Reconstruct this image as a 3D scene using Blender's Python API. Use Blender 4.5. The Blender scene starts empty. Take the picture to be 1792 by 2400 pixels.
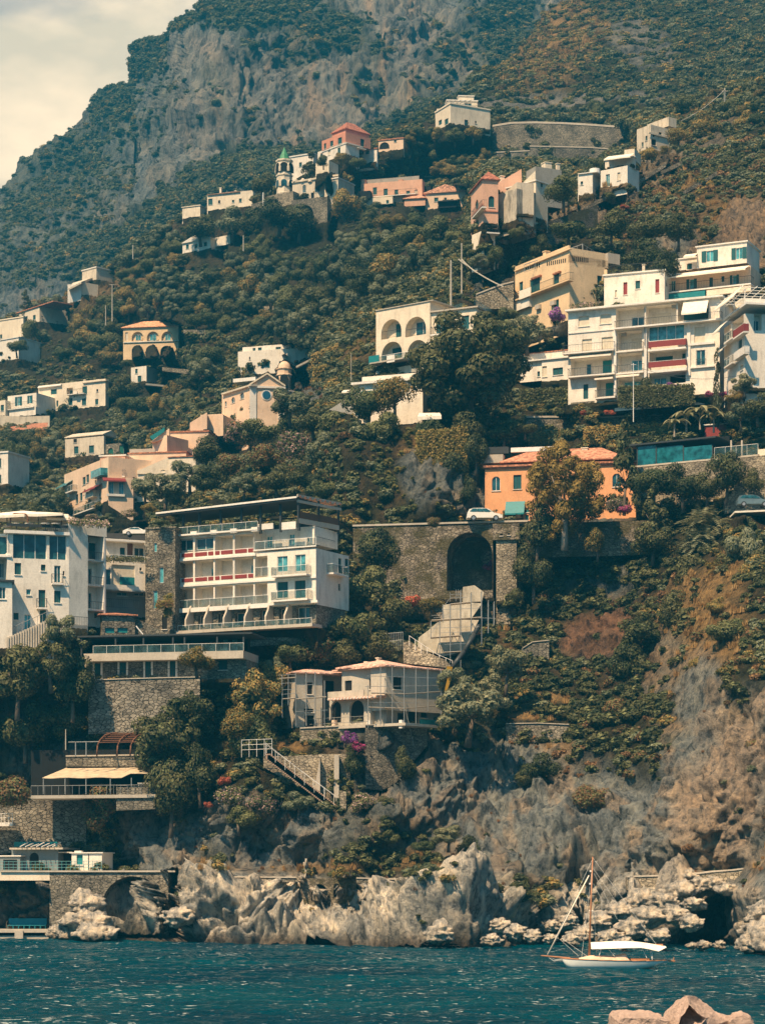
import bpy, math, random
import numpy as np
from mathutils import Vector
D = bpy.data; SC = bpy.context.scene; COL = SC.collection
R = math.radians
# ---------------------------------------------------------------- camera
F = 5500.0; HY = 2050.0; HC = 7.0; CX = 896.0
cam = D.objects.new('camera', D.cameras.new('camera')); COL.objects.link(cam)
cam.location = (0, 0, HC); cam.rotation_euler = (R(90), 0, 0)
cam.data.sensor_fit = 'HORIZONTAL'; cam.data.sensor_width = 36
cam.data.lens = F/1792*36; cam.data.shift_y = (HY-1200)/1792
cam.data.clip_start = 0.5; cam.data.clip_end = 6000
SC.camera = cam
# ---------------------------------------------------------------- light
SUN_EL, SUN_AZ = 54.0, 216.0         # azimuth of the direction TO the sun, clockwise from +Y
SUN_STR = 5.0; SKY_STR = 0.055
sun = D.objects.new('sun', D.lights.new('sun', 'SUN')); COL.objects.link(sun)
sun.data.energy = SUN_STR; sun.data.angle = R(0.53); sun.data.color = (1.0, .70, .43)
sv = Vector((math.sin(R(SUN_AZ))*math.cos(R(SUN_EL)), math.cos(R(SUN_AZ))*math.cos(R(SUN_EL)), math.sin(R(SUN_EL))))
sun.rotation_euler = sv.to_track_quat('Z', 'Y').to_euler()
SC.view_settings.view_transform = 'Standard'; SC.view_settings.look = 'None'
SC.view_settings.exposure = 1.15; SC.view_settings.gamma = 1.0
W = D.worlds.new('World'); SC.world = W; W.use_nodes = True
def world():
 nt = W.node_tree; N = nt.nodes; L = nt.links; N.clear()
 out = N.new('ShaderNodeOutputWorld'); bg = N.new('ShaderNodeBackground')
 sky = N.new('ShaderNodeTexSky'); sky.sky_type = 'NISHITA'; sky.sun_disc = False
 sky.sun_elevation = R(SUN_EL); sky.sun_rotation = R(SUN_AZ); sky.air_density = 1.0; sky.dust_density = 2.5
 tint = N.new('ShaderNodeMix'); tint.data_type = 'RGBA'; tint.blend_type = 'MULTIPLY'
 tint.inputs[0].default_value = 1; tint.inputs[7].default_value = (.42, .86, 1.05, 1)
 L.new(sky.outputs[0], tint.inputs[6])
 tc = N.new('ShaderNodeTexCoord'); mp = N.new('ShaderNodeMapping'); mp.inputs['Scale'].default_value = (1, 1, 2.1)
 L.new(tc.outputs['Generated'], mp.inputs[0])
 n1 = N.new('ShaderNodeTexNoise'); n1.inputs['Scale'].default_value = 7.5; n1.inputs['Detail'].default_value = 8
 n1.inputs['Roughness'].default_value = .5; L.new(mp.outputs[0], n1.inputs[0])
 sep = N.new('ShaderNodeSeparateXYZ'); L.new(tc.outputs['Generated'], sep.inputs[0])
 thr = N.new('ShaderNodeMapRange'); L.new(sep.outputs[2], thr.inputs[0])
 thr.inputs[1].default_value = .315; thr.inputs[2].default_value = .362; thr.inputs[3].default_value = .22; thr.inputs[4].default_value = -.06
 ad = N.new('ShaderNodeMath'); ad.operation = 'ADD'; L.new(n1.outputs[0], ad.inputs[0]); L.new(thr.outputs[0], ad.inputs[1])
 cr = N.new('ShaderNodeMapRange'); cr.interpolation_type = 'SMOOTHSTEP'; L.new(ad.outputs[0], cr.inputs[0])
 cr.inputs[1].default_value = .46; cr.inputs[2].default_value = .60; cr.inputs[3].default_value = .5
 n2 = N.new('ShaderNodeTexNoise'); n2.inputs['Scale'].default_value = 14; n2.inputs['Detail'].default_value = 6; L.new(mp.outputs[0], n2.inputs[0])
 ramp = N.new('ShaderNodeValToRGB'); L.new(n2.outputs[0], ramp.inputs[0])
 e = ramp.color_ramp.elements; k = 1/SKY_STR
 e[0].position = .40; e[0].color = (.66*k, .54*k, .38*k, 1); e[1].position = .60; e[1].color = (1.0*k, .76*k, .50*k, 1)
 mix = N.new('ShaderNodeMix'); mix.data_type = 'RGBA'; L.new(cr.outputs[0], mix.inputs[0])
 ym = N.new('ShaderNodeMapRange'); L.new(sep.outputs[1], ym.inputs[0]); ym.inputs[1].default_value = .4; ym.inputs[2].default_value = .7
 mm = N.new('ShaderNodeMath'); mm.operation = 'MULTIPLY'; L.new(cr.outputs[0], mm.inputs[0]); L.new(ym.outputs[0], mm.inputs[1])
 L.new(mm.outputs[0], mix.inputs[0])
 L.new(tint.outputs[2], mix.inputs[6]); L.new(ramp.outputs[0], mix.inputs[7])
 L.new(mix.outputs[2], bg.inputs[0]); bg.inputs[1].default_value = SKY_STR; L.new(bg.outputs[0], out.inputs[0])
world()
# ---------------------------------------------------------------- helpers
def P(px, py, Y): return Vector(((px-CX)*Y/F, Y, HC+(HY-py)*Y/F))
rng = random.Random(7)
def tag(o, label=None, cat=None, group=None, kind=None):
 if label: o['label'] = label
 if cat: o['category'] = cat
 if group: o['group'] = group
 if kind: o['kind'] = kind
 return o
def empty(name, loc, label, cat, group=None):
 o = D.objects.new(name, None); COL.objects.link(o); o.location = loc; o.empty_display_size = .5
 return tag(o, label, cat, group)
def link(name, me, parent=None):
 o = D.objects.new(name, me); COL.objects.link(o)
 if parent is not None: o.parent = parent
 return o
class MB:
 def __init__(s, off=(0, 0, 0)): s.v = []; s.f = []; s.m = []; s.o = Vector(off)
 def vert(s, p): s.v.append(tuple(Vector(p)-s.o)); return len(s.v)-1
 def poly(s, pts, m=0):
  i = len(s.v)
  for p in pts: s.vert(p)
  s.f.append(tuple(range(i, i+len(pts)))); s.m.append(m)
 def hexa(s, c, m=0):      # 8 corners: bottom 4 then top 4 (same order)
  i = len(s.v)
  for p in c: s.vert(p)
  for q in ((0, 3, 2, 1), (4, 5, 6, 7), (0, 1, 5, 4), (1, 2, 6, 5), (2, 3, 7, 6), (3, 0, 4, 7)):
   s.f.append(tuple(i+k for k in q)); s.m.append(m)
 def box(s, a, b, m=0):
  x0, y0, z0 = a; x1, y1, z1 = b
  s.hexa([(x0, y0, z0), (x1, y0, z0), (x1, y1, z0), (x0, y1, z0), (x0, y0, z1), (x1, y0, z1), (x1, y1, z1), (x0, y1, z1)], m)
 def tube(s, a, b, r0, r1=None, n=6, m=0, caps=True):
  if r1 is None: r1 = r0
  a = Vector(a); b = Vector(b); d = (b-a)
  if d.length < 1e-6: return
  d.normalize(); x = d.orthogonal().normalized(); y = d.cross(x)
  i = len(s.v)
  for (c, r) in ((a, r0), (b, r1)):
   for k in range(n):
    t = 2*math.pi*k/n; s.vert(c+x*(r*math.cos(t))+y*(r*math.sin(t)))
  for k in range(n):
   k2 = (k+1) % n; s.f.append((i+k, i+k2, i+n+k2, i+n+k)); s.m.append(m)
  if caps:
   s.f.append(tuple(i+k for k in range(n))[::-1]); s.m.append(m)
   s.f.append(tuple(i+n+k for k in range(n))); s.m.append(m)
 def path(s, pts, r, n=5, m=0):
  for a, b in zip(pts[:-1], pts[1:]): s.tube(a, b, r, r, n, m)
 def lathe(s, c, prof, n=16, m=0):
  c = Vector(c); i = len(s.v)
  for (r, z) in prof:
   for k in range(n):
    t = 2*math.pi*k/n; s.vert(c+Vector((r*math.cos(t), r*math.sin(t), z)))
  for j in range(len(prof)-1):
   for k in range(n):
    k2 = (k+1) % n; s.f.append((i+j*n+k, i+j*n+k2, i+(j+1)*n+k2, i+(j+1)*n+k)); s.m.append(m)
 def build(s, name, mats, parent=None, smooth=False):
  if not s.f: return None
  me = D.meshes.new(name); me.from_pydata(s.v, [], s.f)
  if not isinstance(mats, (list, tuple)): mats = [mats]
  for m in mats: me.materials.append(m)
  if len(mats) > 1: me.polygons.foreach_set('material_index', s.m)
  if smooth: me.polygons.foreach_set('use_smooth', [True]*len(s.f))
  me.update()
  return link(name, me, parent)
# ---------------------------------------------------------------- materials
MATS = {}
def mat_new(name):
 m = D.materials.new(name); m.use_nodes = True; nt = m.node_tree
 b = nt.nodes['Principled BSDF']; return m, nt.nodes, nt.links, b
def ramp_of(N, L, src, stops):
 r = N.new('ShaderNodeValToRGB'); L.new(src, r.inputs[0]); e = r.color_ramp.elements
 while len(e) < len(stops): e.new(.5)
 for el, (p, c) in zip(e, stops): el.position = p; el.color = (*c, 1)
 return r
def noise_of(N, L, vec, scale, detail=4, rough=.55, mapscale=None):
 n = N.new('ShaderNodeTexNoise'); n.inputs['Scale'].default_value = scale; n.inputs['Detail'].default_value = detail; n.inputs['Roughness'].default_value = rough
 if mapscale:
  mp = N.new('ShaderNodeMapping'); mp.inputs['Scale'].default_value = mapscale; L.new(vec, mp.inputs[0]); vec = mp.outputs[0]
 L.new(vec, n.inputs['Vector']); return n
def mixc(N, L, a, b, fac, mode='MIX'):
 m = N.new('ShaderNodeMix'); m.data_type = 'RGBA'; m.blend_type = mode
 for sock, val in ((0, fac), (6, a), (7, b)):
  if hasattr(val, 'node'): L.new(val, m.inputs[sock])
  elif isinstance(val, (int, float)): m.inputs[sock].default_value = val
  else: m.inputs[sock].default_value = (*val, 1)
 return m.outputs[2]
def flat(name, c, rough=.7, metal=0, var=.12, scale=3, spec=.3, emis=None):
 if name in MATS: return MATS[name]
 m, N, L, b = mat_new(name); tc = N.new('ShaderNodeTexCoord')
 n = noise_of(N, L, tc.outputs['Object'], scale)
 r = ramp_of(N, L, n.outputs[0], [(.3, tuple(x*(1-var) for x in c)), (.7, tuple(min(1, x*(1+var)) for x in c))])
 L.new(r.outputs[0], b.inputs['Base Color']); b.inputs['Roughness'].default_value = rough; b.inputs['Metallic'].default_value = metal
 b.inputs['Specular IOR Level'].default_value = spec
 MATS[name] = m; return m
def plaster(name, c, stain=.35, dirt=(.16, .15, .12), streak=.5):
 if name in MATS: return MATS[name]
 m, N, L, b = mat_new(name); tc = N.new('ShaderNodeTexCoord'); o = tc.outputs['Object']
 n1 = noise_of(N, L, o, .35, 5); n2 = noise_of(N, L, o, 1.1, 6, .6, (1.3, 1.3, .4)); n3 = noise_of(N, L, o, 6, 4)
 c1 = ramp_of(N, L, n1.outputs[0], [(.3, tuple(x*.86 for x in c)), (.7, tuple(min(1, x*1.07) for x in c))])
 f2 = ramp_of(N, L, n2.outputs[0], [(streak, (0, 0, 0)), (streak+.28, (stain,)*3)])
 c2 = mixc(N, L, c1.outputs[0], dirt, f2.outputs[0])
 f3 = ramp_of(N, L, n3.outputs[0], [(.35, (.86,)*3), (.6, (1,)*3)])
 c3 = mixc(N, L, c2, f3.outputs[0], 1.0, 'MULTIPLY')
 L.new(c3, b.inputs['Base Color']); b.inputs['Roughness'].default_value = .9; b.inputs['Specular IOR Level'].default_value = .15
 bp = N.new('ShaderNodeBump'); bp.inputs['Strength'].default_value = .25; bp.inputs['Distance'].default_value = .05
 L.new(n3.outputs[0], bp.inputs['Height']); L.new(bp.outputs[0], b.inputs['Normal'])
 MATS[name] = m; return m
def stone(name, c0=(.16, .15, .12), c1=(.34, .31, .25), joint=(.05, .047, .04), scale=2.4, moss=0.0, bump=.6):
 if name in MATS: return MATS[name]
 m, N, L, b = mat_new(name); tc = N.new('ShaderNodeTexCoord'); o = tc.outputs['Object']
 mp = N.new('ShaderNodeMapping'); mp.inputs['Scale'].default_value = (1, 1, 1.7); L.new(o, mp.inputs[0])
 dn = noise_of(N, L, mp.outputs[0], 2, 2); vm = N.new('ShaderNodeVectorMath'); vm.operation = 'MULTIPLY_ADD'
 L.new(dn.outputs['Color'], vm.inputs[0]); vm.inputs[1].default_value = (.35,)*3; L.new(mp.outputs[0], vm.inputs[2])
 v = N.new('ShaderNodeTexVoronoi'); v.inputs['Scale'].default_value = scale; L.new(vm.outputs[0], v.inputs['Vector'])
 ve = N.new('ShaderNodeTexVoronoi'); ve.feature = 'DISTANCE_TO_EDGE'; ve.inputs['Scale'].default_value = scale; L.new(vm.outputs[0], ve.inputs['Vector'])
 sp = N.new('ShaderNodeSeparateColor'); L.new(v.outputs['Color'], sp.inputs[0])
 cr = ramp_of(N, L, sp.outputs[0], [(0, c0), (.5, tuple((a+b_)/2 for a, b_ in zip(c0, c1))), (1, c1)])
 er = ramp_of(N, L, ve.outputs[0], [(.015, (0, 0, 0)), (.09, (1, 1, 1))])
 cc = mixc(N, L, joint, cr.outputs[0], er.outputs[0])
 n1 = noise_of(N, L, o, .28, 6, .6); f = ramp_of(N, L, n1.outputs[0], [(.32, (.5, .5, .5)), (.65, (1.15, 1.12, 1.05))])
 cc = mixc(N, L, cc, f.outputs[0], 1.0, 'MULTIPLY')
 if moss > 0:
  n2 = noise_of(N, L, o, .45, 5); f2 = ramp_of(N, L, n2.outputs[0], [(.60-.25*moss, (0, 0, 0)), (.72-.2*moss, (.85,)*3)])
  cc = mixc(N, L, cc, (.07, .062, .025), f2.outputs[0])
 L.new(cc, b.inputs['Base Color']); b.inputs['Roughness'].default_value = .95; b.inputs['Specular IOR Level'].default_value = .1
 bp = N.new('ShaderNodeBump'); bp.inputs['Strength'].default_value = bump; bp.inputs['Distance'].default_value = .12
 L.new(er.outputs[0], bp.inputs['Height']); L.new(bp.outputs[0], b.inputs['Normal'])
 MATS[name] = m; return m
def glass(name='window_glass', c=(.012, .055, .065), rough=.12):
 if name in MATS: return MATS[name]
 m, N, L, b = mat_new(name); tc = N.new('ShaderNodeTexCoord')
 n = noise_of(N, L, tc.outputs['Object'], 1.3, 3); r = ramp_of(N, L, n.outputs[0], [(.35, tuple(x*.6 for x in c)), (.65, tuple(x*1.9 for x in c))])
 L.new(r.outputs[0], b.inputs['Base Color']); b.inputs['Roughness'].default_value = rough; b.inputs['Specular IOR Level'].default_value = .6
 MATS[name] = m; return m
def tiles(name='roof_tile', c=(.42, .17, .09)):
 if name in MATS: return MATS[name]
 m, N, L, b = mat_new(name); tc = N.new('ShaderNodeTexCoord'); o = tc.outputs['Object']
 v = N.new('ShaderNodeTexVoronoi'); v.inputs['Scale'].default_value = 3.5; L.new(o, v.inputs['Vector'])
 sp = N.new('ShaderNodeSeparateColor'); L.new(v.outputs['Color'], sp.inputs[0])
 r = ramp_of(N, L, sp.outputs[0], [(0, tuple(x*.55 for x in c)), (.6, c), (1, tuple(min(1, x*1.5) for x in c))])
 L.new(r.outputs[0], b.inputs['Base Color']); b.inputs['Roughness'].default_value = .9
 bp = N.new('ShaderNodeBump'); bp.inputs['Strength'].default_value = .6; bp.inputs['Distance'].default_value = .1
 L.new(v.outputs[0], bp.inputs['Height']); L.new(bp.outputs[0], b.inputs['Normal'])
 MATS[name] = m; return m
WHITE = plaster('plaster_white', (.84, .77, .65), .42)
CREAM = plaster('plaster_cream', (.82, .71, .54), .42)
PEACH = plaster('plaster_peach', (.82, .60, .42), .28)
YELLOW = plaster('plaster_yellow', (.82, .60, .36), .25)
ORANGE = plaster('plaster_orange', (.82, .40, .19), .3)
PINK = plaster('plaster_pink', (.66, .30, .20), .3)
SALMON = plaster('plaster_salmon', (.74, .44, .30), .3)
OLDW = plaster('plaster_weathered', (.70, .61, .47), .55, (.12, .11, .09), .48)
GREYC = plaster('concrete_grey', (.34, .33, .29), .5)
TRIM = plaster('white_trim', (.80, .76, .68), .15)
GLASS = glass(); GLASSL = glass('pale_glass', (.05, .20, .22), .15)
SHUT = flat('shutter_teal', (.012, .085, .09), .6); SHUTG = flat('shutter_green', (.01, .12, .085), .6)
BLIND = flat('blind_cream', (.62, .55, .42), .8); DARK = flat('recess_shade', (.012, .014, .014), .95)  # near-black fill stands in for the shade inside openings and porches
REDP = flat('red_panel', (.23, .035, .03), .6); WOOD = flat('brown_wood', (.16, .07, .035), .7)
METAL = flat('grey_metal', (.30, .31, .30), .45, .3); DMETAL = flat('dark_metal', (.05, .055, .055), .5, .2)
WMETAL = flat('white_metal', (.78, .76, .70), .5); CANVAS = flat('cream_canvas', (.82, .74, .60), .9)
RAILG = glass('rail_glass', (.05, .10, .10), .2); RAILG.node_tree.nodes['Principled BSDF'].inputs['Alpha'].default_value = .28
TILE = tiles(); STONE = stone('rubble_stone'); STONEL = stone('pale_rubble_stone', (.24, .21, .16), (.46, .40, .30), (.09, .08, .06), 2.2)
STONEM = stone('mossy_stone', (.17, .15, .12), (.36, .31, .24), (.06, .05, .04), 2.2, .7)
TEAL = flat('teal_panel', (.015, .19, .20), .5); GOLD = flat('yellow_sheet', (.62, .33, .03), .8)
CONC = plaster('pale_concrete', (.52, .46, .37), .35)
# ---------------------------------------------------------------- numpy noise
def _hash(ix, iy, iz, seed):
 h = (ix.astype(np.int64)*374761393+iy.astype(np.int64)*668265263+iz.astype(np.int64)*2147483647+seed*974634777) & 0xffffffff
 h = ((h ^ (h >> 13))*1274126177) & 0xffffffff
 h = h ^ (h >> 16)
 return (h & 0xffffff)/float(0xffffff)
def vnoise(x, y, z, seed=0):
 ix = np.floor(x); iy = np.floor(y); iz = np.floor(z); fx = x-ix; fy = y-iy; fz = z-iz
 u = fx*fx*(3-2*fx); v = fy*fy*(3-2*fy); w = fz*fz*(3-2*fz)
 r = 0
 for dx in (0, 1):
  for dy in (0, 1):
   for dz in (0, 1):
    r = r+_hash(ix+dx, iy+dy, iz+dz, seed)*(u if dx else 1-u)*(v if dy else 1-v)*(w if dz else 1-w)
 return r*2-1
def fbm(x, y, z, oct=4, seed=0, gain=.5, ridged=False):
 a = 1; s = 0; t = 0
 for o in range(oct):
  n = vnoise(x, y, z, seed+o*17)
  if ridged: n = 1-2*np.abs(n) if ridged is True else 2.2*np.abs(n)-.8
  s = s+a*n; t += a; a *= gain; x = x*2.03+5.1; y = y*2.03+3.7; z = z*2.03+1.3
 return s/t
def worley(x, y, z, seed=0):
 sh = x.shape; x, y, z = x.ravel(), y.ravel(), z.ravel(); ix, iy, iz = np.floor(x), np.floor(y), np.floor(z); f1 = np.full(x.shape, 9.0)
 for a in (-1, 0, 1):
  for b in (-1, 0, 1):
   for c in (-1, 0, 1):
    cx, cy, cz = ix+a, iy+b, iz+c
    d = (cx+_hash(cx, cy, cz, seed)-x)**2+(cy+_hash(cx, cy, cz, seed+1)-y)**2+(cz+_hash(cx, cy, cz, seed+2)-z)**2
    f1 = np.minimum(f1, d)
 return np.sqrt(f1).reshape(sh)
# ---------------------------------------------------------------- depth fields
class Depth:
 def __init__(s, pts, x0, x1, y0, y1, step=12):
  A = np.array(pts, float); n = len(A)
  p = A[:, :2]/1000; lv = np.log(A[:, 2])
  K = np.sqrt(((p[:, None]-p[None])**2).sum(-1)+1e-4)
  M = np.zeros((n+3, n+3)); M[:n, :n] = K-np.eye(n)*.002; M[:n, n] = 1; M[:n, n+1:] = p; M[n, :n] = 1; M[n+1:, :n] = p.T
  w = np.linalg.solve(M, np.concatenate([lv, [0, 0, 0]]))
  s.xs = np.arange(x0, x1+step, step); s.ys = np.arange(y0, y1+step, step); s.step = step
  gx, gy = np.meshgrid(s.xs/1000, s.ys/1000)
  G = w[n]+w[n+1]*gx+w[n+2]*gy
  for i in range(n): G += w[i]*np.sqrt((gx-p[i, 0])**2+(gy-p[i, 1])**2+1e-4)
  s.G = np.exp(G)
 def __call__(s, px, py):
  px = np.asarray(px, float); py = np.asarray(py, float)
  fx = np.clip((px-s.xs[0])/s.step, 0, len(s.xs)-1.001); fy = np.clip((py-s.ys[0])/s.step, 0, len(s.ys)-1.001)
  i = fx.astype(int); j = fy.astype(int); u = fx-i; v = fy-j; G = s.G
  return (G[j, i]*(1-u)+G[j, i+1]*u)*(1-v)+(G[j+1, i]*(1-u)+G[j+1, i+1]*u)*v
def polyl(pts):
 a = np.array(pts, float); return lambda x: np.interp(x, a[:, 0], a[:, 1])
def ell(px, py, cx, cy, rx, ry, ang=0, soft=.35, nz=None):
 c, s_ = math.cos(R(ang)), math.sin(R(ang)); dx = px-cx; dy = py-cy
 d = np.sqrt(((dx*c+dy*s_)/rx)**2+((-dx*s_+dy*c)/ry)**2)
 if nz is not None: d = d+nz*.45
 return np.clip((1+soft/2-d)/soft, 0, 1)
def terrain_mesh(name, x0, x1, top, bot, stepx, ny, depth, disp, zones, mat, back=(10, 1.015, 14), fit=None):
 xs = np.arange(x0, x1+stepx, stepx); nx = len(xs)
 t = np.linspace(0, 1, ny); tp = top(xs); bt = bot(xs)
 py = bt[None]+(tp-bt)[None]*t[:, None]; px = np.repeat(xs[None], ny, 0)
 Y = depth(px, py)
 px0, py0 = px.copy(), py.copy()
 X = (px-CX)*Y/F; Z = HC+(HY-py)*Y/F
 Pn = np.stack([X, Y, Z], -1)
 du = np.gradient(Pn, axis=1); dv = np.gradient(Pn, axis=0); nr = np.cross(du, dv)
 nr /= np.linalg.norm(nr, axis=-1, keepdims=True)+1e-9
 nr *= np.where(nr[..., 1:2] > 0, -1, 1)
 Pn = Pn+nr*(disp(X, Y, Z, px, py)*np.clip(-nr[..., 1]*2.6-.2, .12, 1))[..., None]
 if fit: Pn = fit(Pn)
 nb, _, dz = back; rows = [Pn]
 last = Pn[-1]
 for k in range(1, nb+1):
  r = last.copy(); r[:, 1] += 6.0*k; r[:, 0] = last[:, 0]*(r[:, 1]/last[:, 1]); r[:, 2] -= dz*.12*k*k+1.5*k; rows.append(r[None])
  px0 = np.concatenate([px0, xs[None]]); py0 = np.concatenate([py0, tp[None]])
 V = np.concatenate(rows, 0); nyy = V.shape[0]
 idx = np.arange(nyy*nx).reshape(nyy, nx)
 fa = np.stack([idx[:-1, :-1], idx[:-1, 1:], idx[1:, 1:], idx[1:, :-1]], -1).reshape(-1, 4)
 me = D.meshes.new(name); me.vertices.add(nyy*nx); me.vertices.foreach_set('co', V.reshape(-1))
 me.loops.add(len(fa)*4); me.polygons.add(len(fa)); me.loops.foreach_set('vertex_index', fa.reshape(-1))
 me.polygons.foreach_set('loop_start', np.arange(0, len(fa)*4, 4)); me.polygons.foreach_set('loop_total', np.full(len(fa), 4))
 me.polygons.foreach_set('use_smooth', np.ones(len(fa), bool))
 c = zones(px0, py0, V[..., 0], V[..., 1], V[..., 2])     # (..,4): rgb + rockiness
 at = me.color_attributes.new('zone', 'FLOAT_COLOR', 'POINT'); at.data.foreach_set('color', c.reshape(-1, 4).astype(np.float32).reshape(-1))
 me.materials.append(mat); me.update(); me.validate()
 o = link(name, me); o['kind'] = 'structure'
 return o
def ground_mat(name, sc=1.0, streak=(1.2, 1, .75)):
 m, N, L, b = mat_new(name); tc = N.new('ShaderNodeTexCoord'); o = tc.outputs['Object']
 at = N.new('ShaderNodeVertexColor'); at.layer_name = 'zone'
 rocky = at.outputs['Alpha']
 n1 = noise_of(N, L, o, .22*sc, 8, .65, streak); n2 = noise_of(N, L, o, 1.0*sc, 10, .72, streak)
 v = noise_of(N, L, o, .55*sc, 9, .6, (1.5, 1.1, .6)); v.noise_type = 'RIDGED_MULTIFRACTAL'; v.inputs['Distortion'].default_value = 1.1
 f1 = ramp_of(N, L, n1.outputs[0], [(.3, (.52, .55, .58)), (.5, (.95, .93, .9)), (.68, (1.25, 1.15, 1.0))])
 f2 = ramp_of(N, L, n2.outputs[0], [(.38, (.32, .36, .40)), (.48, (1.0,)*3), (.62, (1.6, 1.5, 1.36))])
 f3 = ramp_of(N, L, v.outputs[0], [(.3, (1.15,)*3), (.75, (.75,)*3), (1, (.35,)*3)])
 c = mixc(N, L, at.outputs[0], f1.outputs[0], 1.0, 'MULTIPLY'); c = mixc(N, L, c, f2.outputs[0], 1.0, 'MULTIPLY')
 c2 = mixc(N, L, c, f3.outputs[0], 1.0, 'MULTIPLY'); c = mixc(N, L, c, c2, rocky)
 L.new(c, b.inputs['Base Color']); b.inputs['Roughness'].default_value = .95; b.inputs['Specular IOR Level'].default_value = .1
 bp = N.new('ShaderNodeBump'); bp.inputs['Strength'].default_value = 1.0; bp.inputs['Distance'].default_value = 1.3/sc
 mu = N.new('ShaderNodeMath'); mu.operation = 'MULTIPLY_ADD'; L.new(f3.outputs[0], mu.inputs[0]); mu.inputs[1].default_value = .8; L.new(n2.outputs[0], mu.inputs[2])
 L.new(mu.outputs[0], bp.inputs['Height']); L.new(bp.outputs[0], b.inputs['Normal'])
 return m
# ---------------------------------------------------------------- main hillside
SKIRT = []; HPTS = []      # control points; buildings add theirs
def shoreY(py): return F*HC/(py-HY)
shore = polyl([(-400, 2196), (0, 2200), (130, 2200), (240, 2203), (380, 2208), (640, 2214), (900, 2219), (1150, 2224), (1240, 2214), (1330, 2205), (1420, 2204), (1560, 2206), (1700, 2212), (1792, 2238), (2200, 2250)])
for x in (-400, -100, 60, 200, 400, 600, 800, 1000, 1200, 1300, 1400, 1500, 1600, 1700, 1792, 2100):
 y = float(shore(x)); HPTS.append((x, y, shoreY(y)))
for p in [  # x, y, Y
 (-300,2040,262),(60,2040,261),(200,2045,259),(420,2050,246),(600,2055,242),(800,2055,236),(1000,2062,234),(1130,2064,236),(1230,2120,238),(1300,2060,243),(1480,2060,240),(1600,2050,236),(1700,2035,232),(1792,2100,212),(1792,2010,226),(2100,2010,212),
 (60,2025,265),(300,2030,264),(450,2032,254),(600,2033,252),(760,2034,250),(900,2036,249),(1000,2040,247),(1100,2046,246),
 (-300,1800,268),(60,1850,266),(150,1700,268),(60,1600,268),(-300,1500,272),(330,1900,260),(330,1780,264),(450,1950,256),(600,1880,251),(600,1800,254),(750,1900,250),(900,1900,250),(1000,1850,254),
 (640,1770,257),(750,1740,258),(900,1760,260),(1050,1720,262),(1150,1850,258),(1150,1950,252),(1300,1900,252),(1400,1900,250),(1330,1750,262),(1250,1650,268),(1330,1600,274),(1450,1700,262),(1500,1600,266),
 (1560,1800,244),(1640,1650,246),(1700,1800,234),(1700,1600,240),(1792,1900,228),(1792,1600,238),(1700,1450,252),(1640,1500,256),(1792,1350,256),(2100,1500,238),(1650,1950,232),
 (1500,1450,276),(1350,1450,284),(1250,1430,288),(1450,1330,288),(1600,1300,276),(1750,1200,268),(1550,1200,285),(1350,1250,294),(1300,1350,292),
 (1200,1520,280),(1130,1600,272),(1010,1500,276),(900,1500,276),(950,1380,292),(1100,1400,296),(850,1350,290),(780,1500,272),(700,1560,268),(560,1600,266),(450,1560,270),(300,1560,270),(150,1540,270),
 (0,1330,285),(300,1400,290),(550,1400,295),(800,1300,294),
 (-300,1230,300),(0,1225,300),(300,1225,296),(500,1225,300),(760,1225,292),(1000,1215,294),(1200,1215,296),(1400,1215,298),(1600,1215,290),
 (-300,1150,420),(0,1185,400),(100,1150,440),(250,1205,395),(400,1200,350),(480,1150,330),(600,1190,304),(760,1180,299),(900,1180,298),(1060,1180,299),
 (600,1060,318),(760,1060,308),(900,1060,303),(1050,1080,302),(1150,1010,312),(1300,1020,315),(1450,1040,304),(1650,1060,296),(1792,1060,290),(2100,1050,285),
 (520,1020,345),(640,980,338),(760,960,322),(880,980,312),(1000,980,312),(1150,960,320),(1300,1000,322),(1450,985,317),(1600,960,314),(1750,960,306),
 (0,1030,500),(100,1020,520),(250,990,500),(330,960,490),(450,900,480),(100,950,570),(-300,950,580),
 (560,880,462),(680,900,420),(700,860,430),(760,880,370),(880,870,338),(1000,860,334),(1200,860,336),(1320,880,334),
 (0,830,590),(150,830,580),(350,850,520),(500,840,500),(300,700,575),(400,720,550),(600,730,510),(750,740,450),(850,720,400),(900,690,390),(1000,690,372),(1150,680,362),(1150,740,348),(1250,760,346),
 (0,750,640),(-300,760,680),(160,680,640),(250,620,630),(400,600,590),(600,600,550),(800,580,500),(950,560,460),(1050,580,420),(1110,640,372),(1180,590,362),
 (430,500,620),(600,500,585),(800,500,560),(950,500,520),(1050,500,480),(1100,540,400),
 (600,450,590),(700,455,570),(860,470,560),(1000,470,545),(1090,420,520),(1200,420,420),(1300,470,400),(1250,540,372),(1400,540,365),(1500,480,385),(1600,420,400),(1650,480,365),(1700,560,346),(1792,600,330),(1500,620,352),(1600,590,342),(1792,450,360),(2100,500,345),
 (750,350,600),(900,340,590),(850,400,590),(1000,350,600),(1100,380,590),(1050,280,615),(1200,360,600),(1400,360,560),(1500,350,500),(1600,300,480),(1700,250,480),(1792,200,470),(1792,330,410),(2100,100,470),
 (1150,255,640),(1300,260,645),(1450,262,630),(1550,240,560),
]: HPTS.append(p)
h_top = polyl([(-400, 775), (0, 752), (80, 712), (150, 690), (210, 655), (260, 615), (320, 570), (380, 535), (430, 500), (520, 478), (600, 462), (680, 440), (720, 400), (790, 372), (860, 350), (920, 325), (980, 300), (1040, 278), (1120, 262), (1400, 264), (1500, 268), (1560, 240), (1620, 225), (1700, 205), (1792, 185), (2200, 80)])
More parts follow.
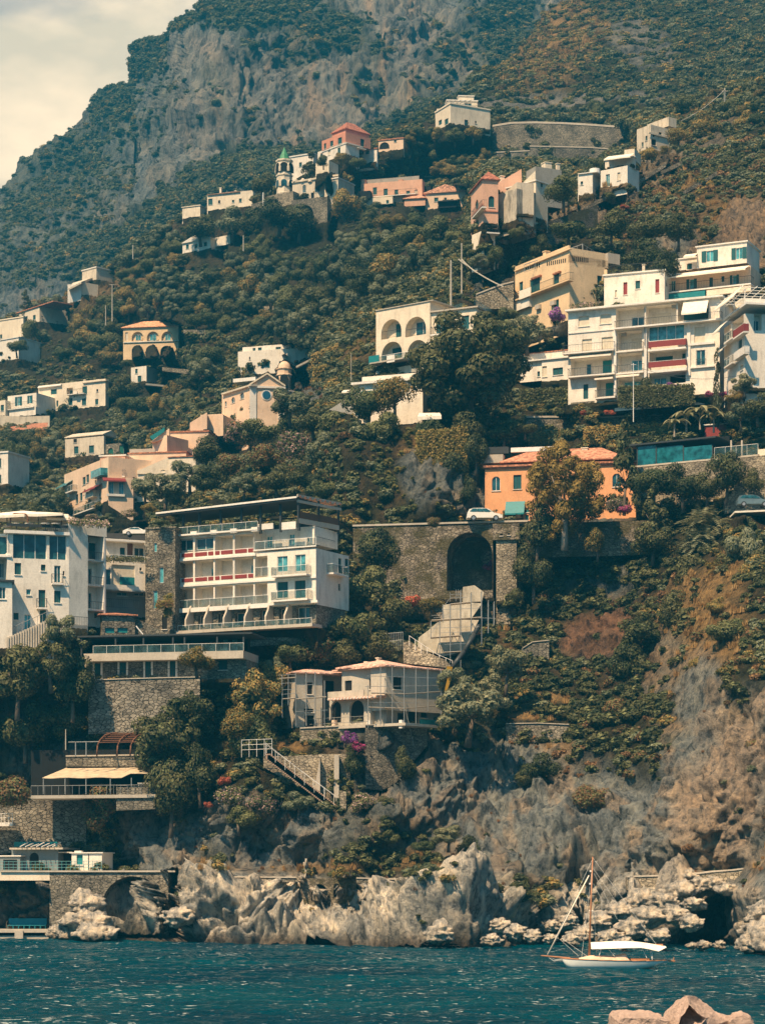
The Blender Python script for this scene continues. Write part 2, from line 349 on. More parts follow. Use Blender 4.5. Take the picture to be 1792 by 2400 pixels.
# ---------------------------------------------------------------- buildings
CR = {'C1': (0, 0, 1.8356), 'C2': (892, 0, 1.8356), 'C3': (400, 200, 2.7533), 'C4': (800, 360, 2.7533), 'C5': (1192, 240, 2.7533), 'C6': (1192, 560, 2.7533),
      'C7': (0, 600, 2.7533), 'C8': (500, 700, 3.304), 'C9': (850, 680, 3.304), 'C10': (0, 900, 2.7533), 'C11': (0, 1180, 3.671), 'C12': (320, 1140, 3.0036),
      'C13': (800, 960, 3.304), 'C14': (1200, 960, 2.7905), 'C15': (0, 1450, 2.7533), 'C16': (550, 1450, 2.7533), 'C17': (850, 1320, 3.671), 'C18': (1150, 1400, 2.573),
      'C19': (0, 1850, 2.7533), 'C20': (500, 1850, 2.36), 'C21': (1150, 1950, 2.573), 'C22': (1230, 2000, 4.465), 'S': (0, 0, 1)}
class Crop:
 def __init__(s, k): s.x, s.y, s.s = CR[k]
 def X(s, x): return s.x+x/s.s
 def Yp(s, y): return s.y+y/s.s
 def P(s, x, y, Y): return P(s.X(x), s.Yp(y), Y)
class Face:
 """vertical plane through two ground points; s along it, z up, d outwards"""
 def __init__(s, A, B):
  s.A = Vector((A[0], A[1])); s.B = Vector((B[0], B[1])); s.u = (s.B-s.A).normalized(); s.L = (s.B-s.A).length
  s.n = Vector((s.u.y, -s.u.x))
 def spx(s, px, d=0):
  k = (px-CX)/F; A = s.A+s.n*d
  return (k*A.y-A.x)/(s.u.x-k*s.u.y)
 def z(s, px, py, d=0):
  a = s.A+s.n*d+s.u*s.spx(px, d); return HC+(HY-py)*a.y/F
 def p(s, t, z, d=0):
  q = s.A+s.u*t+s.n*d; return Vector((q.x, q.y, z))
 def side(s, t, d0, d1):         # face running away at s = t
  return Face(s.A+s.u*t+s.n*d0, s.A+s.u*t+s.n*d1)
def fbox(mb, f, s0, s1, z0, z1, d0, d1, m=0):
 mb.hexa([f.p(s0, z0, d1), f.p(s1, z0, d1), f.p(s1, z0, d0), f.p(s0, z0, d0), f.p(s0, z1, d1), f.p(s1, z1, d1), f.p(s1, z1, d0), f.p(s0, z1, d0)], m)
KMAT = {'g': GLASS, 's': SHUT, 'v': SHUTG, 'b': BLIND, 'd': DARK, 'l': GLASSL, 't': TEAL, 'r': REDP, 'w': WOOD}
class Bld:
 def __init__(s, name, label, cat, crop, x, Y, y=None, group=None, reg=True):
  s.c = Crop(crop); s.root = empty(name, (0, 0, 0), label, cat, group)
  px = s.c.X(x); s.O = P(px, s.c.Yp(y) if y is not None else HY, Y); s.root.location = s.O; s.reg = reg
  s.Y0 = Y; s.px0 = px; s.faces = {}
 def mb(s): return MB(s.O)
 def face(s, xl, Yl, xr, Yr):
  c = s.c; pl = (c.X(xl)-CX)/F; pr = (c.X(xr)-CX)/F
  f = Face((pl*Yl, Yl), (pr*Yr, Yr)); s.f = f; s.xl = xl; s.xr = xr; return f
 def fy(s, f, x, y, d=0): return f.z(s.c.X(x), s.c.Yp(y), d)
 def fs(s, f, x, d=0): return f.spx(s.c.X(x), d)
 def wall(s, mb, f, s0, s1, z0, z1, d, ops, m=0, px=False):
  holes = []
  for o in ops:
   x0, y0, x1, y1, k = o[:5]; opt = o[5] if len(o) > 5 else {}
   a, b = s.fs(f, x0, d), s.fs(f, x1, d)
   xm = opt.get('lx', (x0+x1)/2)
   zt, zb = s.fy(f, xm, y0, d), s.fy(f, xm, y1, d)
   a = max(a, s0+.02); b = min(b, s1-.02); zb = max(zb, z0+.02); zt = min(zt, z1-.02)
   if b-a < .1 or zt-zb < .1: continue
   holes.append((a, b, zb, zt, k, opt))
  geo = []
  for a, b, zb, zt, k, opt in holes:
   base = k[0]
   if base == 'o':      # open shutters beside a narrower glass opening
    w = b-a; geo.append((a+w*.27, b-w*.27, zb, zt, k, opt, a, b))
   else: geo.append((a, b, zb, zt, k, opt, a, b))
  S = sorted({s0, s1, *[g[0] for g in geo], *[g[1] for g in geo]}); Zs = sorted({z0, z1, *[g[2] for g in geo], *[g[3] for g in geo]})
  for i in range(len(S)-1):
   for j in range(len(Zs)-1):
    if S[i+1]-S[i] < 1e-4 or Zs[j+1]-Zs[j] < 1e-4: continue
    cs, cz = (S[i]+S[i+1])/2, (Zs[j]+Zs[j+1])/2
    if any(g[0] < cs < g[1] and g[2] < cz < g[3] for g in geo): continue
    mb.poly([f.p(S[i], Zs[j], d), f.p(S[i+1], Zs[j], d), f.p(S[i+1], Zs[j+1], d), f.p(S[i], Zs[j+1], d)], m)
  for a, b, zb, zt, k, opt, a0, b0 in geo:
   arch = 'a' in k[1:]; deep = opt.get('deep', .22);
   if k[0] == 'L': deep = opt.get('deep', 1.5)
   pts = [(a, zb), (b, zb)]
   if arch:
    r = (b-a)/2; rz = min(r, (zt-zb)*.8); zs = zt-rz; cx = (a+b)/2; n = 12
    arc = [(cx+r*math.cos(math.pi*i/n), zs+rz*math.sin(math.pi*i/n)) for i in range(n+1)]
    for (p0, p1) in zip(arc[:-1], arc[1:]):
     mb.poly([f.p(p1[0], p1[1], d), f.p(p0[0], p0[1], d), f.p(p0[0], zt, d), f.p(p1[0], zt, d)], m)
    pts += arc
   else: pts += [(b, zt), (a, zt)]
   for q0, q1 in zip(pts, pts[1:]+pts[:1]):
    if (Vector(q0)-Vector(q1)).length < 1e-4: continue
    mb.poly([f.p(q0[0], q0[1], d), f.p(q1[0], q1[1], d), f.p(q1[0], q1[1], d-deep), f.p(q0[0], q0[1], d-deep)], m)
   if k[0] == 'L':
    mb.poly([f.p(a-.05, zb-.05, d-deep), f.p(b+.05, zb-.05, d-deep), f.p(b+.05, zt+.05, d-deep), f.p(a-.05, zt+.05, d-deep)], m)
    for q in opt.get('doors', []):      # fractions of the bay: s0,s1,height fraction, kind, base fraction
     fa, fb, fh, kk = q[:4]; f0 = q[4] if len(q) > 4 else 0
     s.pane(f, a+(b-a)*fa, a+(b-a)*fb, zb+.04+(zt-zb)*f0, zb+(zt-zb)*fh, d-deep+.05, kk, name='door' if f0 == 0 else 'window')
   elif k[0] == 'n': pass
   elif k[0] == 'o':
    s.pane(f, a, b, zb, zt, d-deep+.06, opt.get('g', 'l'))
    sm = opt.get('s', 's')
    t = s.mb(); fbox(t, f, a0, a-.01, zb, zt, d+.015, d+.07); t.build('shutter', KMAT[sm], s.root)
    t = s.mb(); fbox(t, f, b+.01, b0, zb, zt, d+.015, d+.07); t.build('shutter', KMAT[sm], s.root)
   else:
    s.pane(f, a, b, zb, zt, d-deep+.06, k[0], arch, sill=opt.get('sill', b-a < 1.6 and zt-zb < 1.9))
 def pane(s, f, a, b, zb, zt, d, k, arch=False, sill=False, name=None):
  t = s.mb(); fbox(t, f, a-.03, b+.03, zb-.03, zt+.03, d-.05, d)
  nm = name or {'s': 'shutter', 'v': 'shutter', 'b': 'blind', 'd': 'opening'}.get(k, 'window')
  if (zt-zb) > 1.9 and (b-a) < 1.7 and nm in ('window', 'shutter') and name is None: nm = 'door'
  w = t.build(nm, KMAT[k], s.root)
  if k in 'gl':
   t = s.mb(); e = .05; fr = WMETAL
   for q in ((a, a+e, zb, zt), (b-e, b, zb, zt), (a+e, b-e, zb, zb+e), (a+e, b-e, zt-e, zt)): fbox(t, f, *q, d+.004, d+.05)
   nm_ = max(1, round((b-a)/1.1))
   for i in range(1, nm_): c = a+(b-a)*i/nm_; fbox(t, f, c-e*.6, c+e*.6, zb+e, zt-e, d+.004, d+.045)
   if nm_ == 1 and (b-a) > .7: c = (a+b)/2; fbox(t, f, c-.025, c+.025, zb+e, zt-e, d+.004, d+.045)
   t.build('frame', fr, w)
  elif k in 'sv':
   t = s.mb(); c = (a+b)/2; fbox(t, f, c-.02, c+.02, zb, zt, d+.003, d+.03); t.build('frame', DMETAL, w)
  if sill:
   t = s.mb(); fbox(t, f, a-.08, b+.08, zb-.10, zb-.035, d-.02, d+.26); t.build('sill', TRIM, w)
 def block(s, f, x0, x1, yt, yb, d=0, dep=8, op=(), opR=(), opL=(), mat=None, at=None, cap=None, name='wall', bot=None, capo=.18, roofm=None, rx=None, lx=None):
  """x0,x1,yt,yb as seen on plane f moved out by d; y read at x=at (default x0)"""
  at = x0 if at is None else at
  s0, s1 = s.fs(f, x0, d), s.fs(f, x1, d); z1 = s.fy(f, at, yt, d); z0 = s.fy(f, at, yb, d)
  if bot is not None: z0 -= bot
  for (sx, xx) in ((s1, rx), (s0, lx)):
   if xx is not None:
    k = (s.c.X(xx)-CX)/F; C = f.A+f.u*sx+f.n*d; den = -f.n.x+k*f.n.y
    if abs(den) > 1e-5: q = (k*C.y-C.x)/den; dep = min(dep, q) if q > .6 else dep
  t = s.mb()
  s.wall(t, f, s0, s1, z0, z1, d, op)
  fr = f.side(s1, d, d-dep); fl = Face(f.p(s0, 0, d-dep).xy, f.p(s0, 0, d).xy)
  s.wall(t, fr, 0, dep, z0, z1, 0, opR); s.wall(t, fl, 0, dep, z0, z1, 0, opL)
  t.poly([f.p(s0, z0, d-dep), f.p(s0, z1, d-dep), f.p(s1, z1, d-dep), f.p(s1, z0, d-dep)])
  t.poly([f.p(s0, z1, d), f.p(s1, z1, d), f.p(s1, z1, d-dep), f.p(s0, z1, d-dep)])
  o = t.build(name, mat or WHITE, s.root)
  if cap:
   t = s.mb(); fbox(t, f, s0-capo, s1+capo, z1+.003, z1+cap, d-dep-capo, d+capo); t.build('roof', roofm or TRIM, s.root)
  if bot:
   for (tt, zz) in ((s0, z0), (s1, z0)):
    q = f.p(tt, zz, d); HPTS.append((CX+q.x/q.y*F, HY-(zz-HC)/q.y*F, q.y+.6))
   for (qa, qb) in ((f.p(s0, z0, d), f.p(s1, z0, d)), (f.p(s1, z0, d), f.p(s1, z0, d-dep)), (f.p(s0, z0, d-dep), f.p(s0, z0, d))):
    SKIRT.append((CX+qa.x/qa.y*F, qa.y, CX+qb.x/qb.y*F, qb.y, HY-(z0+bot-HC)/qa.y*F, HY-(z0+bot-HC)/qb.y*F))
   if z1-z0 > 3:
    q = f.p((s0+s1)/2, z1+.5, d-dep); HPTS.append((CX+q.x/q.y*F, HY-(z1-HC)/q.y*F, q.y+3))
  s.last = (s0, s1, z0, z1, d, dep); return o
 def slab(s, f, x0, x1, y, th=.2, d0=0, d1=1.2, at=None, mat=None, name='slab', ext=0):
  at = x0 if at is None else at
  a, b = s.fs(f, x0, d1), s.fs(f, x1, d1); z = s.fy(f, at, y, d1); t = s.mb(); fbox(t, f, a-ext, b+ext, z, z+th, d0+.004, d1)
  return t.build(name, mat or TRIM, s.root)
 def balcony(s, f, x0, x1, y, d=1.1, kind='bars', h=1.0, at=None, base=0, slab=True, mat=None, ends=True):
  """y = underside of the slab as seen"""
  at = (x0+x1)/2 if at is None else at
  a, b = s.fs(f, x0, d+base), s.fs(f, x1, d+base); z = s.fy(f, at, y, d+base)
  t = s.mb(); par = s.root
  if slab:
   fbox(t, f, a, b, z, z+.18, base+.004, base+d); par = t.build('balcony', mat or TRIM, s.root); z += .18
  t = s.mb(); d1 = base+d-.05
  runs = [((a, d1), (b, d1))]
  if ends and d > .3: runs += [((a, base+.02), (a, d1)), ((b, base+.02), (b, d1))]
  for (p0, p1) in runs:
   A = f.p(p0[0], z, p0[1]); B = f.p(p1[0], z, p1[1]); Ln = (B-A).length
   up = Vector((0, 0, 1)); dr = (B-A).normalized(); nn = dr.cross(up)*.02
   if kind in ('glass', 'red', 'solid'):
    th = .03 if kind == 'glass' else .06; nn = dr.cross(up)*th/2; hh = h-.06
    t.hexa([A-nn+up*.03, B-nn+up*.03, B+nn+up*.03, A+nn+up*.03, A-nn+up*hh, B-nn+up*hh, B+nn+up*hh, A+nn+up*hh], 1)
    t.tube(A+up*h, B+up*h, .025, n=4)
    for i in range(int(Ln/1.6)+2):
     q = A+(B-A)*min(1, i/(int(Ln/1.6)+1)); t.tube(q, q+up*h, .025, n=4)
   else:
    t.tube(A+up*h, B+up*h, .03, n=4); t.tube(A+up*.08, B+up*.08, .02, n=4)
    n = max(2, int(Ln/.22))
    for i in range(n+1): q = A+(B-A)*(i/n); t.tube(q, q+up*h, .014, n=3, caps=False)
  t.build('railing', [DMETAL if kind == 'bars' else WMETAL, {'glass': RAILG, 'red': REDP}.get(kind, mat or TRIM)], par)
 def hip(s, f, x0, x1, y, rise, d=0, dep=8, over=.35, at=None, mat=None, gable=False, ridge='s'):
  at = x0 if at is None else at
  s0, s1 = s.fs(f, x0, d)-over, s.fs(f, x1, d)+over; z = s.fy(f, at, y, d); d0, d1 = d+over, d-dep-over
  t = s.mb(); h = min((d0-d1)/2, (s1-s0)/2)
  if ridge == 's':
   k = 0.001 if gable else h; r0, r1 = f.p(s0+k, z+rise, (d0+d1)/2), f.p(s1-k, z+rise, (d0+d1)/2)
  else:
   k = 0.001 if gable else h; r0, r1 = f.p((s0+s1)/2, z+rise, d0-k), f.p((s0+s1)/2, z+rise, d1+k)
  a, b, c, e = f.p(s0, z, d0), f.p(s1, z, d0), f.p(s1, z, d1), f.p(s0, z, d1)
  lo = Vector((0, 0, -.14)); A, B, C, E = a+lo, b+lo, c+lo, e+lo
  if ridge == 's': t.poly([a, b, r1, r0]); t.poly([b, c, r1]); t.poly([c, e, r0, r1]); t.poly([e, a, r0])
  else: t.poly([a, b, r0]); t.poly([b, c, r1, r0]); t.poly([c, e, r1]); t.poly([e, a, r0, r1])
  for q in ((A, B, b, a), (B, C, c, b), (C, E, e, c), (E, A, a, e), (E, C, B, A)): t.poly(q)
  return t.build('roof', mat or TILE, s.root)
 def fbx(s, f, x0, x1, y0, y1, d0, d1, mat, name, at=None, parent=None):
  at = (x0+x1)/2 if at is None else at
  t = s.mb(); fbox(t, f, s.fs(f, x0, d1), s.fs(f, x1, d1), s.fy(f, at, y1, d1), s.fy(f, at, y0, d1), d0, d1); return t.build(name, mat, parent or s.root)
 def awn(s, f, x0, x1, y, drop, out, d=0, mat=None, at=None, name='awning'):
  at = (x0+x1)/2 if at is None else at
  a, b = s.fs(f, x0, d), s.fs(f, x1, d); z = s.fy(f, at, y, d); t = s.mb(); n = max(2, int((b-a)/1.2))
  th = Vector((0, 0, -.05))
  for i in range(n):
   p0, p1 = a+(b-a)*i/n, a+(b-a)*(i+1)/n; zz = [z-drop*.02*math.sin(i*2.1), z-drop*.02*math.sin(i*2.1+2.1)]
   q = [f.p(p0, z-drop+zz[0]-z, d+out), f.p(p1, z-drop+zz[1]-z, d+out), f.p(p1, z, d+.01), f.p(p0, z, d+.01)]
   t.hexa([v+th for v in q]+q)
   t.hexa([q[0]+th*4, q[1]+th*4, q[1]+th*4+f.p(0, 0, -.03)-f.p(0, 0, 0), q[0]+th*4+f.p(0, 0, -.03)-f.p(0, 0, 0), q[0]+th, q[1]+th, q[1]+th+f.p(0, 0, -.03)-f.p(0, 0, 0), q[0]+th+f.p(0, 0, -.03)-f.p(0, 0, 0)])
  return t.build(name, mat or CANVAS, s.root)
 def chim(s, f, x, y0, y1, w=.5, d=-3, mat=None):
  a = s.fs(f, x, d); t = s.mb(); zt = s.fy(f, x, y0, d); zb = s.fy(f, x, y1, d)-.5
  fbox(t, f, a-w/2, a+w/2, zb, zt, d-w, d); fbox(t, f, a-w/2-.08, a+w/2+.08, zt+.003, zt+.12, d-w-.08, d+.08); t.build('chimney', mat or CREAM, s.root)
def hotel():
 b = Bld('hotel', 'long white terraced hotel with dark red balcony panels and black rooftop canopy', 'hotel', 'C12', 765, 268, 1030)
 f = b.face(268, 273, 1262, 264); L = 270
 rt = {'lx': L}
 ops = []; cols = [(275, 398), (410, 541), (551, 678), (690, 822)]
 for i, (a, c) in enumerate(cols):
  dr = [(.02, .98, .96, 'g', .36)] if i < 2 else [(.62, .95, .72, 'l')]
  ops.append((a, 375, c, 508, 'L', {'lx': L, 'deep': .5 if i < 2 else 1.6, 'doors': dr}))
  ops.append((a, 537, c, 683, 'L', {'lx': L, 'deep': 1.6, 'doors': [(.02, .16, .9, 'g'), (.8, .96, .62, 's')] if i == 0 else [(.5 if i != 2 else .82, .78 if i != 2 else .98, .68, 'l')]}))
  ops.append((a, 722, c, 862, 'L', {'lx': L, 'deep': 1.6, 'doors': [(.0, .2, .9, 'g'), (.66, .97, .75, 's')] if i == 0 else [(.66, .97, .76, 's')]}))
 for y0, y1 in ((537, 683), (722, 862)): ops.append((832, y0, 920, y1, 'L', {'lx': L, 'deep': 1.6, 'doors': [(.9, .99, .75, 'g')]}))
 b.block(f, 268, 824, 345, 510, op=[o for o in ops if o[1] == 375], dep=5.5, at=L)
 ops = [o for o in ops if o[1] != 375]
 ops += [(990, 492, 1062, 600, 'l', {'sill': False}), (1116, 480, 1188, 598, 'l', {'sill': False}), (990, 672, 1065, 785, 's'), (1112, 662, 1188, 785, 's')]
 b.block(f, 268, 1262, 510, 893, dep=7.6, at=L, op=ops, opR=[(1420, 505, 1446, 610, 's'), (1466, 510, 1498, 600, 's'), (1420, 686, 1436, 735, 'd'), (1324, 865, 1346, 900, 's')])
 b.block(f, 826, 1252, 300, 425, d=-1.8, dep=4.5, at=1000, op=[(1072, 335, 1112, 430, 'l'), (915, 350, 955, 430, 'l'), (1200, 362, 1218, 390, 'g')])
 b.block(f, 1140, 1275, 290, 410, d=-2.6, dep=4.6, at=1262, name='wall')
 for (y0, y1) in ((474, 508), (650, 683)):
  for (a, c) in cols:
   w = c-a; k = .3
   spl = [(a, a+w*.27), (a+w*.32, c)] if a in (275, 551) else [(a, a+w*.66), (a+w*.70, c)]
   for (p, q) in spl:
    b.fbx(f, p+2, q-2, y0+4, y1-4, -.02, .035, REDP, 'balcony_panel', at=L)
   b.fbx(f, a-3, c+3, y0, y1, -.12, -.03, TRIM, 'balcony_rail', at=L)
 b.slab(f, 262, 835, 530, .25, -.2, .25, at=L); b.slab(f, 262, 1262, 712, .22, 0, .18, at=L)
 b.slab(f, 268, 930, 893, .5, 0, .35, at=L); b.slab(f, 925, 1272, 838, .28, 0, .5, at=940)
 b.slab(f, 255, 850, 352, .18, -1, .55, at=L); b.slab(f, 820, 1262, 455, .14, 0, .2, at=830)
 b.balcony(f, 275, 922, 866, .12, 'glass', slab=False, at=275, ends=False)
 b.balcony(f, 832, 922, 634, .12, 'glass', slab=False, at=832, ends=False)
 b.balcony(f, 830, 1260, 452, .12, 'glass', slab=False, at=830, ends=False, base=-.1)
 b.balcony(f, 946, 1195, 632, 1.0, 'glass'); b.balcony(f, 946, 1202, 806, 1.1, 'glass')
 fr = f.side(f.L, 0, -7.6); b.balcony(fr, 1386, 1490, 628, .9, 'glass')
 b.balcony(fr, 1275, 1400, 432, .15, 'bars', slab=False, ends=False)
 g = [(a, 915, c, 1000, 'g', {'lx': L+50, 'sill': False, 'deep': .7}) for a, c in ((322, 396), (432, 525), (574, 668), (692, 792))]
 g += [(866, 868, 958, 985, 'g', {'sill': False, 'deep': .7}), (1002, 858, 1090, 982, 'g', {'sill': False, 'deep': .7}), (1122, 848, 1218, 978, 'g', {'sill': False, 'deep': .7})]
 b.block(f, 280, 1262, 893, 1035, d=-.35, dep=6.8, op=g, mat=STONE, at=L, name='stone_ground_floor', bot=2)
 for x in (385, 515, 652, 800, 945, 1078):      # scrolled privacy walls
  a = b.fs(f, x); t = b.mb(); z = b.fy(f, x, 1000-(x-385)*.04); h = 2.6
  pts = [(-.35, 0), (1.3, 0), (1.25, .9), (.95, 1.35), (.75, 1.6), (.5, 2.2), (.1, h), (-.35, h)]
  lo = [f.p(a-.1, z+q[1], q[0]) for q in pts]; hi = [f.p(a+.12, z+q[1], q[0]) for q in pts]
  t.poly(lo); t.poly(hi[::-1])
  for i in range(len(pts)): j = (i+1) % len(pts); t.poly([lo[i], lo[j], hi[j], hi[i]])
  t.build('privacy_wall', CONC, b.root)
 b.slab(f, 275, 1235, 1040, .35, -.3, 1.9, at=280, mat=CONC, name='terrace')
 b.balcony(f, 290, 1230, 1036, .1, 'glass', slab=False, at=290, ends=False, base=1.75, h=.9)
 s0, s1 = b.fs(f, 172), b.fs(f, 1160); z = b.fy(f, 660, 162)
 t = b.mb(); t.hexa([f.p(s0, z-.2, 1.0), f.p(s1, z+.25, 1.0), f.p(s1, z+.25, -5), f.p(s0, z-.2, -5), f.p(s0, z+.12, 1.0), f.p(s1, z+.57, 1.0), f.p(s1, z+.57, -5), f.p(s0, z+.12, -5)])
 cn = t.build('canopy', DMETAL, b.root)
 t = b.mb(); t.hexa([f.p(s0, z-.0, 1.12), f.p(s1, z+.45, 1.12), f.p(s1, z+.45, 1.0), f.p(s0, z, 1.0), f.p(s0, z+.2, 1.12), f.p(s1, z+.65, 1.12), f.p(s1, z+.65, 1.0), f.p(s0, z+.2, 1.0)]); t.build('gutter', TRIM, cn)
 zb = b.fy(f, L, 345)
 for x in (325, 440, 590, 735, 870, 1010, 1140):
  a = b.fs(f, x); t = b.mb(); fbox(t, f, a-.12, a+.12, zb-.6 if x > 830 else zb, z+.1, -.25, 0); t.build('post', DMETAL, b.root)
 for x in (325, 590, 870, 1140):
  a = b.fs(f, x, -4.6); t = b.mb(); fbox(t, f, a-.12, a+.12, zb-.6, z+.05, -4.8, -4.6); t.build('post', DMETAL, b.root)
 t = b.mb(); fbox(t, f, s0+1, s1, z-.9, z-.75, -4.5, -4.4); fbox(t, f, s0+.5, s1, zb+.05, zb+1.0, -4.6, -4.55); t.build('back_screen', DMETAL, b.root)
 b.balcony(f, 275, 850, 352, .1, 'glass', slab=False, at=275, ends=False, base=.2, h=1.0)
 for x in (905, 1065): b.fbx(f, x-50, x+55, 262 if x < 1000 else 250, 302, -.3, -.1, TRIM, 'parapet')
 for x in (272, 400, 540, 680, 828): b.fbx(f, x-22, x+22, 325-(x-272)*.07, 355-(x-272)*.07, .0, .5, TRIM, 'bracket')
 s2 = b.fs(f, 1160); d = 0
 fr2 = Face(f.p(s2, 0, .5).xy, f.p(s2+1.2, 0, -6.5).xy)
 b2 = fr2
 for k, yy in enumerate((62, 100)):
  zz = b.fy(b2, 1170, yy); t = b.mb(); fbox(t, b2, -.3, b2.L+.4, zz-.3, zz, -.1, .05); t.build('beam', CONC, b.root)
 zz = b.fy(b2, 1170, 80); t = b.mb()
 for i in range(9):
  fbox(t, b2, b2.L*i/8-.05, b2.L*i/8+.05, zz, zz+.12, -3.5, .3)
 t.build('rafters', WOOD, b.root)
 for fr_ in (.0, .5, 1):
  t = b.mb(); fbox(t, b2, b2.L*fr_-.12, b2.L*fr_+.12, b.fy(b2, 1170, 290), zz, -.2, 0); t.build('post', DMETAL, b.root)
 t = b.mb(); fbox(t, b2, 0, b2.L, b.fy(b2, 1170, 225), b.fy(b2, 1170, 180), -.08, 0); t.build('screen', WOOD, b.root)
 t = b.mb(); fbox(t, b2, 0, b2.L, b.fy(b2, 1170, 262), b.fy(b2, 1170, 228), -.1, .02); t.build('beam', CONC, b.root)
hotel()
def stone_tower():
 b = Bld('stone_tower', 'slender grey rubble stone tower left of the red panelled hotel', 'tower', 'C12', 160, 270, 1040)
 f = b.face(62, 272, 275, 271)
 b.block(f, 62, 272, 300, 1060, dep=5, mat=STONE, name='wall', bot=3, op=[(122, 398, 142, 462, 'l', {'sill': False}), (160, 570, 190, 680, 'l', {'sill': False}), (118, 735, 148, 862, 'l', {'sill': False}), (180, 905, 215, 1005, 'd')])
 b.slab(f, 58, 276, 302, .2, -5, .1, mat=STONE, name='coping')
stone_tower()
def hotel_left():
 b = Bld('white_hotel', 'big white hotel with glazed restaurant floor under a rooftop terrace', 'hotel', 'C11', 300, 262, 1080)
 f = b.face(60, 260, 590, 262)
 gl = [(112, 258, 402, 470, 'g', {'lx': 112, 'sill': False, 'deep': .4}), (425, 276, 572, 484, 'g', {'sill': False, 'deep': .4})]
 w = [(126, 512, 182, 612, 's'), (352, 526, 392, 580, 's'), (466, 535, 522, 680, 'g'), (540, 582, 554, 620, 'd'), (226, 738, 266, 788, 'l'), (332, 744, 390, 895, 's'), (466, 752, 522, 855, 's'), (116, 942, 160, 1000, 's'), (208, 958, 264, 1105, 'l'), (344, 918, 396, 1075, 's')]
 b.block(f, 62, 592, 232, 1190, dep=9, op=gl+w, at=62, opL=[(-5, 262, 82, 442, 'g', {'sill': False})], bot=2)
 b.slab(f, 40, 600, 252, .35, -.2, .5, at=62, name='cornice')
 b.balcony(f, 450, 545, 698, .6); b.balcony(f, 322, 406, 908, .7)
 b.balcony(f, 62, 585, 236, .1, 'bars', slab=False, at=62, base=.2, h=1.1, ends=False)
 b.fbx(f, 62, 585, 168, 192, .1, .2, DMETAL, 'handrail', at=62)
 f2 = b.face(592, 262, 900, 265)
 b.block(f2, 592, 755, 180, 1060, dep=8, at=660, bot=1.2)
 b.block(f2, 755, 918, 196, 290, dep=8, at=917)
 b.block(f2, 755, 912, 290, 1060, d=-1.6, dep=7, op=[(762, 340, 890, 490, 'g', {'sill': False}), (762, 560, 790, 695, 'g'), (762, 770, 790, 905, 'g'), (812, 940, 862, 990, 'g')], at=800)
 for y in (490, 704, 918): b.slab(f2, 755, 900, y, .16, -1.6, .0, name='balcony')
 for y in (496, 708, 922): b.balcony(f2, 762, 895, y, .05, 'bars', slab=False, ends=False)
 b.fbx(f2, 893, 905, 290, 1060, -1.6, 0, TRIM, 'pillar')
 b.fbx(f2, 765, 868, 292, 338, -1.5, -1.35, CONC, 'awning')
 t = b.mb(); A = b.c.P(60, 1165, 258); B = b.c.P(410, 1010, 260); up = Vector((0, 0, 1)); n = 16
 for i in range(n):
  p = A.lerp(B, i/n); q = A.lerp(B, (i+1)/n); t.box((p.x, p.y-.3, p.z-2.5), (q.x, p.y+1.6, q.z))
 t.build('stairs', CONC, b.root); t = b.mb(); t.tube(A+up*1, B+up*1, .03);
 for i in range(9): q = A.lerp(B, i/8); t.tube(q, q+up, .025)
 t.build('railing', METAL, b.root)
 b.fbx(f2, 610, 755, 1050, 1150, -1, .4, GREYC, 'base')
 b.balcony(f2, 600, 760, 1052, .1, 'bars', slab=False, base=.3, ends=False)
 fl = b.face(-120, 257.5, 110, 258)
 b.block(fl, -300, 105, 668, 1240, d=.0, dep=8, at=60, op=[(-10, 722, 48, 822, 'g'), (-180, 722, -120, 822, 'g')], bot=1)
 b.slab(fl, -300, 125, 672, .2, -8, .35, at=60, mat=DMETAL, name='roof_edge')
 b.block(fl, -300, 90, 460, 668, d=-5, dep=6, at=60, op=[(-10, 515, 45, 640, 'g'), (-200, 515, -80, 640, 'g')])
 b.block(fl, -300, 64, 262, 445, d=-4, dep=6, at=60, op=[(-280, 285, -100, 440, 'g'), (-90, 282, 60, 440, 'g')])
 b.slab(fl, -300, 95, 460, .2, -5, -2.0, at=60, name='balcony')
hotel_left()
def mid_block():
 b = Bld('balcony_building', 'low white block with glazed balconies between white hotel and stone tower', 'building', 'C11', 1080, 272, 900)
 f = b.face(905, 271, 1250, 273)
 b.block(f, 905, 1250, 500, 745, op=[(912, 566, 956, 700, 'g', {'sill': False}), (960, 530, 1160, 702, 'b', {'sill': False}), (1200, 552, 1220, 578, 'd')], dep=6, at=905)
 b.fbx(f, 1030, 1158, 634, 700, -.12, -.06, TEAL, 'screen');
 b.block(f, 905, 1250, 300, 500, d=-1.6, dep=5, at=905, op=[(1032, 380, 1076, 460, 's'), (1095, 340, 1145, 460, 'w'), (1156, 382, 1240, 458, 'g')])
 b.slab(f, 900, 1255, 318, .2, -5, -.6, at=905, name='roof')
 b.balcony(f, 912, 1245, 498, .1, 'glass', slab=False, ends=False, at=1080, h=.7)
 b.block(f, 905, 1250, 745, 960, d=-1.8, dep=4, at=905, mat=GREYC, op=[(1005, 755, 1095, 795, 'g'), (1155, 755, 1240, 795, 'g')], bot=3)
 b.slab(f, 905, 1250, 745, .15, -1.8, .0, at=905)
 b.balcony(f, 912, 1200, 900, .1, 'bars', slab=False, ends=False, base=-.5)
mid_block()
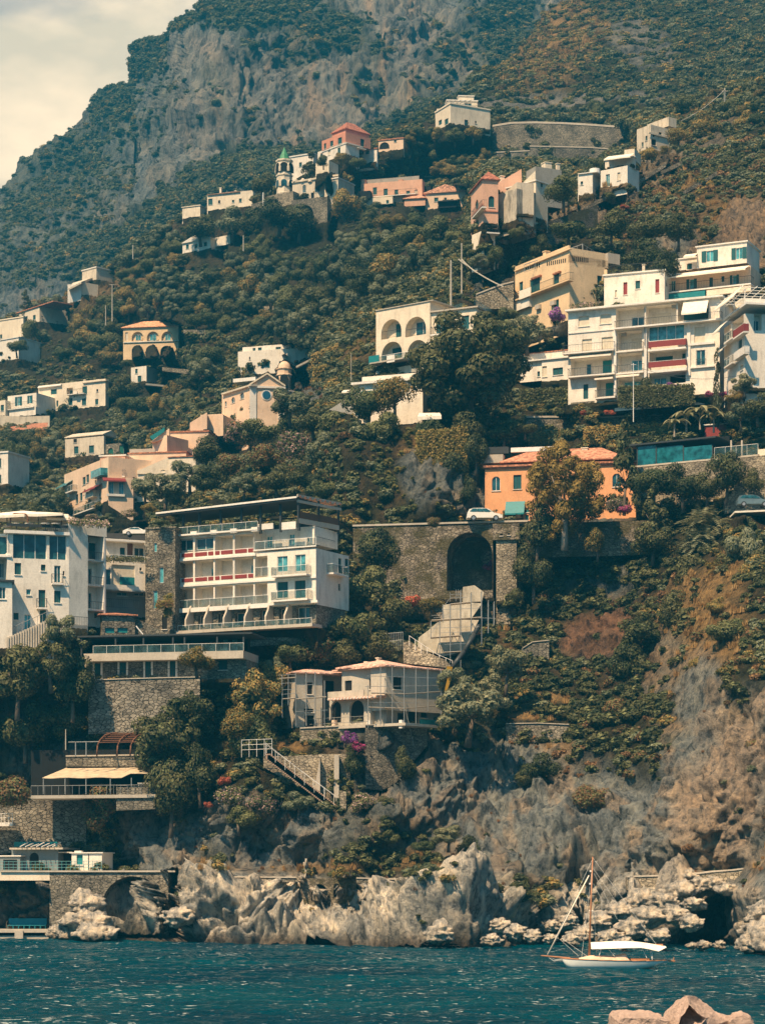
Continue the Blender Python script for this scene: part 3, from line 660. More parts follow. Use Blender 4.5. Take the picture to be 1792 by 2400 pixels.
def lodge():
 b = Bld('stone_lodge', 'small stone lodge with red tiled eaves and two teal windows below the hotel', 'lodge', 'C11', 1010, 264, 1130)
 f = b.face(880, 264, 1160, 265)
 b.block(f, 880, 1160, 952, 1140, dep=4, mat=STONE, op=[(902, 1072, 985, 1115, 't', {'sill': False}), (1010, 1070, 1100, 1112, 't', {'sill': False})], at=880)
 b.hip(f, 870, 1160, 950, .35, dep=3.5, over=.3)
 f2 = b.face(1160, 265, 1450, 267); t = b.mb()
 A, B, Cc, E = [b.c.P(x, y, 265.5) for x, y in ((1165, 1150), (1450, 1150), (1440, 1120), (1165, 985))]
 for q in ((A, B, Cc, E),): t.hexa([*[A, B, B+Vector((0, 3, 0)), A+Vector((0, 3, 0))], E, Cc, Cc+Vector((0, 3, 0)), E+Vector((0, 3, 0))])
 t.build('lean_to', STONE, b.root)
 t = b.mb(); t.tube(b.c.P(1170, 1055, 264.4), b.c.P(1230, 1128, 264.4), .07); t.build('pipe', WMETAL, b.root)
lodge()
def annex():
 b = Bld('stone_annex', 'stone faced annex with pale slab and open dark restaurant terrace', 'restaurant', 'C15', 1000, 262, 390)
 f = b.face(505, 263, 1590, 259)
 b.block(f, 530, 1590, 235, 400, dep=5, mat=STONE, at=530, op=[(603, 292, 655, 392, 's'), (764, 285, 820, 390, 's'), (930, 275, 980, 382, 's'), (1088, 270, 1138, 380, 's'), (1410, 262, 1465, 330, 's')], bot=1)
 for x in (603, 655, 764, 820, 930, 980, 1088, 1138): b.fbx(f, x-6, x+6, 285-(x-600)*.02, 392-(x-600)*.02, .002, .06, TRIM, 'door_frame')
 b.slab(f, 540, 1570, 276, .85, -5, 1.5, at=545, mat=CONC, name='terrace_slab')
 b.slab(f, 500, 1625, 122, .18, -5, 1.5, at=505, mat=DMETAL, name='roof')
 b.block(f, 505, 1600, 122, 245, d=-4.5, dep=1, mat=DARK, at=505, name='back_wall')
 for x in (525, 745, 925, 1115, 1190, 1400, 1570):
  b.fbx(f, x-5, x+5, 118, 250, 1.2, 1.35, DMETAL, 'post')
 b.balcony(f, 600, 1570, 246, .1, 'glass', slab=False, ends=False, base=1.35, at=600, h=1.2)
 for x in (1440, 1500): b.fbx(f, x, x+30, 125, 210, -4.4, -4.3, GLASSL, 'window')
 b.balcony(f, 700, 1150, 384, .1, 'bars', slab=False, ends=False, base=.4)
annex()
def apartments():
 b = Bld('apartment_building', 'wide cream apartment block with stacked balconies, blinds and striped awning', 'building', 'C6', 800, 310, 1050)
 f = b.face(370, 312, 1360, 304); A = 690
 ops = [(448, 496, 518, 562, 'b'), (588, 484, 660, 545, 'b'), (472, 645, 535, 735, 'b'), (598, 632, 670, 720, 'b'),
           (690, 440, 872, 568, 'L', {'deep': 1.6, 'doors': [(.45, .9, .6, 'g')]}), (884, 425, 1080, 550, 'L', {'deep': 1.6, 'doors': [(.1, .7, .7, 'b')]}),
           (1090, 400, 1288, 522, 'L', {'deep': 1.6, 'doors': [(.1, .95, .7, 's')]}),
           (700, 595, 858, 712, 'L', {'deep': 1.6, 'doors': [(.45, .9, .72, 'b')]}), (902, 556, 1130, 650, 'l', {'sill': False, 'deep': .3}),
           (400, 765, 664, 885, 'L', {'deep': 1.6, 'doors': [(.3, .42, .8, 'g'), (.7, .97, .9, 't')]}), (700, 738, 860, 852, 'L', {'deep': 1.6, 'doors': [(.45, .97, .72, 'l')]}),
           (905, 712, 1140, 815, 'L', {'deep': 1.6, 'doors': [(.1, .55, .72, 's'), (.83, .98, .8, 's')]}),
           (480, 936, 512, 1032, 's'), (566, 900, 680, 1015, 'L', {'deep': 1.5, 'doors': [(.35, .97, .85, 't')]}), (700, 895, 865, 1005, 'L', {'deep': 1.5, 'doors': [(.15, .9, .9, 'l')]}),
           (1196, 566, 1266, 668, 'b'), (1208, 716, 1266, 814, 'g'), (905, 865, 1140, 935, 'L', {'deep': 1.5, 'doors': [(.05, .4, .8, 'l'), (.5, 1, .9, 'd')]})]
 b.block(f, 382, 1360, 452, 1062, op=ops, dep=9, at=390, bot=1.5, mat=WHITE, opR=[])
 b.slab(f, 362, 1380, 466, .22, -9, .7, at=370, name='roof', mat=TRIM)
 b.slab(f, 382, 1370, 612, .15, 0, .12, at=386)
 b.slab(f, 675, 1370, 582, .2, 0, 1.0, at=680, name='balcony'); b.balcony(f, 680, 1368, 578, .9, 'bars', slab=False, at=684)
 b.balcony(f, 345, 675, 745, .9, 'bars', at=350); b.balcony(f, 690, 862, 726, .5, 'bars', at=776)
 b.balcony(f, 378, 680, 895, 1.0, 'bars', at=382); b.balcony(f, 690, 868, 868, .5, 'bars')
 b.slab(f, 895, 1140, 726, .25, -.1, .9, at=900); b.balcony(f, 900, 1140, 702, .8, 'red', slab=False, at=905, h=.85)
 b.slab(f, 895, 1145, 866, .35, -.1, .9, at=905); b.balcony(f, 900, 1140, 832, .8, 'red', slab=False, at=910, h=.8)
 b.balcony(f, 555, 685, 1028, .8, 'bars'); b.balcony(f, 700, 870, 1008, .8, 'bars')
 for x in (684, 880): b.fbx(f, x-8, x+8, 575, 1010, .15, .45, TRIM, 'pillar', at=x)
 b.fbx(f, 1148, 1170, 540, 880, .0, .2, TRIM, 'pillar'); b.fbx(f, 1090, 1325, 668, 684, .0, .25, TRIM, 'string_course')
 b.slab(f, 1170, 1325, 835, .16, 0, .3); b.balcony(f, 1205, 1270, 814, .15, 'bars', slab=False, ends=False, h=.8)
 b.awn(f, 1128, 1290, 392, 1.9, 1.3, d=.3, mat=CANVAS); b.awn(f, 400, 668, 742, .35, .7, mat=CANVAS); b.awn(f, 566, 684, 890, .3, 1.0); b.awn(f, 700, 850, 872, .3, .8)
 for i in range(9): b.fbx(f, 1130+i*18, 1137+i*18, 396, 400, 1.55, 1.6, WOOD, 'stripe') if False else None
 for (x, y) in ((1065, 432), (740, 612), (640, 580)): b.fbx(f, x-16, x+16, y-14, y+14, -.9, -.5, CONC, 'air_conditioner')
 b.fbx(f, 400, 552, 1056, 1120, -2, .05, STONE, 'stone_base', at=400); b.fbx(f, 552, 622, 1032, 1130, -2, .1, WHITE, 'annex_wall', at=552); b.fbx(f, 622, 680, 1046, 1116, -.5, .05, DARK, 'doorway')
 t = b.mb(); a0 = b.c.P(876, 440, 307.2); t.tube(a0, a0+Vector((0, 0, -5)), .04); t.build('pipe', DMETAL, b.root)
apartments()
def white_upper():
 b = Bld('white_house', 'plain white house with four narrow windows and roof railing above the apartments', 'house', 'C6', 800, 297, 430)
 f = b.face(614, 320, 1005, 317)
 b.block(f, 614, 1004, 240, 450, dep=7, at=614, mat=WHITE, op=[(684, 328, 698, 375, 'b'), (738, 278, 764, 358, 'r'), (816, 268, 846, 320, 's'), (944, 258, 970, 346, 'r')], cap=.2, bot=2)
 b.balcony(f, 630, 1000, 222, .1, 'bars', slab=False, base=-.2, at=640, ends=False)
 b.fbx(f, 614, 632, 196, 236, -.5, 0, YELLOW, 'parapet'); b.chim(f, 868, 165, 205, .35, -.3, CREAM); b.chim(f, 985, 148, 200, .5, -2, CREAM)
white_upper()
def upper_right():
 b = Bld('terrace_house', 'upper cream house with long awning terrace and open green shutters on top floor', 'house', 'C6', 1280, 299, 380)
 f = b.face(1010, 321, 1545, 316)
 b.block(f, 1010, 1560, 235, 400, dep=7, at=1010, mat=PEACH, op=[(1042, 268, 1075, 338, 'l'), (1146, 258, 1212, 322, 'o'), (1292, 248, 1316, 318, 's'), (1370, 238, 1390, 276, 's'), (1426, 232, 1484, 304, 'o')], bot=2)
 b.awn(f, 1018, 1555, 200, .9, 2.2, at=1286, d=.1)
 b.balcony(f, 1010, 1560, 352, 1.6, 'bars', at=1010, mat=TRIM)
 b.fbx(f, 1008, 1265, 345, 385, 1.2, 1.6, TEAL, 'parapet_panel'); b.fbx(f, 1275, 1560, 315, 350, 1.2, 1.7, CREAM, 'parapet')
 b.block(f, 1075, 1220, 135, 205, d=-1.5, dep=5, at=1080, op=[(1148, 158, 1180, 196, 's')], cap=.15)
 b.block(f, 1212, 1535, 55, 190, d=-.8, dep=6, at=1215, op=[(1244, 74, 1348, 145, 'o'), (1436, 55, 1534, 128, 'o')], cap=.18)
 b.awn(f, 1140, 1218, 95, .5, 1.0, d=-.8)
 b.balcony(f, 1015, 1085, 208, .1, 'bars', slab=False, base=-1.4, ends=False)
upper_right()
def right_house():
 b = Bld('corner_building', 'cream corner block with red balconies, slanting awnings and white roof pergola', 'building', 'C6', 1560, 296, 960)
 f = b.face(1388, 303, 1522, 295)
 side = [(1580, 470, 1632, 590, 'L', {'deep': 1.0, 'doors': [(.1, .9, .7, 'g')]})]
 b.block(f, 1388, 1522, 480, 950, dep=12, at=1522, bot=3, mat=CREAM if False else WHITE, opR=side,
   op=[(1436, 480, 1514, 610, 'L', {'deep': 1.2, 'doors': [(.3, .9, .8, 'g')]}), (1478, 648, 1504, 712, 's'), (1490, 868, 1512, 905, 's'), (1492, 812, 1512, 845, 'b'), (1392, 600, 1430, 645, 's')])
 b.balcony(f, 1440, 1514, 628, .7, 'red', h=1.0); b.balcony(f, 1450, 1518, 762, .7, 'solid', h=.8); b.balcony(f, 1385, 1440, 660, .8, 'glass'); b.balcony(f, 1385, 1440, 820, .8, 'glass')
 b.slab(f, 1380, 1530, 520, .25, -11, .4, at=1390, name='cornice')
 b.awn(f, 1385, 1434, 520, 1.6, 1.6); b.awn(f, 1385, 1434, 680, .9, 1.2)
 fr = f.side(f.L, 0, -12); b.balcony(fr, 1530, 1700, 432, .1, 'solid', slab=False, ends=False, h=1.0, at=1540)
 zb = b.fy(f, 1522, 438); t = b.mb(); zt = b.fy(f, 1522, 310)
 for sx in np.linspace(0, f.L, 3):
  for dd in (0, -3.5, -7, -10.5): q = f.p(sx, zb, dd); t.tube(q, (q.x, q.y, zt), .07, n=4)
 for dd in np.linspace(.6, -11, 12): t.tube(f.p(-.8, zt-.3, dd), f.p(f.L+.4, zt+.1, dd), .045, n=4)
 for sx in np.linspace(-.6, f.L+.2, 7): t.tube(f.p(sx, zt-.05, .8), f.p(sx, zt, -11.5), .04, n=4)
 t.build('pergola', WMETAL, b.root)
 b.awn(f, 1388, 1520, 340, 1.5, 1.4)
 b.block(f, 1400, 1500, 380, 500, d=-4, dep=6, at=1500, mat=CREAM, op=[(1420, 400, 1450, 440, 'g')])
right_house()
def low_white():
 b = Bld('low_house', 'low white single storey house with teal window behind the big magnolia tree', 'house', 'C9', 1430, 318, 690)
 f = b.face(1215, 330, 1700, 326)
 b.block(f, 1215, 1385, 535, 700, dep=6, at=1385, mat=WHITE, op=[(1350, 628, 1370, 668, 's')])
 b.block(f, 1385, 1600, 535, 700, dep=6, d=.25, at=1400, mat=WHITE, op=[(1470, 600, 1548, 655, 's'), (1388, 588, 1424, 670, 'b')], bot=1)
 b.slab(f, 1215, 1610, 540, .16, -.2, .5, at=1390, name='eaves'); b.block(f, 1225, 1600, 478, 534, d=-1, dep=4, at=1400, name='parapet')
 b.slab(f, 1225, 1605, 482, .12, -5, -.9, at=1400, mat=TILE, name='coping')
low_white()
def yellow():
 b = Bld('yellow_house', 'warm yellow house with pierced parapet, green shutters and roof frame', 'house', 'C6', 230, 338, 520)
 f = b.face(40, 345, 390, 333)
 b.block(f, 40, 390, 195, 640, dep=11, rx=622, at=40, mat=YELLOW, bot=2, op=[(66, 276, 90, 334, 's'), (134, 254, 200, 358, 's'), (285, 222, 324, 316, 's'), (288, 392, 322, 444, 's')], opR=[(570, 236, 602, 298, 's')])
 b.slab(f, 34, 396, 206, .14, 0, .3, at=40, name='cornice', mat=YELLOW)
 b.block(f, 40, 385, 178, 194, dep=.3, at=40, mat=YELLOW, name='parapet')
 ho = [(x, 170-(x-108)*.18, x+6, 200-(x-108)*.18) for x in list(range(108, 205, 14))+list(range(244, 362, 13))]
 for (x0, y0, x1, y1) in ho: b.fbx(f, x0, x1, y0, y1-4, .001, .03, DARK, 'balustrade_slot')
 b.block(f, 40, 388, 150, 195, dep=.25, at=40, mat=YELLOW, name='parapet', d=0.0) if False else None
 fr = f.side(f.L, 0, -11); b.fbx(fr, 390, 640, 100, 150, -.3, 0, YELLOW, 'parapet', at=392)
 for x in range(410, 515, 12): b.fbx(fr, x, x+5, 112+(x-410)*.1, 140+(x-410)*.1, .001, .03, DARK, 'balustrade_slot')
 b.fbx(f, 40, 388, 150, 196, -.3, -.0, YELLOW, 'parapet', at=130) if False else None
 b.balcony(f, 38, 385, 390, .9, 'bars', at=60, mat=YELLOW); b.fbx(f, 66, 140, 322, 378, .85, .95, CANVAS, 'screen')
 b.fbx(f, 140, 200, 240, 250, 0, .35, TILE, 'door_hood'); b.fbx(f, 280, 326, 212, 222, 0, .35, TILE, 'door_hood')
 for x, y in ((182, 438), (278, 412)): b.fbx(f, x-14, x+14, y-14, y+14, .02, .4, CONC, 'air_conditioner')
 t = b.mb(); p = [b.c.P(x, y, 340) for x, y in ((100, 165), (475, 32), (630, 70))]
 q = [b.c.P(x, y, 341) for x, y in ((240, 170), (475, 105), (640, 150))]
 t.tube(p[0], p[1], .05); t.tube(p[1], p[2]+Vector((0, 4, 0)), .05); t.tube(p[1], b.c.P(478, 108, 340), .07)
 for k in range(12): r = p[0].lerp(p[1], k/11); t.tube(r, (r.x, r.y, r.z-1.1), .03)
 t.tube(p[0]-Vector((0, 0, 1.1)), p[1]-Vector((0, 0, 1.1)), .03)
 for k in range(6): r = p[1].lerp(p[2]+Vector((0, 4, 0)), k/5); t.tube(r, (r.x, r.y, q[2].z), .05)
 t.build('roof_frame', METAL, b.root)
 t = b.mb(); t.hexa([p[1]+Vector((0, .1, -.1)), p[2]+Vector((0, 4, -.1)), p[2]+Vector((-4, 8, -.1)), p[1]+Vector((-4, 6, -.1)), p[1]+Vector((0, .1, 0)), p[2]+Vector((0, 4, 0)), p[2]+Vector((-4, 8, 0)), p[1]+Vector((-4, 6, 0))]); t.build('mesh_roof', DMETAL, b.root)
 b.chim(f, 228, 82, 170, .7, -.3, YELLOW)
 b.block(fr, 640, 716, 88, 155, d=-.4, dep=2, at=645, mat=CONC, name='penthouse')
 b.block(f, 30, 130, 395, 460, d=.6, dep=2, at=60, mat=WHITE, name='annex_wall')
yellow()
def arched_house():
 b = Bld('arched_house', 'cream house with four big arched loggias and teal shutters left of the magnolia', 'house', 'C9', 500, 326, 560)
 f = b.face(100, 330, 540, 324); L = {'deep': 1.3}
 b.block(f, 102, 520, 160, 570, dep=8, at=102, mat=CREAM, bot=2, op=[(142, 225, 298, 372, 'La', {'deep': 1.2, 'doors': [(.5, .88, .8, 's')]}), (328, 205, 488, 352, 'La', {'deep': 1.2, 'doors': [(.3, 1, .8, 'g')]}),
  (145, 398, 304, 555, 'La', {'deep': 1.2, 'doors': [(.3, .99, .75, 's')]}), (345, 385, 500, 560, 'La', {'deep': 1.0, 'doors': [(.38, .8, .85, 's', .42)]})])
 b.slab(f, 98, 545, 160, .12, -8, .15, at=100, name='coping', mat=CONC)
 b.balcony(f, 145, 296, 366, .05, 'bars', slab=False, ends=False); b.balcony(f, 332, 486, 350, .05, 'bars', slab=False, ends=False)
 f2 = b.face(520, 324.6, 882, 321.5)
 b.block(f2, 520, 880, 172, 560, dep=3.6, at=520, mat=CREAM, bot=2, op=[(572, 215, 684, 330, 'o'), (764, 196, 822, 302, 's'), (572, 395, 668, 480, 's')], opR=[(904, 200, 930, 290, 's')])
 b.slab(f2, 518, 890, 172, .2, -3.8, .35, at=520, name='eaves', mat=CONC)
 b.balcony(f2, 522, 700, 352, 1.0, 'bars', at=530)
 b.slab(f, 50, 310, 572, .2, 0, 2.0, at=60, name='terrace', mat=CONC)
 b.fbx(f, 46, 124, 510, 572, 1.9, 2.0, TEAL, 'terrace_panel', at=60); b.fbx(f, 185, 245, 505, 560, 1.9, 2.0, TRIM, 'parapet', at=200)
 b.balcony(f, 124, 490, 562, .1, 'glass', slab=False, base=1.4, at=150, ends=False)
 t = b.mb()
 for (x0, y0, x1, y1) in ((600, 150, 770, 95), (860, 60, 1000, 150), (560, 140, 600, 100)):
  A = b.c.P(x0, y0, 328); B = b.c.P(x1, y1, 329); C0 = b.c.P(x0, 165, 328); C1 = b.c.P(x1, 165, 329)
  t.hexa([C0, C1, C1+Vector((0, .05, 0)), C0+Vector((0, .05, 0)), A, B, B+Vector((0, .05, 0)), A+Vector((0, .05, 0))])
 t.build('net_screen', RAILG, b.root)
arched_house()
def green_window_house():
 b = Bld('low_villa', 'low cream villa with two bright green shuttered windows, flat white eaves', 'house', 'C8', 1200, 316, 860)
 f = b.face(1085, 317, 1620, 313.5)
 b.block(f, 1085, 1620, 655, 1000, dep=3.5, at=1085, mat=WHITE, op=[(1140, 714, 1224, 796, 'o', {'s': 'v'}), (1256, 700, 1346, 783, 'o', {'s': 'v'}), (1396, 672, 1440, 735, 'v')])
 b.slab(f, 1065, 1640, 665, .3, -6, .5, at=1080, name='roof'); b.block(f, 1150, 1620, 605, 640, d=-1, dep=4, at=1170, name='parapet')
 t = b.mb(); A, B, C_ = b.c.P(895, 860, 315.5), b.c.P(1085, 740, 317.5), b.c.P(1085, 900, 317.5); k = Vector((0, 5, 0))
 t.poly([A, C_, B]); t.poly([A, B, B+k, A+k]); t.build('sloping_wall', WHITE, b.root)
 b.awn(f, 1010, 1085, 705, .35, .8)
 a = b.c.P(1240, 640, 316.5); t = b.mb(); t.tube(a, a-Vector((0, 0, 4.5)), .04); t.build('drainpipe', DMETAL, b.root)
green_window_house()
def church_peach():
 b = Bld('peach_church', 'peach church with gabled front, round blue window and domed bell turret', 'church', 'C8', 410, 425, 880)
 f = b.face(270, 425, 545, 426)
 fl = None
 P0 = f.p(0, 0, 0); P1 = f.p(f.L, 0, 0)
 g = b.face(66, 433, 285, 425.2)
 b.block(g, 66, 285, 672, 1040, dep=4, at=285, mat=PEACH, bot=3, op=[(206, 724, 236, 775, 'ga'), (138, 762, 166, 806, 'ga'), (88, 792, 104, 836, 'ga')])
 b.slab(g, 60, 290, 674, .3, -4, .5, at=285, mat=OLDW, name='eaves')
 b.block(f, 285, 545, 690, 1010, dep=3, at=285, mat=PEACH, name='wall', bot=3)
 s0, s1, z0, z1, d, dep = b.last
 t = b.mb(); fbox(t, f, s0-.3, s1+.3, z1+.003, z1+.35, -.4, .3); fbox(t, f, s0-.1, s0+1.1, z0, z1, .003, .18); fbox(t, f, s1-1.0, s1+.1, z0, z1, .003, .18); t.build('cornice', TRIM, b.root)
 zp = b.fy(f, 425, 588); cx = (s0+s1)/2; t = b.mb()
 a, c, e = f.p(s0, z1+.35, 0), f.p(s1, z1+.35, 0), f.p(cx, zp, 0); t.poly([a, c, e]); bk = Vector((f.n.x*-dep, f.n.y*-dep, 0))
 t.poly([a+bk, e+bk, c+bk]); t.build('pediment', PEACH, b.root)
 t = b.mb(); th = Vector((0, 0, .3)); fo = Vector((f.n.x*.4, f.n.y*.4, 0))
 for (u, v) in ((a-(c-a)*.04, e), (e, c+(c-a)*.04)):
  t.hexa([u+fo, v+fo, v+bk, u+bk, u+fo+th, v+fo+th, v+bk+th, u+bk+th])
 t.build('roof', CREAM, b.root)
 cc = f.p(b.fs(f, 410), b.fy(f, 410, 746), .02); t = b.mb(); n = Vector((f.n.x, f.n.y, 0)); t.tube(cc, cc+n*.08, .98, n=20); r = t.build('round_window', TRIM, b.root)
 t = b.mb(); t.tube(cc+n*.09, cc+n*.16, .74, n=20); t.build('pane', flat('blue_glass', (.02, .10, .17), .2), r)
 bz = b.c; Yb = 438; q0 = bz.P(550, 710, Yb); rad = 60/3.304*Yb/F; h = lambda y: HC+(HY-bz.Yp(y))*Yb/F
 t = b.mb(); cz = (q0.x, q0.y, 0); prof = [(rad*1.02, h(760)), (rad*1.02, h(705)), (rad, h(700)), (rad, h(603)), (rad*1.1, h(600)), (rad*1.1, h(592)), (rad*.96, h(588)), (rad*.96, h(553)), (rad*1.1, h(550)), (rad*1.1, h(544)), (rad*.8, h(542))]
 t.lathe(cz, prof, 12); t.build('bell_tower', PEACH, b.root)
 t = b.mb(); R_ = rad*.84; z = h(542); t.lathe(cz, [(R_*math.cos(a_), z+R_*1.15*math.sin(a_)) for a_ in np.linspace(0, 1.54, 8)], 16); t.build('dome', PEACH, b.root, smooth=True)
 t = b.mb(); zz = z+R_*1.15; t.tube((q0.x, q0.y, zz-.1), (q0.x, q0.y, zz+.9), .12, .05); t.tube((q0.x-.35, q0.y, zz+1.2), (q0.x+.35, q0.y, zz+1.2), .05); t.tube((q0.x, q0.y, zz+.8), (q0.x, q0.y, zz+1.6), .05); t.build('cross', DMETAL, b.root)
 for ang in (-90, -20, 200):
  ca, sa = math.cos(R(ang)), math.sin(R(ang)); t = b.mb(); c0 = Vector((q0.x+ca*rad*.93, q0.y+sa*rad*.93, 0)); tv = Vector((-sa, ca, 0)); w = .75
  pts = [(-w, h(700)), (w, h(700))]+[(w*math.cos(a_), h(628)+w*math.sin(a_)) for a_ in np.linspace(0, math.pi, 8)]
  o = Vector((ca, sa, 0)); lo = [c0+tv*p+Vector((0, 0, zq)) for p, zq in pts]; hi = [v+o*(rad*.16) for v in lo]
  t.poly(hi); [t.poly([lo[i], lo[(i+1) % len(lo)], hi[(i+1) % len(lo)], hi[i]]) for i in range(len(lo))]
  t.build('belfry_opening', DARK, b.root)
 f3 = b.face(545, 431, 665, 433); b.block(f3, 545, 668, 712, 900, dep=6, at=545, mat=PEACH, name='side_wall', cap=.2)
 f4 = b.face(-105, 431, 68, 430); b.block(f4, -100, 70, 892, 1075, dep=8, at=60, mat=PEACH, name='sacristy', bot=2)
 f6 = b.face(150, 446, 325, 444); b.fbx(f6, 152, 326, 612, 640, 0, 3, TRIM, 'roof_awning')
church_peach()
def peach_terrace():
 b = Bld('stepped_house', 'peach stepped apartment house climbing right, red awning over corner bay window', 'house', 'C10', 700, 400, 860)
 f = b.face(1075, 418, 1345, 417); b.block(f, 1075, 1345, 315, 470, dep=7, at=1075, mat=PEACH, cap=.25, roofm=TILE)
 t = b.mb(); A, B, C_, E = [b.c.P(x, y, 422) for x, y in ((1225, 250), (1335, 182), (1335, 320), (1225, 320))]; k = Vector((0, 2, 0)); t.hexa([E, C_, C_+k, E+k, A, B, B+k, A+k]); t.build('sloping_wall', PEACH, b.root)
 f = b.face(1335, 424, 1440, 423); b.block(f, 1335, 1440, 205, 340, dep=6, at=1335, mat=PEACH);
 f = b.face(1000, 413, 1078, 411.5); b.block(f, 985, 1078, 340, 460, dep=6, at=1000, mat=PEACH); t = b.mb()
 A, B, C_, E = [b.c.P(x, y, 412) for x, y in ((975, 372), (1092, 285), (1092, 340), (1000, 372))]; t.hexa([E, C_, C_+k, E+k, A, B, B+k, A+k]); t.build('stair_wall', PEACH, b.root)
 t = b.mb(); A, B, C_, E = [b.c.P(x, y, 411.6) for x, y in ((965, 340), (1062, 278), (1062, 305), (985, 362))]; k2 = Vector((0, .1, 0)); t.hexa([E, C_, C_+k2, E+k2, A, B, B+k2, A+k2]); t.build('net_screen', TEAL, b.root)
 f = b.face(808, 409, 1200, 407); b.block(f, 830, 1200, 452, 640, dep=8, at=830, mat=PEACH, cap=.2, roofm=TILE, op=[(1210, 540, 1240, 580, 's')], opL=[(806, 510, 832, 590, 's')]); b.fbx(f, 836, 1000, 418, 448, -2.5, -2.2, CONC, 'roof_rail')
 f = b.face(1088, 404, 1262, 403); b.block(f, 1088, 1262, 475, 700, dep=6, at=1088, mat=CREAM, cap=.15, roofm=TILE)
 f = b.face(885, 404.5, 1090, 404); b.block(f, 885, 1088, 555, 760, dep=5, at=900, mat=CREAM, op=[(1038, 540, 1064, 572, 's')])
 t = b.mb(); A, B, C_, E = [b.c.P(x, y, 404.2) for x, y in ((885, 560), (1090, 472), (1090, 580), (885, 580))]; t.hexa([E, C_, C_+k, E+k, A, B, B+k, A+k]); t.build('gable_wall', CREAM, b.root)
 f = b.face(694, 401, 860, 402); b.block(f, 700, 860, 600, 870, dep=7, at=700, mat=PEACH, bot=2, op=[(704, 632, 732, 714, 'l', {'sill': False}), (768, 632, 798, 714, 'l', {'sill': False}), (682, 780, 694, 820, 's')])
 b.slab(f, 690, 805, 722, .4, 0, .4, at=700, name='string_course'); b.awn(f, 660, 808, 606, .6, 1.2, mat=REDP)
 f = b.face(415, 420, 700, 402)
 b.block(f, 415, 700, 585, 850, dep=8, rx=712, at=415, mat=PEACH, bot=3, op=[(532, 600, 552, 650, 's'), (556, 584, 574, 635, 's'), (540, 680, 552, 712, 's'), (488, 712, 504, 770, 's'), (514, 702, 532, 754, 's'), (640, 670, 648, 725, 's'), (452, 768, 464, 805, 's'), (610, 620, 622, 650, 's')])
 b.balcony(f, 420, 470, 700, .9, 'glass', at=440); b.balcony(f, 545, 600, 735, .8, 'solid', at=570, mat=CREAM); b.balcony(f, 455, 600, 850, 1.4, 'glass', at=470)
 b.awn(f, 400, 470, 632, .8, 1.2, mat=GLASSL); b.awn(f, 580, 660, 655, .8, 1.4, mat=REDP); b.fbx(f, 585, 650, 552, 600, .0, 1.3, GLASSL, 'glazed_balcony', at=615)
 f = b.face(640, 405, 810, 404); b.block(f, 645, 808, 470, 640, dep=7, at=645, mat=SALMON, opL=[], op=[(735, 535, 760, 605, 's'), (655, 520, 672, 562, 's'), (806, 510, 830, 590, 's')], cap=.25)
 b.balcony(f, 700, 805, 600, .9, 'bars')
peach_terrace()
def simple(name, label, cat, crop, x0, Y0, x1, Y1, yt, yb, dep, mat, op=(), opR=(), opL=(), cap=None, roofm=None, extra=None, bot=2, group=None, rx=None, lx=None):
 rx = rx or x1+.05*(x1-x0)
 b = Bld(name, label, cat, crop, (x0+x1)/2, (Y0+Y1)/2, yb, group); f = b.face(x0, Y0, x1, Y1)
 b.block(f, x0, x1, yt, yb, dep=dep, mat=mat, op=op, opR=opR, opL=opL, cap=cap, roofm=roofm, bot=bot, rx=rx, lx=lx)
 if extra: extra(b, f)
 return b
def ex_arch(b, f):
 b.hip(f, 793, 1145, 462, 2.3, dep=8, over=.4, mat=tiles('roof_peach', (.70, .34, .18)))
 b.fbx(f, 796, 1155, 548, 553, 0, .25, TRIM, 'string_course')
 b.block(f, 1155, 1208, 510, 600, d=-3, dep=4, at=1160, mat=PEACH, op=[(1170, 530, 1192, 600, 'd')], name='annex_wall')
simple('arched_villa', 'yellow villa with orange roof, three niche windows above three arches, on the wooded terrace', 'house', 'C7', 795, 560, 1152, 558, 462, 665, 9, YELLOW,
 op=[(808, 492, 826, 546, 'b'), (850, 488, 925, 547, 'La', {'deep': .5, 'doors': [(.3, .75, .7, 'l', .08)]}), (948, 486, 1024, 547, 'La', {'deep': .5, 'doors': [(.22, .75, .75, 'l', .05)]}), (1042, 486, 1116, 547, 'La', {'deep': .5, 'doors': [(.3, .75, .75, 'l', .08)]}),
  (850, 574, 922, 664, 'La', {'deep': 1.5, 'doors': [(.3, .9, .8, 's')]}), (940, 574, 1018, 664, 'La', {'deep': 1.5, 'doors': [(.3, .68, .6, 's')]}), (1034, 578, 1112, 664, 'La', {'deep': 1.5, 'doors': [(.1, .6, .6, 's')]})], extra=ex_arch)
def ex_wt(b, f):
 b.block(f, 225, 385, 375, 410, d=-1, dep=5, at=230, mat=WHITE, op=[(304, 380, 326, 402, 's'), (344, 376, 374, 402, 's')])
 b.block(f, 385, 600, 362, 402, d=-1, dep=5, at=390, mat=WHITE, op=[(482, 372, 522, 394, 's')]);
simple('white_villa', 'wide white villa with vaulted roof rooms and four green windows behind the peach church', 'house', 'C8', 190, 468, 745, 464, 410, 590, 8, WHITE,
 op=[(262, 492, 300, 540, 's'), (375, 486, 436, 535, 'o'), (508, 482, 545, 520, 's'), (624, 478, 658, 505, 's'), (316, 514, 326, 536, 'd'), (276, 448, 286, 472, 'd')], extra=ex_wt)
def ex_l1(b, f):
 b.awn(f, 250, 400, 832, .3, .5, mat=TRIM); b.balcony(f, 430, 540, 892, .9, 'bars'); b.chim(f, 545, 800, 830, .6); b.chim(f, 632, 798, 820, .6)
 b.hip(f, 545, 683, 818, 1.2, dep=7, mat=CONC)
 for x in (284, 318, 485): b.fbx(f, x-12, x+12, 935 if x < 400 else 872, 968 if x < 400 else 890, 1.0, 1.2, CANVAS, 'laundry')
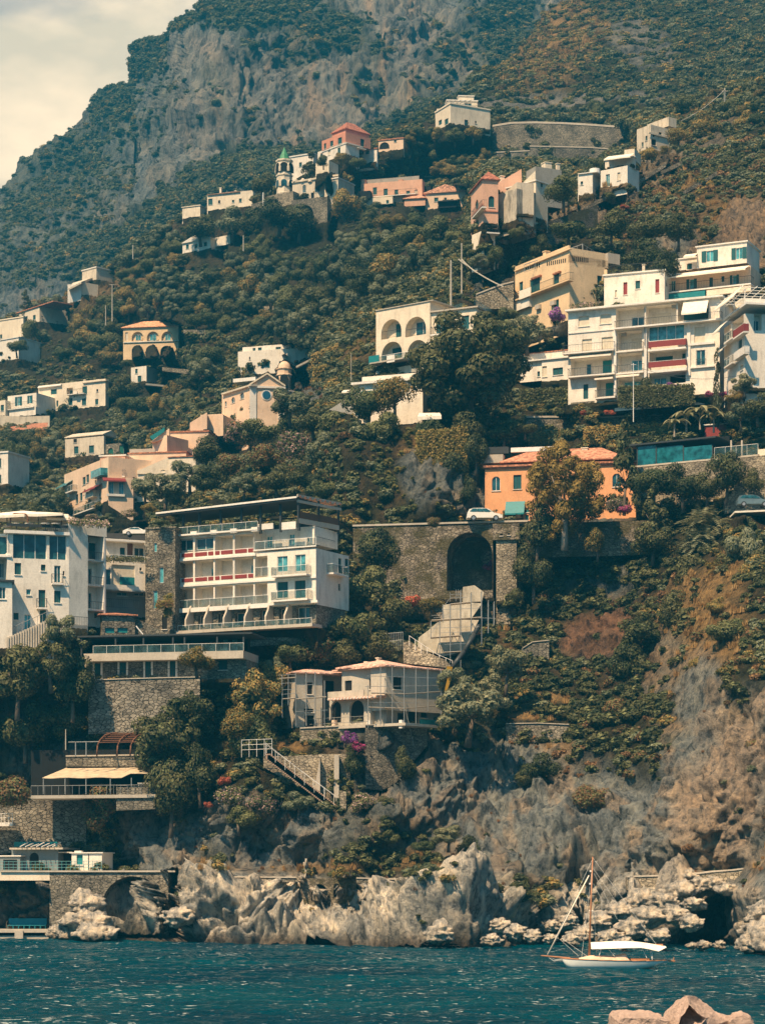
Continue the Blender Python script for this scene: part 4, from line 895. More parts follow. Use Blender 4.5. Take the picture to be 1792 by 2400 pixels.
simple('farmhouse', 'cream two storey house with roof chimneys and hanging laundry, left edge slope', 'house', 'C7', 248, 540, 680, 532, 838, 1005, 8, CREAM,
 op=[(328, 858, 366, 892, 's'), (264, 932, 292, 968, 's'), (310, 932, 342, 968, 's'), (364, 932, 376, 968, 's'), (430, 850, 470, 890, 'L', {'deep': 1, 'doors': [(.2, .8, .7, 's')]}), (532, 840, 562, 892, 's'), (440, 918, 468, 962, 's'), (528, 918, 556, 962, 's'), (614, 922, 634, 958, 's'), (622, 858, 634, 876, 'd')], extra=ex_l1)
def ex_l2(b, f):
 b.balcony(f, 36, 215, 985, 1.2, 'bars', h=1.3); b.block(f, 60, 230, 985, 1040, d=.8, dep=2, at=100, mat=WHITE)
simple('terrace_house', 'white terraced house with dark balcony and plants on its roof beside the farmhouse', 'house', 'C7', 50, 536, 235, 532, 905, 1020, 7, WHITE,
 op=[(98, 908, 142, 965, 'o'), (178, 900, 210, 950, 'o')], extra=ex_l2)
simple('far_left_house', 'cream house edge beside the terraced house at the left photo border', 'house', 'C7', -60, 536, 35, 534, 940, 1040, 6, CREAM, op=[(5, 960, 25, 1000, 's')])
def ex_l3(b, f): b.slab(f, 72, 345, 378, .25, -7, .3, at=80, name='eaves', mat=TILE)
simple('hill_house', 'cream box house with three dark windows on the left ridge under the conifer', 'house', 'C7', 75, 632, 255, 622, 378, 470, 9, CREAM,
 op=[(102, 402, 122, 422, 's'), (162, 388, 178, 424, 's'), (212, 380, 230, 410, 's')], opR=[(268, 385, 276, 400, 'd')], extra=ex_l3)
simple('ridge_house', 'low cream house at the left photo edge below the three windowed house', 'house', 'C7', -80, 610, 150, 604, 430, 548, 9, CREAM, op=[(0, 505, 14, 530, 's'), (66, 526, 90, 552, 's')], cap=.3, roofm=CREAM)
simple('edge_house', 'pale lower wing at the left photo edge above the trees', 'house', 'C7', -80, 596, 120, 590, 560, 690, 8, WHITE, cap=.2)
simple('edge_tower_house', 'tall white house cut by the left photo edge above the rooftop umbrellas', 'house', 'C10', -90, 430, 52, 428, 455, 650, 7, WHITE, op=[(-4, 480, 8, 540, 's'), (-4, 585, 8, 640, 's')], cap=.3)
simple('tiny_house', 'tiny white house with two small windows under the arched villa', 'house', 'C7', 845, 535, 945, 533, 720, 815, 5, WHITE, op=[(872, 728, 888, 758, 's'), (888, 772, 912, 812, 's')])
def ex_c(b, f):
 b.hip(f, 420, 665, 345, 1.2, dep=6, over=.1, gable=True, mat=OLDW)
 b.block(f, 672, 800, 390, 460, d=-.5, dep=4, at=672, mat=STONE, op=[(698, 412, 730, 460, 'va'), (770, 395, 798, 460, 'v')], name='annex_wall')
simple('old_cottage', 'weathered cream cottage with dark windows and green doored shed in the bushes', 'house', 'C10', 420, 470, 670, 466, 358, 470, 7, OLDW,
 op=[(474, 354, 496, 378, 'd'), (478, 402, 506, 450, 's'), (574, 396, 606, 445, 's')], extra=ex_c)
def ex_rf(b, f): pass
t_ = MB(P(60, 1010, 522)); A = [P(x, y, Y) for x, y, Y in ((15, 1008, 515), (112, 1006, 515), (112, 990, 523), (30, 996, 523))]
t_.hexa([*[a-Vector((0, 0, .2)) for a in A], *A]); o = t_.build('tiled_roof', tiles()); o.location = t_.o; tag(o, 'low red tiled roof above a stone wall below the terraced house', 'roof')
def ex_modern(b, f):
 t = b.mb()
 for i in range(5): q = b.c.P(446+i*18, 280-i*4, 618); t.box((q.x-.35, q.y-.3, q.z-1), (q.x+.35, q.y+.3, b.fy(f, 470, 205)))
 t.build('pillars', TRIM, b.root)
 t = b.mb(); A = [b.c.P(x, y, Y) for x, y, Y in ((440, 208, 616), (525, 165, 616), (620, 130, 628), (470, 172, 628))]; t.hexa([*[a-Vector((0, 0, .5)) for a in A], *A]); t.build('roof', OLDW, b.root)
simple('pillared_house', 'unfinished house with slanted roof on white pillars on the left hill ridge', 'house', 'C7', 460, 622, 530, 618, 190, 265, 5, CREAM, op=[(468, 210, 500, 250, 'l')], extra=ex_modern)
simple('ridge_room', 'small weathered flat roofed room above the pillared house on the ridge', 'house', 'C7', 530, 628, 622, 624, 98, 165, 6, OLDW, cap=.3)
def ex_w1(b, f): b.hip(f, 790, 905, 1045, 1.6, dep=5, mat=TRIM, gable=True, ridge='d'); b.block(f, 905, 990, 1025, 1065, d=-2, dep=5, at=905, mat=WHITE)
simple('white_cottage', 'low white cottage alone in the woods below the green spired bell tower', 'house', 'C1', 785, 585, 905, 580, 1045, 1085, 6, WHITE, op=[(800, 1052, 812, 1070, 's'), (836, 1048, 850, 1066, 's'), (876, 1040, 890, 1058, 's')], extra=ex_w1)
def ex_ch(b, f): b.hip(f, 245, 440, 705, 1.3, dep=7, mat=tiles('roof_brown', (.30, .17, .10))); b.chim(f, 320, 660, 690, .5); b.chim(f, 418, 680, 712, .5)
simple('slope_house', 'cream house with brown tiled roof left of the round dark tree by the bell tower', 'house', 'C3', 235, 592, 530, 588, 705, 800, 8, CREAM, op=[(242, 730, 270, 770, 's'), (306, 740, 320, 760, 'd'), (395, 738, 410, 755, 's'), (440, 728, 458, 752, 's')], extra=ex_ch)
simple('slope_shed', 'small low cream outbuilding at the foot of the brown roofed house', 'house', 'C3', 75, 598, 190, 596, 790, 850, 5, CREAM, cap=.25, roofm=OLDW)
# ---- upper church
def upper_church():
 b = Bld('bell_tower', 'pale octagonal bell tower with green tiled spire on the upper ridge', 'bell tower', 'C3', 735, 560, 700)
 c = b.c; Y = 560; q = c.P(733, 700, Y); h = lambda y: HC+(HY-c.Yp(y))*Y/F; r = 50/2.7533*Y/F
 t = b.mb(); prof = [(r*1.0, h(745)), (r*1.0, h(705)), (r*1.05, h(702)), (r, h(698)), (r, h(592)), (r*1.1, h(588)), (r*1.1, h(580)), (r*.98, h(576)), (r*.98, h(498)), (r*1.12, h(494)), (r*1.12, h(484)), (r*.7, h(482))]
 t.lathe((q.x, q.y, 0), prof, 8); t.build('wall', OLDW if False else CREAM, b.root)
 t = b.mb(); t.lathe((q.x, q.y, 0), [(r*.72, h(484)), (r*.5, h(450)), (r*.12, h(408)), (.05, h(398))], 8); t.build('spire', flat('green_tiles', (.06, .24, .11), .5, var=.3, scale=2), b.root)
 for ang in (-90, -30, -150):
  for (y0, y1, w) in ((565, 525, .95), (660, 630, .7)):
   ca, sa = math.cos(R(ang)), math.sin(R(ang)); c0 = Vector((q.x+ca*r*.86, q.y+sa*r*.86, 0)); tv = Vector((-sa, ca, 0)); o = Vector((ca, sa, 0))
   for k_, (ww, dd, mt, nm) in enumerate(((w*1.35, .13, CREAM, 'arch_frame'), (w, .17, DARK if y0 < 600 else GLASS, 'belfry_opening' if y0 < 600 else 'window'))):
    pts = [(-ww, h(y0)), (ww, h(y0))]+[(ww*math.cos(a), h(y1)-ww*.6+ww*math.sin(a)+.3*w) for a in np.linspace(0, math.pi, 8)]
    lo = [c0+tv*p+Vector((0, 0, z)) for p, z in pts]; hi = [v+o*(r*(.10+dd*.35)) for v in lo]; t = b.mb(); t.poly(hi)
    for i in range(len(lo)): t.poly([lo[i], lo[(i+1) % len(lo)], hi[(i+1) % len(lo)], hi[i]])
    t.build(nm, mt, b.root)
upper_church()
def ex_conv(b, f):
 b.slab(f, 780, 1080, 628, .4, 0, .3, at=785, name='cornice', mat=OLDW)
 for x in (800, 850, 900, 955, 1000, 1050, 1075): q = f.p(b.fs(f, x), b.fy(f, x, 622), -.2); t = b.mb(); t.lathe((q.x, q.y, q.z), [(.7, 0), (.6, .5), (.2, .9), (.02, 1)], 8); t.build('finial', OLDW, b.root)
simple('old_church', 'weathered baroque church facade with arched windows right of the bell tower', 'church', 'C3', 785, 556, 990, 552, 622, 745, 8, OLDW, op=[(850, 640, 872, 690, 'ga'), (928, 645, 960, 688, 'ga'), (905, 690, 925, 740, 'd')], extra=ex_conv)
simple('chapel_block', 'tall cream chapel block with arched window at the right end of the old church', 'church', 'C3', 992, 551, 1080, 549, 615, 800, 7, OLDW, op=[(1008, 645, 1038, 690, 'ga')], cap=.3)
simple('white_backhouse', 'white flat roofed house just behind the bell tower and dark conifer', 'house', 'C3', 770, 575, 920, 572, 465, 560, 7, WHITE, op=[(828, 495, 846, 525, 's')], cap=.3, opL=())
simple('church_terrace_wall', 'curved rubble wall at the base of the bell tower', 'wall', 'C3', 625, 557, 790, 553, 712, 790, 3, STONEL)
def aqueduct():
 b = Bld('arched_wall', 'stone support wall with one deep arch under the old church', 'wall', 'C3', 860, 550, 860)
 f = b.face(780, 551, 1010, 548)
 b.block(f, 780, 1010, 740, 900, dep=6, mat=STONE, bot=4, op=[(800, 772, 920, 900, 'La', {'deep': 5})])
 f = b.face(520, 560, 640, 556); b.block(f, 520, 640, 765, 850, dep=4, mat=STONE, bot=3, op=[(528, 785, 575, 850, 'La', {'deep': 3})])
aqueduct()
def pinkhouse():
 b = Bld('pink_house', 'salmon pink two tone house with hipped red roof highest by the cliff', 'house', 'C3', 1130, 562, 460)
 f = b.face(948, 566, 1128, 558)
 b.block(f, 948, 1128, 430, 500, dep=12, rx=1215, at=948, mat=WHITE, bot=3, op=[(965, 436, 980, 465, 's'), (1014, 412, 1030, 448, 'b'), (1076, 400, 1094, 445, 's')])
 b.block(f, 975, 1128, 358, 425, dep=12, rx=1288, at=975, mat=PINK, op=[(988, 372, 1002, 408, 's'), (1028, 356, 1048, 390, 's'), (1078, 335, 1104, 375, 's')], opR=[(1224, 345, 1250, 400, 's')])
 b.block(f, 1042, 1128, 308, 345, d=-1, dep=9, rx=1280, at=1042, mat=PINK); b.hip(f, 1042, 1128, 308, 2.6, d=-1, dep=min(9, b.last[5]), over=.3, mat=tiles('roof_rust', (.36, .13, .08)), ridge='d')
 fr = f.side(f.L, 0, -12); b.balcony(fr, 1210, 1262, 408, .9, 'bars')
 b.slab(f, 972, 1135, 430, .2, -5, .15, at=975, name='string_course')
pinkhouse()
simple('lean_house', 'small white gabled house directly right of the pink hilltop house', 'house', 'C3', 1200, 566, 1330, 564, 425, 500, 8, WHITE, op=[(1236, 425, 1246, 445, 's'), (1256, 412, 1280, 442, 's')], cap=.3, roofm=TILE)
simple('ridge_shed', 'pale low house with a dark open arch half hidden on the ridge', 'house', 'C3', 1340, 580, 1500, 578, 358, 420, 8, PEACH, op=[(1345, 365, 1410, 410, 'da'), (1440, 350, 1456, 365, 's')], cap=.3, roofm=TILE)
simple('garden_wall_house', 'small white retaining terrace below the pink hilltop house', 'wall', 'C3', 935, 552, 1020, 550, 500, 565, 4, CREAM)
def ex_villa(b, f):
 g = b.face(245, 590, 425, 591)
 b.block(g, 242, 425, 466, 492, dep=4, at=245, mat=CREAM, name='parapet')
 b.block(g, 285, 415, 432, 470, d=-1.5, dep=3, at=285, mat=CREAM, op=[(305, 442, 335, 466, 'g'), (360, 442, 390, 466, 'g')], cap=.3)
 b.block(g, 335, 400, 412, 430, d=-2.5, dep=2, at=335, mat=CREAM, cap=.2)
 b.balcony(g, 245, 420, 464, .1, 'bars', slab=False, base=.2, at=245, ends=False); t = b.mb()
 for k in range(5): t.tube(b.c.P(258+k*12, 470, 589), b.c.P(300+k*22, 430, 590), .1)
 t.build('pergola', METAL, b.root)
simple('hilltop_villa', 'cream villa with railed roof terraces on top of the ridge below the cliff', 'house', 'C2', 235, 590, 300, 583, 485, 560, 14, CREAM, rx=470, op=[(248, 515, 262, 536, 's'), (274, 510, 290, 535, 's')], opR=[(360, 514, 376, 542, 's'), (405, 518, 412, 530, 'd')], cap=.35, roofm=CREAM, extra=ex_villa)
def ex_row(b, f):
 b.balcony(f, 190, 480, 280, 1.0, 'bars', h=1.2, at=200); b.block(f, 120, 330, 290, 335, d=2, dep=3, at=130, mat=CREAM, op=[(288, 298, 306, 338, 's')], name='terrace_wall'); b.chim(f, 380, 168, 210, 1.0, -.5, SALMON); b.chim(f, 140, 168, 210, 1.0, -.5, SALMON)
 b.fbx(f, 145, 500, 155, 185, -2, -1.5, GREYC, 'roof_screen')
 b.block(f, 520, 575, 212, 275, d=-2, dep=4, at=520, mat=DARK, name='porch_shade') ; b.fbx(f, 105, 185, 240, 290, 1, 3, DARK, 'pergola')
simple('long_pink_house', 'long low pink house with four green doors and grey roof terrace', 'house', 'C4', 125, 562, 520, 558, 195, 330, 7, SALMON, op=[(203, 216, 228, 262, 's'), (272, 224, 298, 268, 's'), (342, 230, 366, 275, 's'), (418, 238, 442, 264, 's'), (470, 232, 490, 258, 'b')], extra=ex_row, bot=1)
def ex_pr(b, f):
 b.hip(f, 540, 800, 255, 1.8, dep=7, mat=tiles('roof_salmon', (.62, .32, .20)), over=.4, gable=True, ridge='d')
 f2 = b.face(400, 556, 540, 555); b.block(f2, 405, 540, 290, 340, dep=6, at=410, mat=SALMON); b.hip(f2, 405, 540, 290, 1.6, dep=6, mat=tiles('roof_salmon'))
 b.block(f, 625, 740, 305, 350, d=1.5, dep=2, at=630, mat=DARK, name='porch'); b.slab(f, 620, 750, 308, .2, 0, 2.2, name='porch_roof', mat=DMETAL)  # near-black porch block stands in for the shade under the porch roof
simple('pink_roof_house', 'peach house with shallow pink tiled gable beside the long pink house', 'house', 'C4', 540, 556, 800, 554, 255, 355, 8, PEACH, op=[(598, 282, 624, 308, 's'), (662, 282, 678, 302, 's'), (712, 296, 745, 330, 'da')], extra=ex_pr)
# ---- orange corner house and neighbours on the right slope
def orange_tall():
 b = Bld('tall_orange_house', 'tall narrow coral orange house with arched green shutters on the slope', 'house', 'C4', 910, 352, 510)
 f = b.face(835, 357, 910, 350)
 b.block(f, 835, 910, 248, 520, dep=9, rx=1010, at=835, mat=SALMON, op=[(862, 298, 882, 372, 'sa'), (864, 424, 884, 508, 'sa')], opR=[(948, 272, 986, 344, 'sa')], bot=1)
 s0, s1, z0, z1, d, dep = b.last
 b.hip(f, 835, 910, 248, 1.5, dep=dep, over=.3, mat=tiles('roof_rust'))
 fr = f.side(f.L, 0, -9); b.fbx(fr, 912, 1010, 362, 370, 0, .15, PINK, 'string_course', at=920)
 b.balcony(f, 838, 905, 385, .7, 'bars'); b.balcony(fr, 930, 1020, 512, 1.2, 'bars', at=940)
 b.fbx(f, 838, 910, 358, 366, 0, .15, PINK, 'string_course')
 f2 = b.face(840, 352, 910, 349.5); b.block(f2, 840, 912, 525, 680, dep=8, rx=990, at=840, mat=CREAM, opR=[(920, 606, 952, 660, 's')], bot=2, name='base_wall')
orange_tall()
def grey_neighbour():
 b = Bld('stained_house', 'black stained cream house with stepped roof wing and teal awning', 'house', 'C4', 1130, 352, 450)
 f = b.face(1015, 358, 1130, 350)
 b.block(f, 1010, 1130, 282, 470, dep=8, rx=1240, at=1015, mat=OLDW, bot=2, op=[(1028, 385, 1048, 468, 's'), (1082, 356, 1102, 440, 's')], opR=[])
 f2 = b.face(1130, 349.5, 1255, 352)
 b.block(f2, 1130, 1253, 222, 420, dep=6, at=1130, mat=plaster('plaster_blackened', (.58, .52, .41), .8, (.07, .07, .065), .42), bot=2)
 f3 = b.face(1253, 353, 1330, 355); b.block(f3, 1253, 1330, 175, 400, dep=6, at=1253, mat=CREAM, bot=2, cap=.15, op=[(1285, 190, 1300, 215, 'd')])
 k = Vector((0, 8, 0)); t = b.mb(); A, B, C_, E = [b.c.P(x, y, 357) for x, y in ((1003, 190), (1160, 98), (1165, 260), (1005, 280))]; t.hexa([E, C_, C_+k, E+k, A, B, B+k, A+k]); t.build('gable_wall', SALMON, b.root)
 t = b.mb(); A, B, C_, E = [b.c.P(x, y, 356) for x, y in ((1140, 215), (1250, 108), (1250, 190), (1165, 222))]; t.hexa([E, C_, C_+k, E+k, A, B, B+k, A+k]); t.build('stair_wall', CREAM, b.root)
 t = b.mb(); A, B, C_, E = [b.c.P(x, y, 355) for x, y in ((1195, 188), (1250, 188), (1250, 226), (1195, 226))]; t.hexa([E, C_, C_+Vector((0, .3, 0)), E+Vector((0, .3, 0)), A, B, B+Vector((0, .3, 0)), A+Vector((0, .3, 0))]); t.build('screen', TEAL, b.root)
 f4 = b.face(1252, 362, 1420, 364); b.block(f4, 1252, 1420, 80, 330, dep=3, at=1252, mat=GREYC, name='upper_wall'); b.chim(f4, 1335, 58, 80, 1.2, -1, CREAM); b.chim(f4, 1040, 145, 200, .6, 0, CREAM); b.chim(f4, 1400, 65, 85, .5, -1, CREAM)
grey_neighbour()
def ex_r1(b, f):
 q = f.p(b.fs(f, 530), b.fy(f, 530, 455), -2); t = b.mb(); t.tube(q, q+Vector((0, 0, 1.2)), .9, n=12); t.build('water_tank', WMETAL, b.root); b.slab(f, 445, 570, 462, .15, -5, .25, at=450)
simple('white_cube_house', 'small white cube house with a round water tank on its roof', 'house', 'C5', 445, 392, 540, 391, 462, 590, 5, WHITE, op=[(462, 508, 478, 530, 's')], extra=ex_r1)
def ex_r2(b, f):
 b.slab(f, 590, 765, 395, .2, -5, .3, at=765, name='eaves')
simple('stair_house', 'low white house rising right beside the white cube house', 'house', 'C5', 592, 391, 765, 388, 440, 545, 5, WHITE, rx=840, op=[(625, 462, 650, 540, 'l'), (700, 450, 718, 500, 'b')], opR=[(790, 405, 830, 440, 'b')])
simple('canopy_house', 'flat white terrace house with pale awning under the ruined tall house', 'house', 'C5', 620, 404, 810, 402, 375, 410, 5, WHITE, cap=.2, extra=lambda b, f: (b.awn(f, 640, 810, 335, 1.2, 2.5, at=740), b.block(f, 745, 810, 305, 375, d=-2, dep=4, at=745, mat=CREAM)))
def ex_ruin(b, f):
 b.slab(f, 905, 1080, 200, .3, 0, .25, at=915, name='cornice', mat=OLDW); b.block(f, 1030, 1080, 90, 150, d=-.5, dep=6, at=1030, mat=OLDW, name='parapet')
simple('ruined_house', 'tall weathered narrow house with rough stained walls on the right slope', 'house', 'C5', 915, 448, 1080, 452, 140, 290, 10, OLDW, rx=1082, lx=825, op=[(928, 205, 940, 222, 'd'), (968, 190, 986, 210, 'd'), (920, 235, 950, 275, 'd')],
 opL=[(880, 215, 893, 245, 's'), (856, 255, 868, 285, 's'), (840, 300, 848, 330, 's'), (885, 285, 894, 310, 's')], extra=ex_ruin, bot=4)
# ---- road level orange house, viaduct, restaurant
def road_house():
 b = Bld('orange_road_house', 'orange roadside house with arched teal windows and faded red tiled roof', 'house', 'C13', 1350, 300, 860)
 f = b.face(1110, 300, 2300, 296)
 b.block(f, 1110, 2290, 445, 870, dep=8, at=1110, mat=ORANGE, bot=1, op=[(1164, 518, 1228, 628, 'ga', {'sill': True}), (1330, 505, 1392, 615, 's'), (1330, 740, 1402, 858, 'ga', {'sill': False}), (2096, 495, 2162, 598, 'ga'), (1420, 760, 1450, 795, 't'), (1422, 815, 1448, 858, 't')])
 b.slab(f, 1095, 2300, 448, .25, -8, .35, at=1110, name='eaves', mat=TILE); b.slab(f, 1105, 2295, 462, .15, 0, .2, at=1115, name='cornice', mat=TILE)
 b.hip(f, 1235, 2200, 405, 2.0, d=-.2, dep=7, over=.2, at=1240, mat=tiles('roof_faded', (.50, .22, .13)))
 b.fbx(f, 1310, 1700, 290, 325, -3.4, -3, WMETAL, 'roof_panel', at=1450)
 b.awn(f, 1272, 1420, 712, 1.6, .9, mat=TEAL, at=1330); b.fbx(f, 1075, 1250, 350, 415, -2, -.5, CONC, 'roof_shed', at=1100); b.fbx(f, 1085, 1295, 292, 345, -5, -4.8, DMETAL, 'roof_screen', at=1100)
 b.chim(f, 1880, 300, 345, .8, -3, CREAM)
road_house()
def restaurant():
 b = Bld('glass_restaurant', 'long low restaurant with three teal glass screens on a stone wall', 'restaurant', 'C14', 1050, 291, 350)
 f = b.face(715, 294, 1610, 285)
 t = b.mb()
 for (x0, x1) in ((820, 938), (943, 1115), (1120, 1305)):
  w = b.fbx(f, x0, x1, 238, 372-(x0-820)*.1, -.1, 0, TEAL if False else glass('teal_screen', (.008, .085, .10), .25), 'glass_screen', at=(x0+x1)/2)
 for x in (816, 940, 1118, 1308, 720): b.fbx(f, x-3, x+3, 236, 376-(x-820)*.1, -.12, .06, DMETAL, 'post')
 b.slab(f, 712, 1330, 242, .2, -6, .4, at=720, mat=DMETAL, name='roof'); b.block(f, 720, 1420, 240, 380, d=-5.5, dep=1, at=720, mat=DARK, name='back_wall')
 b.slab(f, 720, 1615, 376, .2, -6, .3, at=822, mat=CONC, name='terrace'); b.balcony(f, 1320, 1605, 318, .1, 'glass', slab=False, ends=False, base=.05, at=1330, h=1.3)
 b.fbx(f, 722, 816, 262, 345, -1, -.8, DARK, 'opening'); b.fbx(f, 1605, 1660, 258, 300, -.3, .3, CREAM, 'end_wall')
 for x in (1430, 1500): b.fbx(f, x-5, x+5, 200, 300, -1, -.8, CONC, 'post')
restaurant()
simple('restaurant_wall', 'rough stone retaining wall under the teal glass restaurant, ivy covered', 'wall', 'C14', 815, 290.5, 1700, 281.5, 382, 640, 4, STONEL)
simple('sloping_stone_wall', 'pale rubble wall running down beside the coast road at right', 'wall', 'C14', 1390, 284.5, 1720, 280.5, 395, 690, 3, STONEL) if False else None
simple('red_shed', 'small dark red shed with pale roof behind banana leaves', 'shed', 'C14', 1258, 306, 1400, 305, 105, 180, 3, REDP, cap=.15, roofm=TRIM, bot=.5)
def viaduct():
 b = Bld('viaduct', 'stone road viaduct with one tall arch and square pier', 'bridge', 'C13', 800, 288, 1100)
 f = b.face(90, 292, 1450, 288)
 b.block(f, 90, 1170, 898, 1460, dep=5.5, at=800, mat=STONEM, bot=3, op=[(815, 950, 1195, 1400, 'na', {'deep': 5.5})], name='wall')
 b.block(f, 1170, 1375, 885, 1010, d=.9, dep=6.4, at=1170, mat=STONEM, name='pier_cap', op=[(1225, 962, 1248, 976, 'd'), (1285, 956, 1305, 970, 'd')])
 b.block(f, 1197, 1355, 1010, 1475, d=.6, dep=6, at=1197, mat=STONEL, name='pier', bot=3)
 b.block(f, 1375, 2400, 885, 1150, d=-.5, dep=5, at=1375, mat=STONEM, name='parapet_wall')
 b.slab(f, 85, 1440, 885, .22, -.5, .15, at=820, mat=CONC, name='coping')
 b.block(f, 805, 1200, 930, 1140, d=-5.6, dep=.8, mat=DARK, name='vault_shade', at=1000)  # near-black block stands in for the shade under the vault
viaduct()
t = MB(); z = P(1100, 1226, 290).z
for (a, c_) in (((-60, 302), (28, 296)), ((28, 296), (70, 290))):
 t.hexa([(a[0], a[1]-4, z-1.5), (c_[0], c_[1]-4, z-1.5), (c_[0], c_[1]+5, z-1.5), (a[0], a[1]+5, z-1.5), (a[0], a[1]-4, z-.35), (c_[0], c_[1]-4, z-.35), (c_[0], c_[1]+5, z-.35), (a[0], a[1]+5, z-.35)])
o = t.build('road', flat('asphalt', (.06, .06, .058), .9)); o['kind'] = 'structure'
def ex_inarch(b, f): pass
simple('grotto_wall', 'rubble garden wall seen inside the viaduct arch under pink flowers', 'wall', 'C13', 790, 302, 1240, 300, 1250, 1400, 2, STONEL)
simple('arch_hut', 'small dark doorway hut inside the viaduct arch', 'hut', 'C13', 1085, 298, 1210, 297, 1300, 1385, 2, STONE, op=[(1130, 1310, 1190, 1345, 'd')], cap=.1, roofm=CONC)
def villa():
 b = Bld('unfinished_villa', 'bare concrete villa with pink tiled eaves, arches and open window holes', 'villa', 'C16', 900, 262, 690)
 f = b.face(390, 262, 690, 264); W_ = plaster('raw_render', (.50, .46, .38), .45)
 b.block(f, 390, 565, 350, 700, dep=7, at=390, mat=W_, bot=1, op=[(468, 412, 502, 488, 'd'), (446, 582, 508, 604, 'd'), (452, 625, 512, 700, 'd')])
 b.block(f, 565, 690, 336, 690, d=-2.5, dep=5, at=565, mat=W_, op=[(586, 402, 640, 478, 'd')])
 f2 = b.face(690, 262, 975, 258)
 b.block(f2, 690, 975, 330, 505, dep=6, at=690, mat=W_, d=-.1, op=[(710, 400, 755, 465, 'd'), (868, 385, 912, 455, 'd')])
 b.block(f2, 610, 875, 505, 695, dep=6, at=700, mat=W_, d=.6, op=[(618, 535, 686, 672, 'da', {'deep': .4}), (740, 525, 832, 672, 'da', {'deep': .4})], bot=1)  # near-black panes put the shade of the arch interiors into colour
 f3 = b.face(975, 257, 1360, 263)
 b.block(f3, 975, 1360, 300, 590, dep=2.5, at=975, mat=W_, op=[(1022, 378, 1078, 456, 'd')], name='wall')
 b.block(f3, 976, 1350, 590, 700, dep=4, d=-.6, at=976, mat=GREYC, bot=1, op=[(898, 592, 920, 660, 'd'), (1050, 610, 1100, 690, 'd'), (1120, 600, 1180, 690, 'd'), (1200, 600, 1240, 640, 'd')])
 b.block(f2, 875, 975, 500, 600, d=-.4, dep=5, at=880, mat=W_, op=[(885, 525, 950, 590, 'da')])
 rt = tiles('roof_pink', (.66, .40, .30))
 b.hip(f, 385, 720, 345, .8, dep=7, over=.5, mat=rt); b.hip(f2, 690, 975, 318, .9, dep=6, d=0, over=.5, mat=rt); b.hip(f3, 975, 1362, 302, .7, dep=8, over=.5, mat=rt)
 b.slab(f2, 605, 945, 528, .25, .6, 1.6, at=620, mat=rt, name='tile_ledge')
 t = b.mb(); z = b.fy(f2, 700, 512, 1.5)
 for i in range(16): s0 = b.fs(f2, 610+i*21, 1.5); t.tube(f2.p(s0, z+.02, .7), f2.p(s0, z-.12, 1.75), .11, n=6)
 t.build('ledge_tiles', TRIM, b.root)
 b.fbx(f2, 600, 830, 468, 512, .5, .62, W_, 'parapet', at=700)
 for x, y in ((490, 282), (920, 258), (845, 284)): b.chim(f2, x, y, 320, .35, -3, CREAM)
 t = b.mb(); A = [b.c.P(x, y, 257.5+(x-1350)*.01) for x, y in ((1352, 470), (1368, 470), (1392, 400), (1405, 312), (1368, 308), (1372, 380))]; k = Vector((0, .3, 0))
 t.poly(A); t.poly([a+k for a in A[::-1]]); [t.poly([A[i], A[i]+k, A[(i+1) % 6]+k, A[(i+1) % 6]]) for i in range(6)]; t.build('debris_sheet', GOLD, b.root)
 for x in (430, 635, 1068, 862): b.fbx(f2, x-10, x+10, 655, 708, 1.3, 1.7, PEACH if x < 700 else TRIM, 'gate_post')
 b.slab(f2, 415, 1100, 710, .3, -4, 1.8, at=700, mat=CONC, name='terrace'); q_ = [f2.p(b.fs(f2, x, 1.7), b.fy(f2, 640, 704, 1.7), 1.7) for x in (430, 540, 640, 740, 860)]; t = b.mb(); [t.tube(q, q+Vector((0, 0, 1.1)), .03) for q in q_]; [t.tube(q_[0]+Vector((0, 0, h)), q_[-1]+Vector((0, 0, h)), .025) for h in (.5, 1.1)]; t.build('railing', METAL, b.root)
 b.fbx(f3, 1195, 1360, 650, 690, 1.0, 1.1, TEAL, 'tarp', at=1200)
villa()
def scaffold(name, label, crop, rows, Y, dy=1.2, boards=(), rad=.045, net=None):
 """rows: list of poles (x, ytop, ybot) ; boards: (x0,y0,x1,y1)"""
 c = Crop(crop); o = c.P(rows[0][0], rows[0][2], Y); r = empty(name, o, label, 'scaffolding'); t = MB(o)
 YY = Y if callable(Y) else (lambda x: Y)
 return c, r
def scaff(name, label, crop, poles, boards, Yf, depth=1.1, rails=(), net=None, rad=.04):
 c = Crop(crop); x, a, b_ = poles[0]; o = c.P(x, b_, Yf(x)); r = empty(name, o, label, 'scaffolding'); t = MB(o)
 for (x, y0, y1) in poles:
  for dd in (0, depth): t.tube(c.P(x, y0, Yf(x)+0)+Vector((0, dd, 0)), c.P(x, y1, Yf(x))+Vector((0, dd, 0)), rad, n=5)
  t.tube(c.P(x, y0, Yf(x)), c.P(x, y0, Yf(x))+Vector((0, depth, 0)), rad, n=4)
 t.build('poles', METAL, r); t = MB(o)
 for (x0, y0, x1, y1) in rails: t.tube(c.P(x0, y0, Yf(x0)), c.P(x1, y1, Yf(x1)), rad*.8, n=4)
 t.build('rails', METAL, r)
 for (x0, y0, x1, y1) in boards:
  t = MB(o)
  A, B = c.P(x0, y0, Yf(x0)), c.P(x1, y1, Yf(x1)); k = Vector((0, depth, 0)); h = Vector((0, 0, .07)); t.hexa([A, B, B+k, A+k, A+h, B+h, B+k+h, A+k+h]); t.build('board', CONC, r)
 if net:
  t = MB(o)
  for q in net:
   A = [c.P(x, y, Yf(x)-.05) for x, y in q]; B = [v+Vector((0, .02, 0)) for v in A]; t.hexa([A[0], A[1], B[1], B[0], A[3], A[2], B[2], B[3]])
  t.build('netting', METAL, r)
 return r
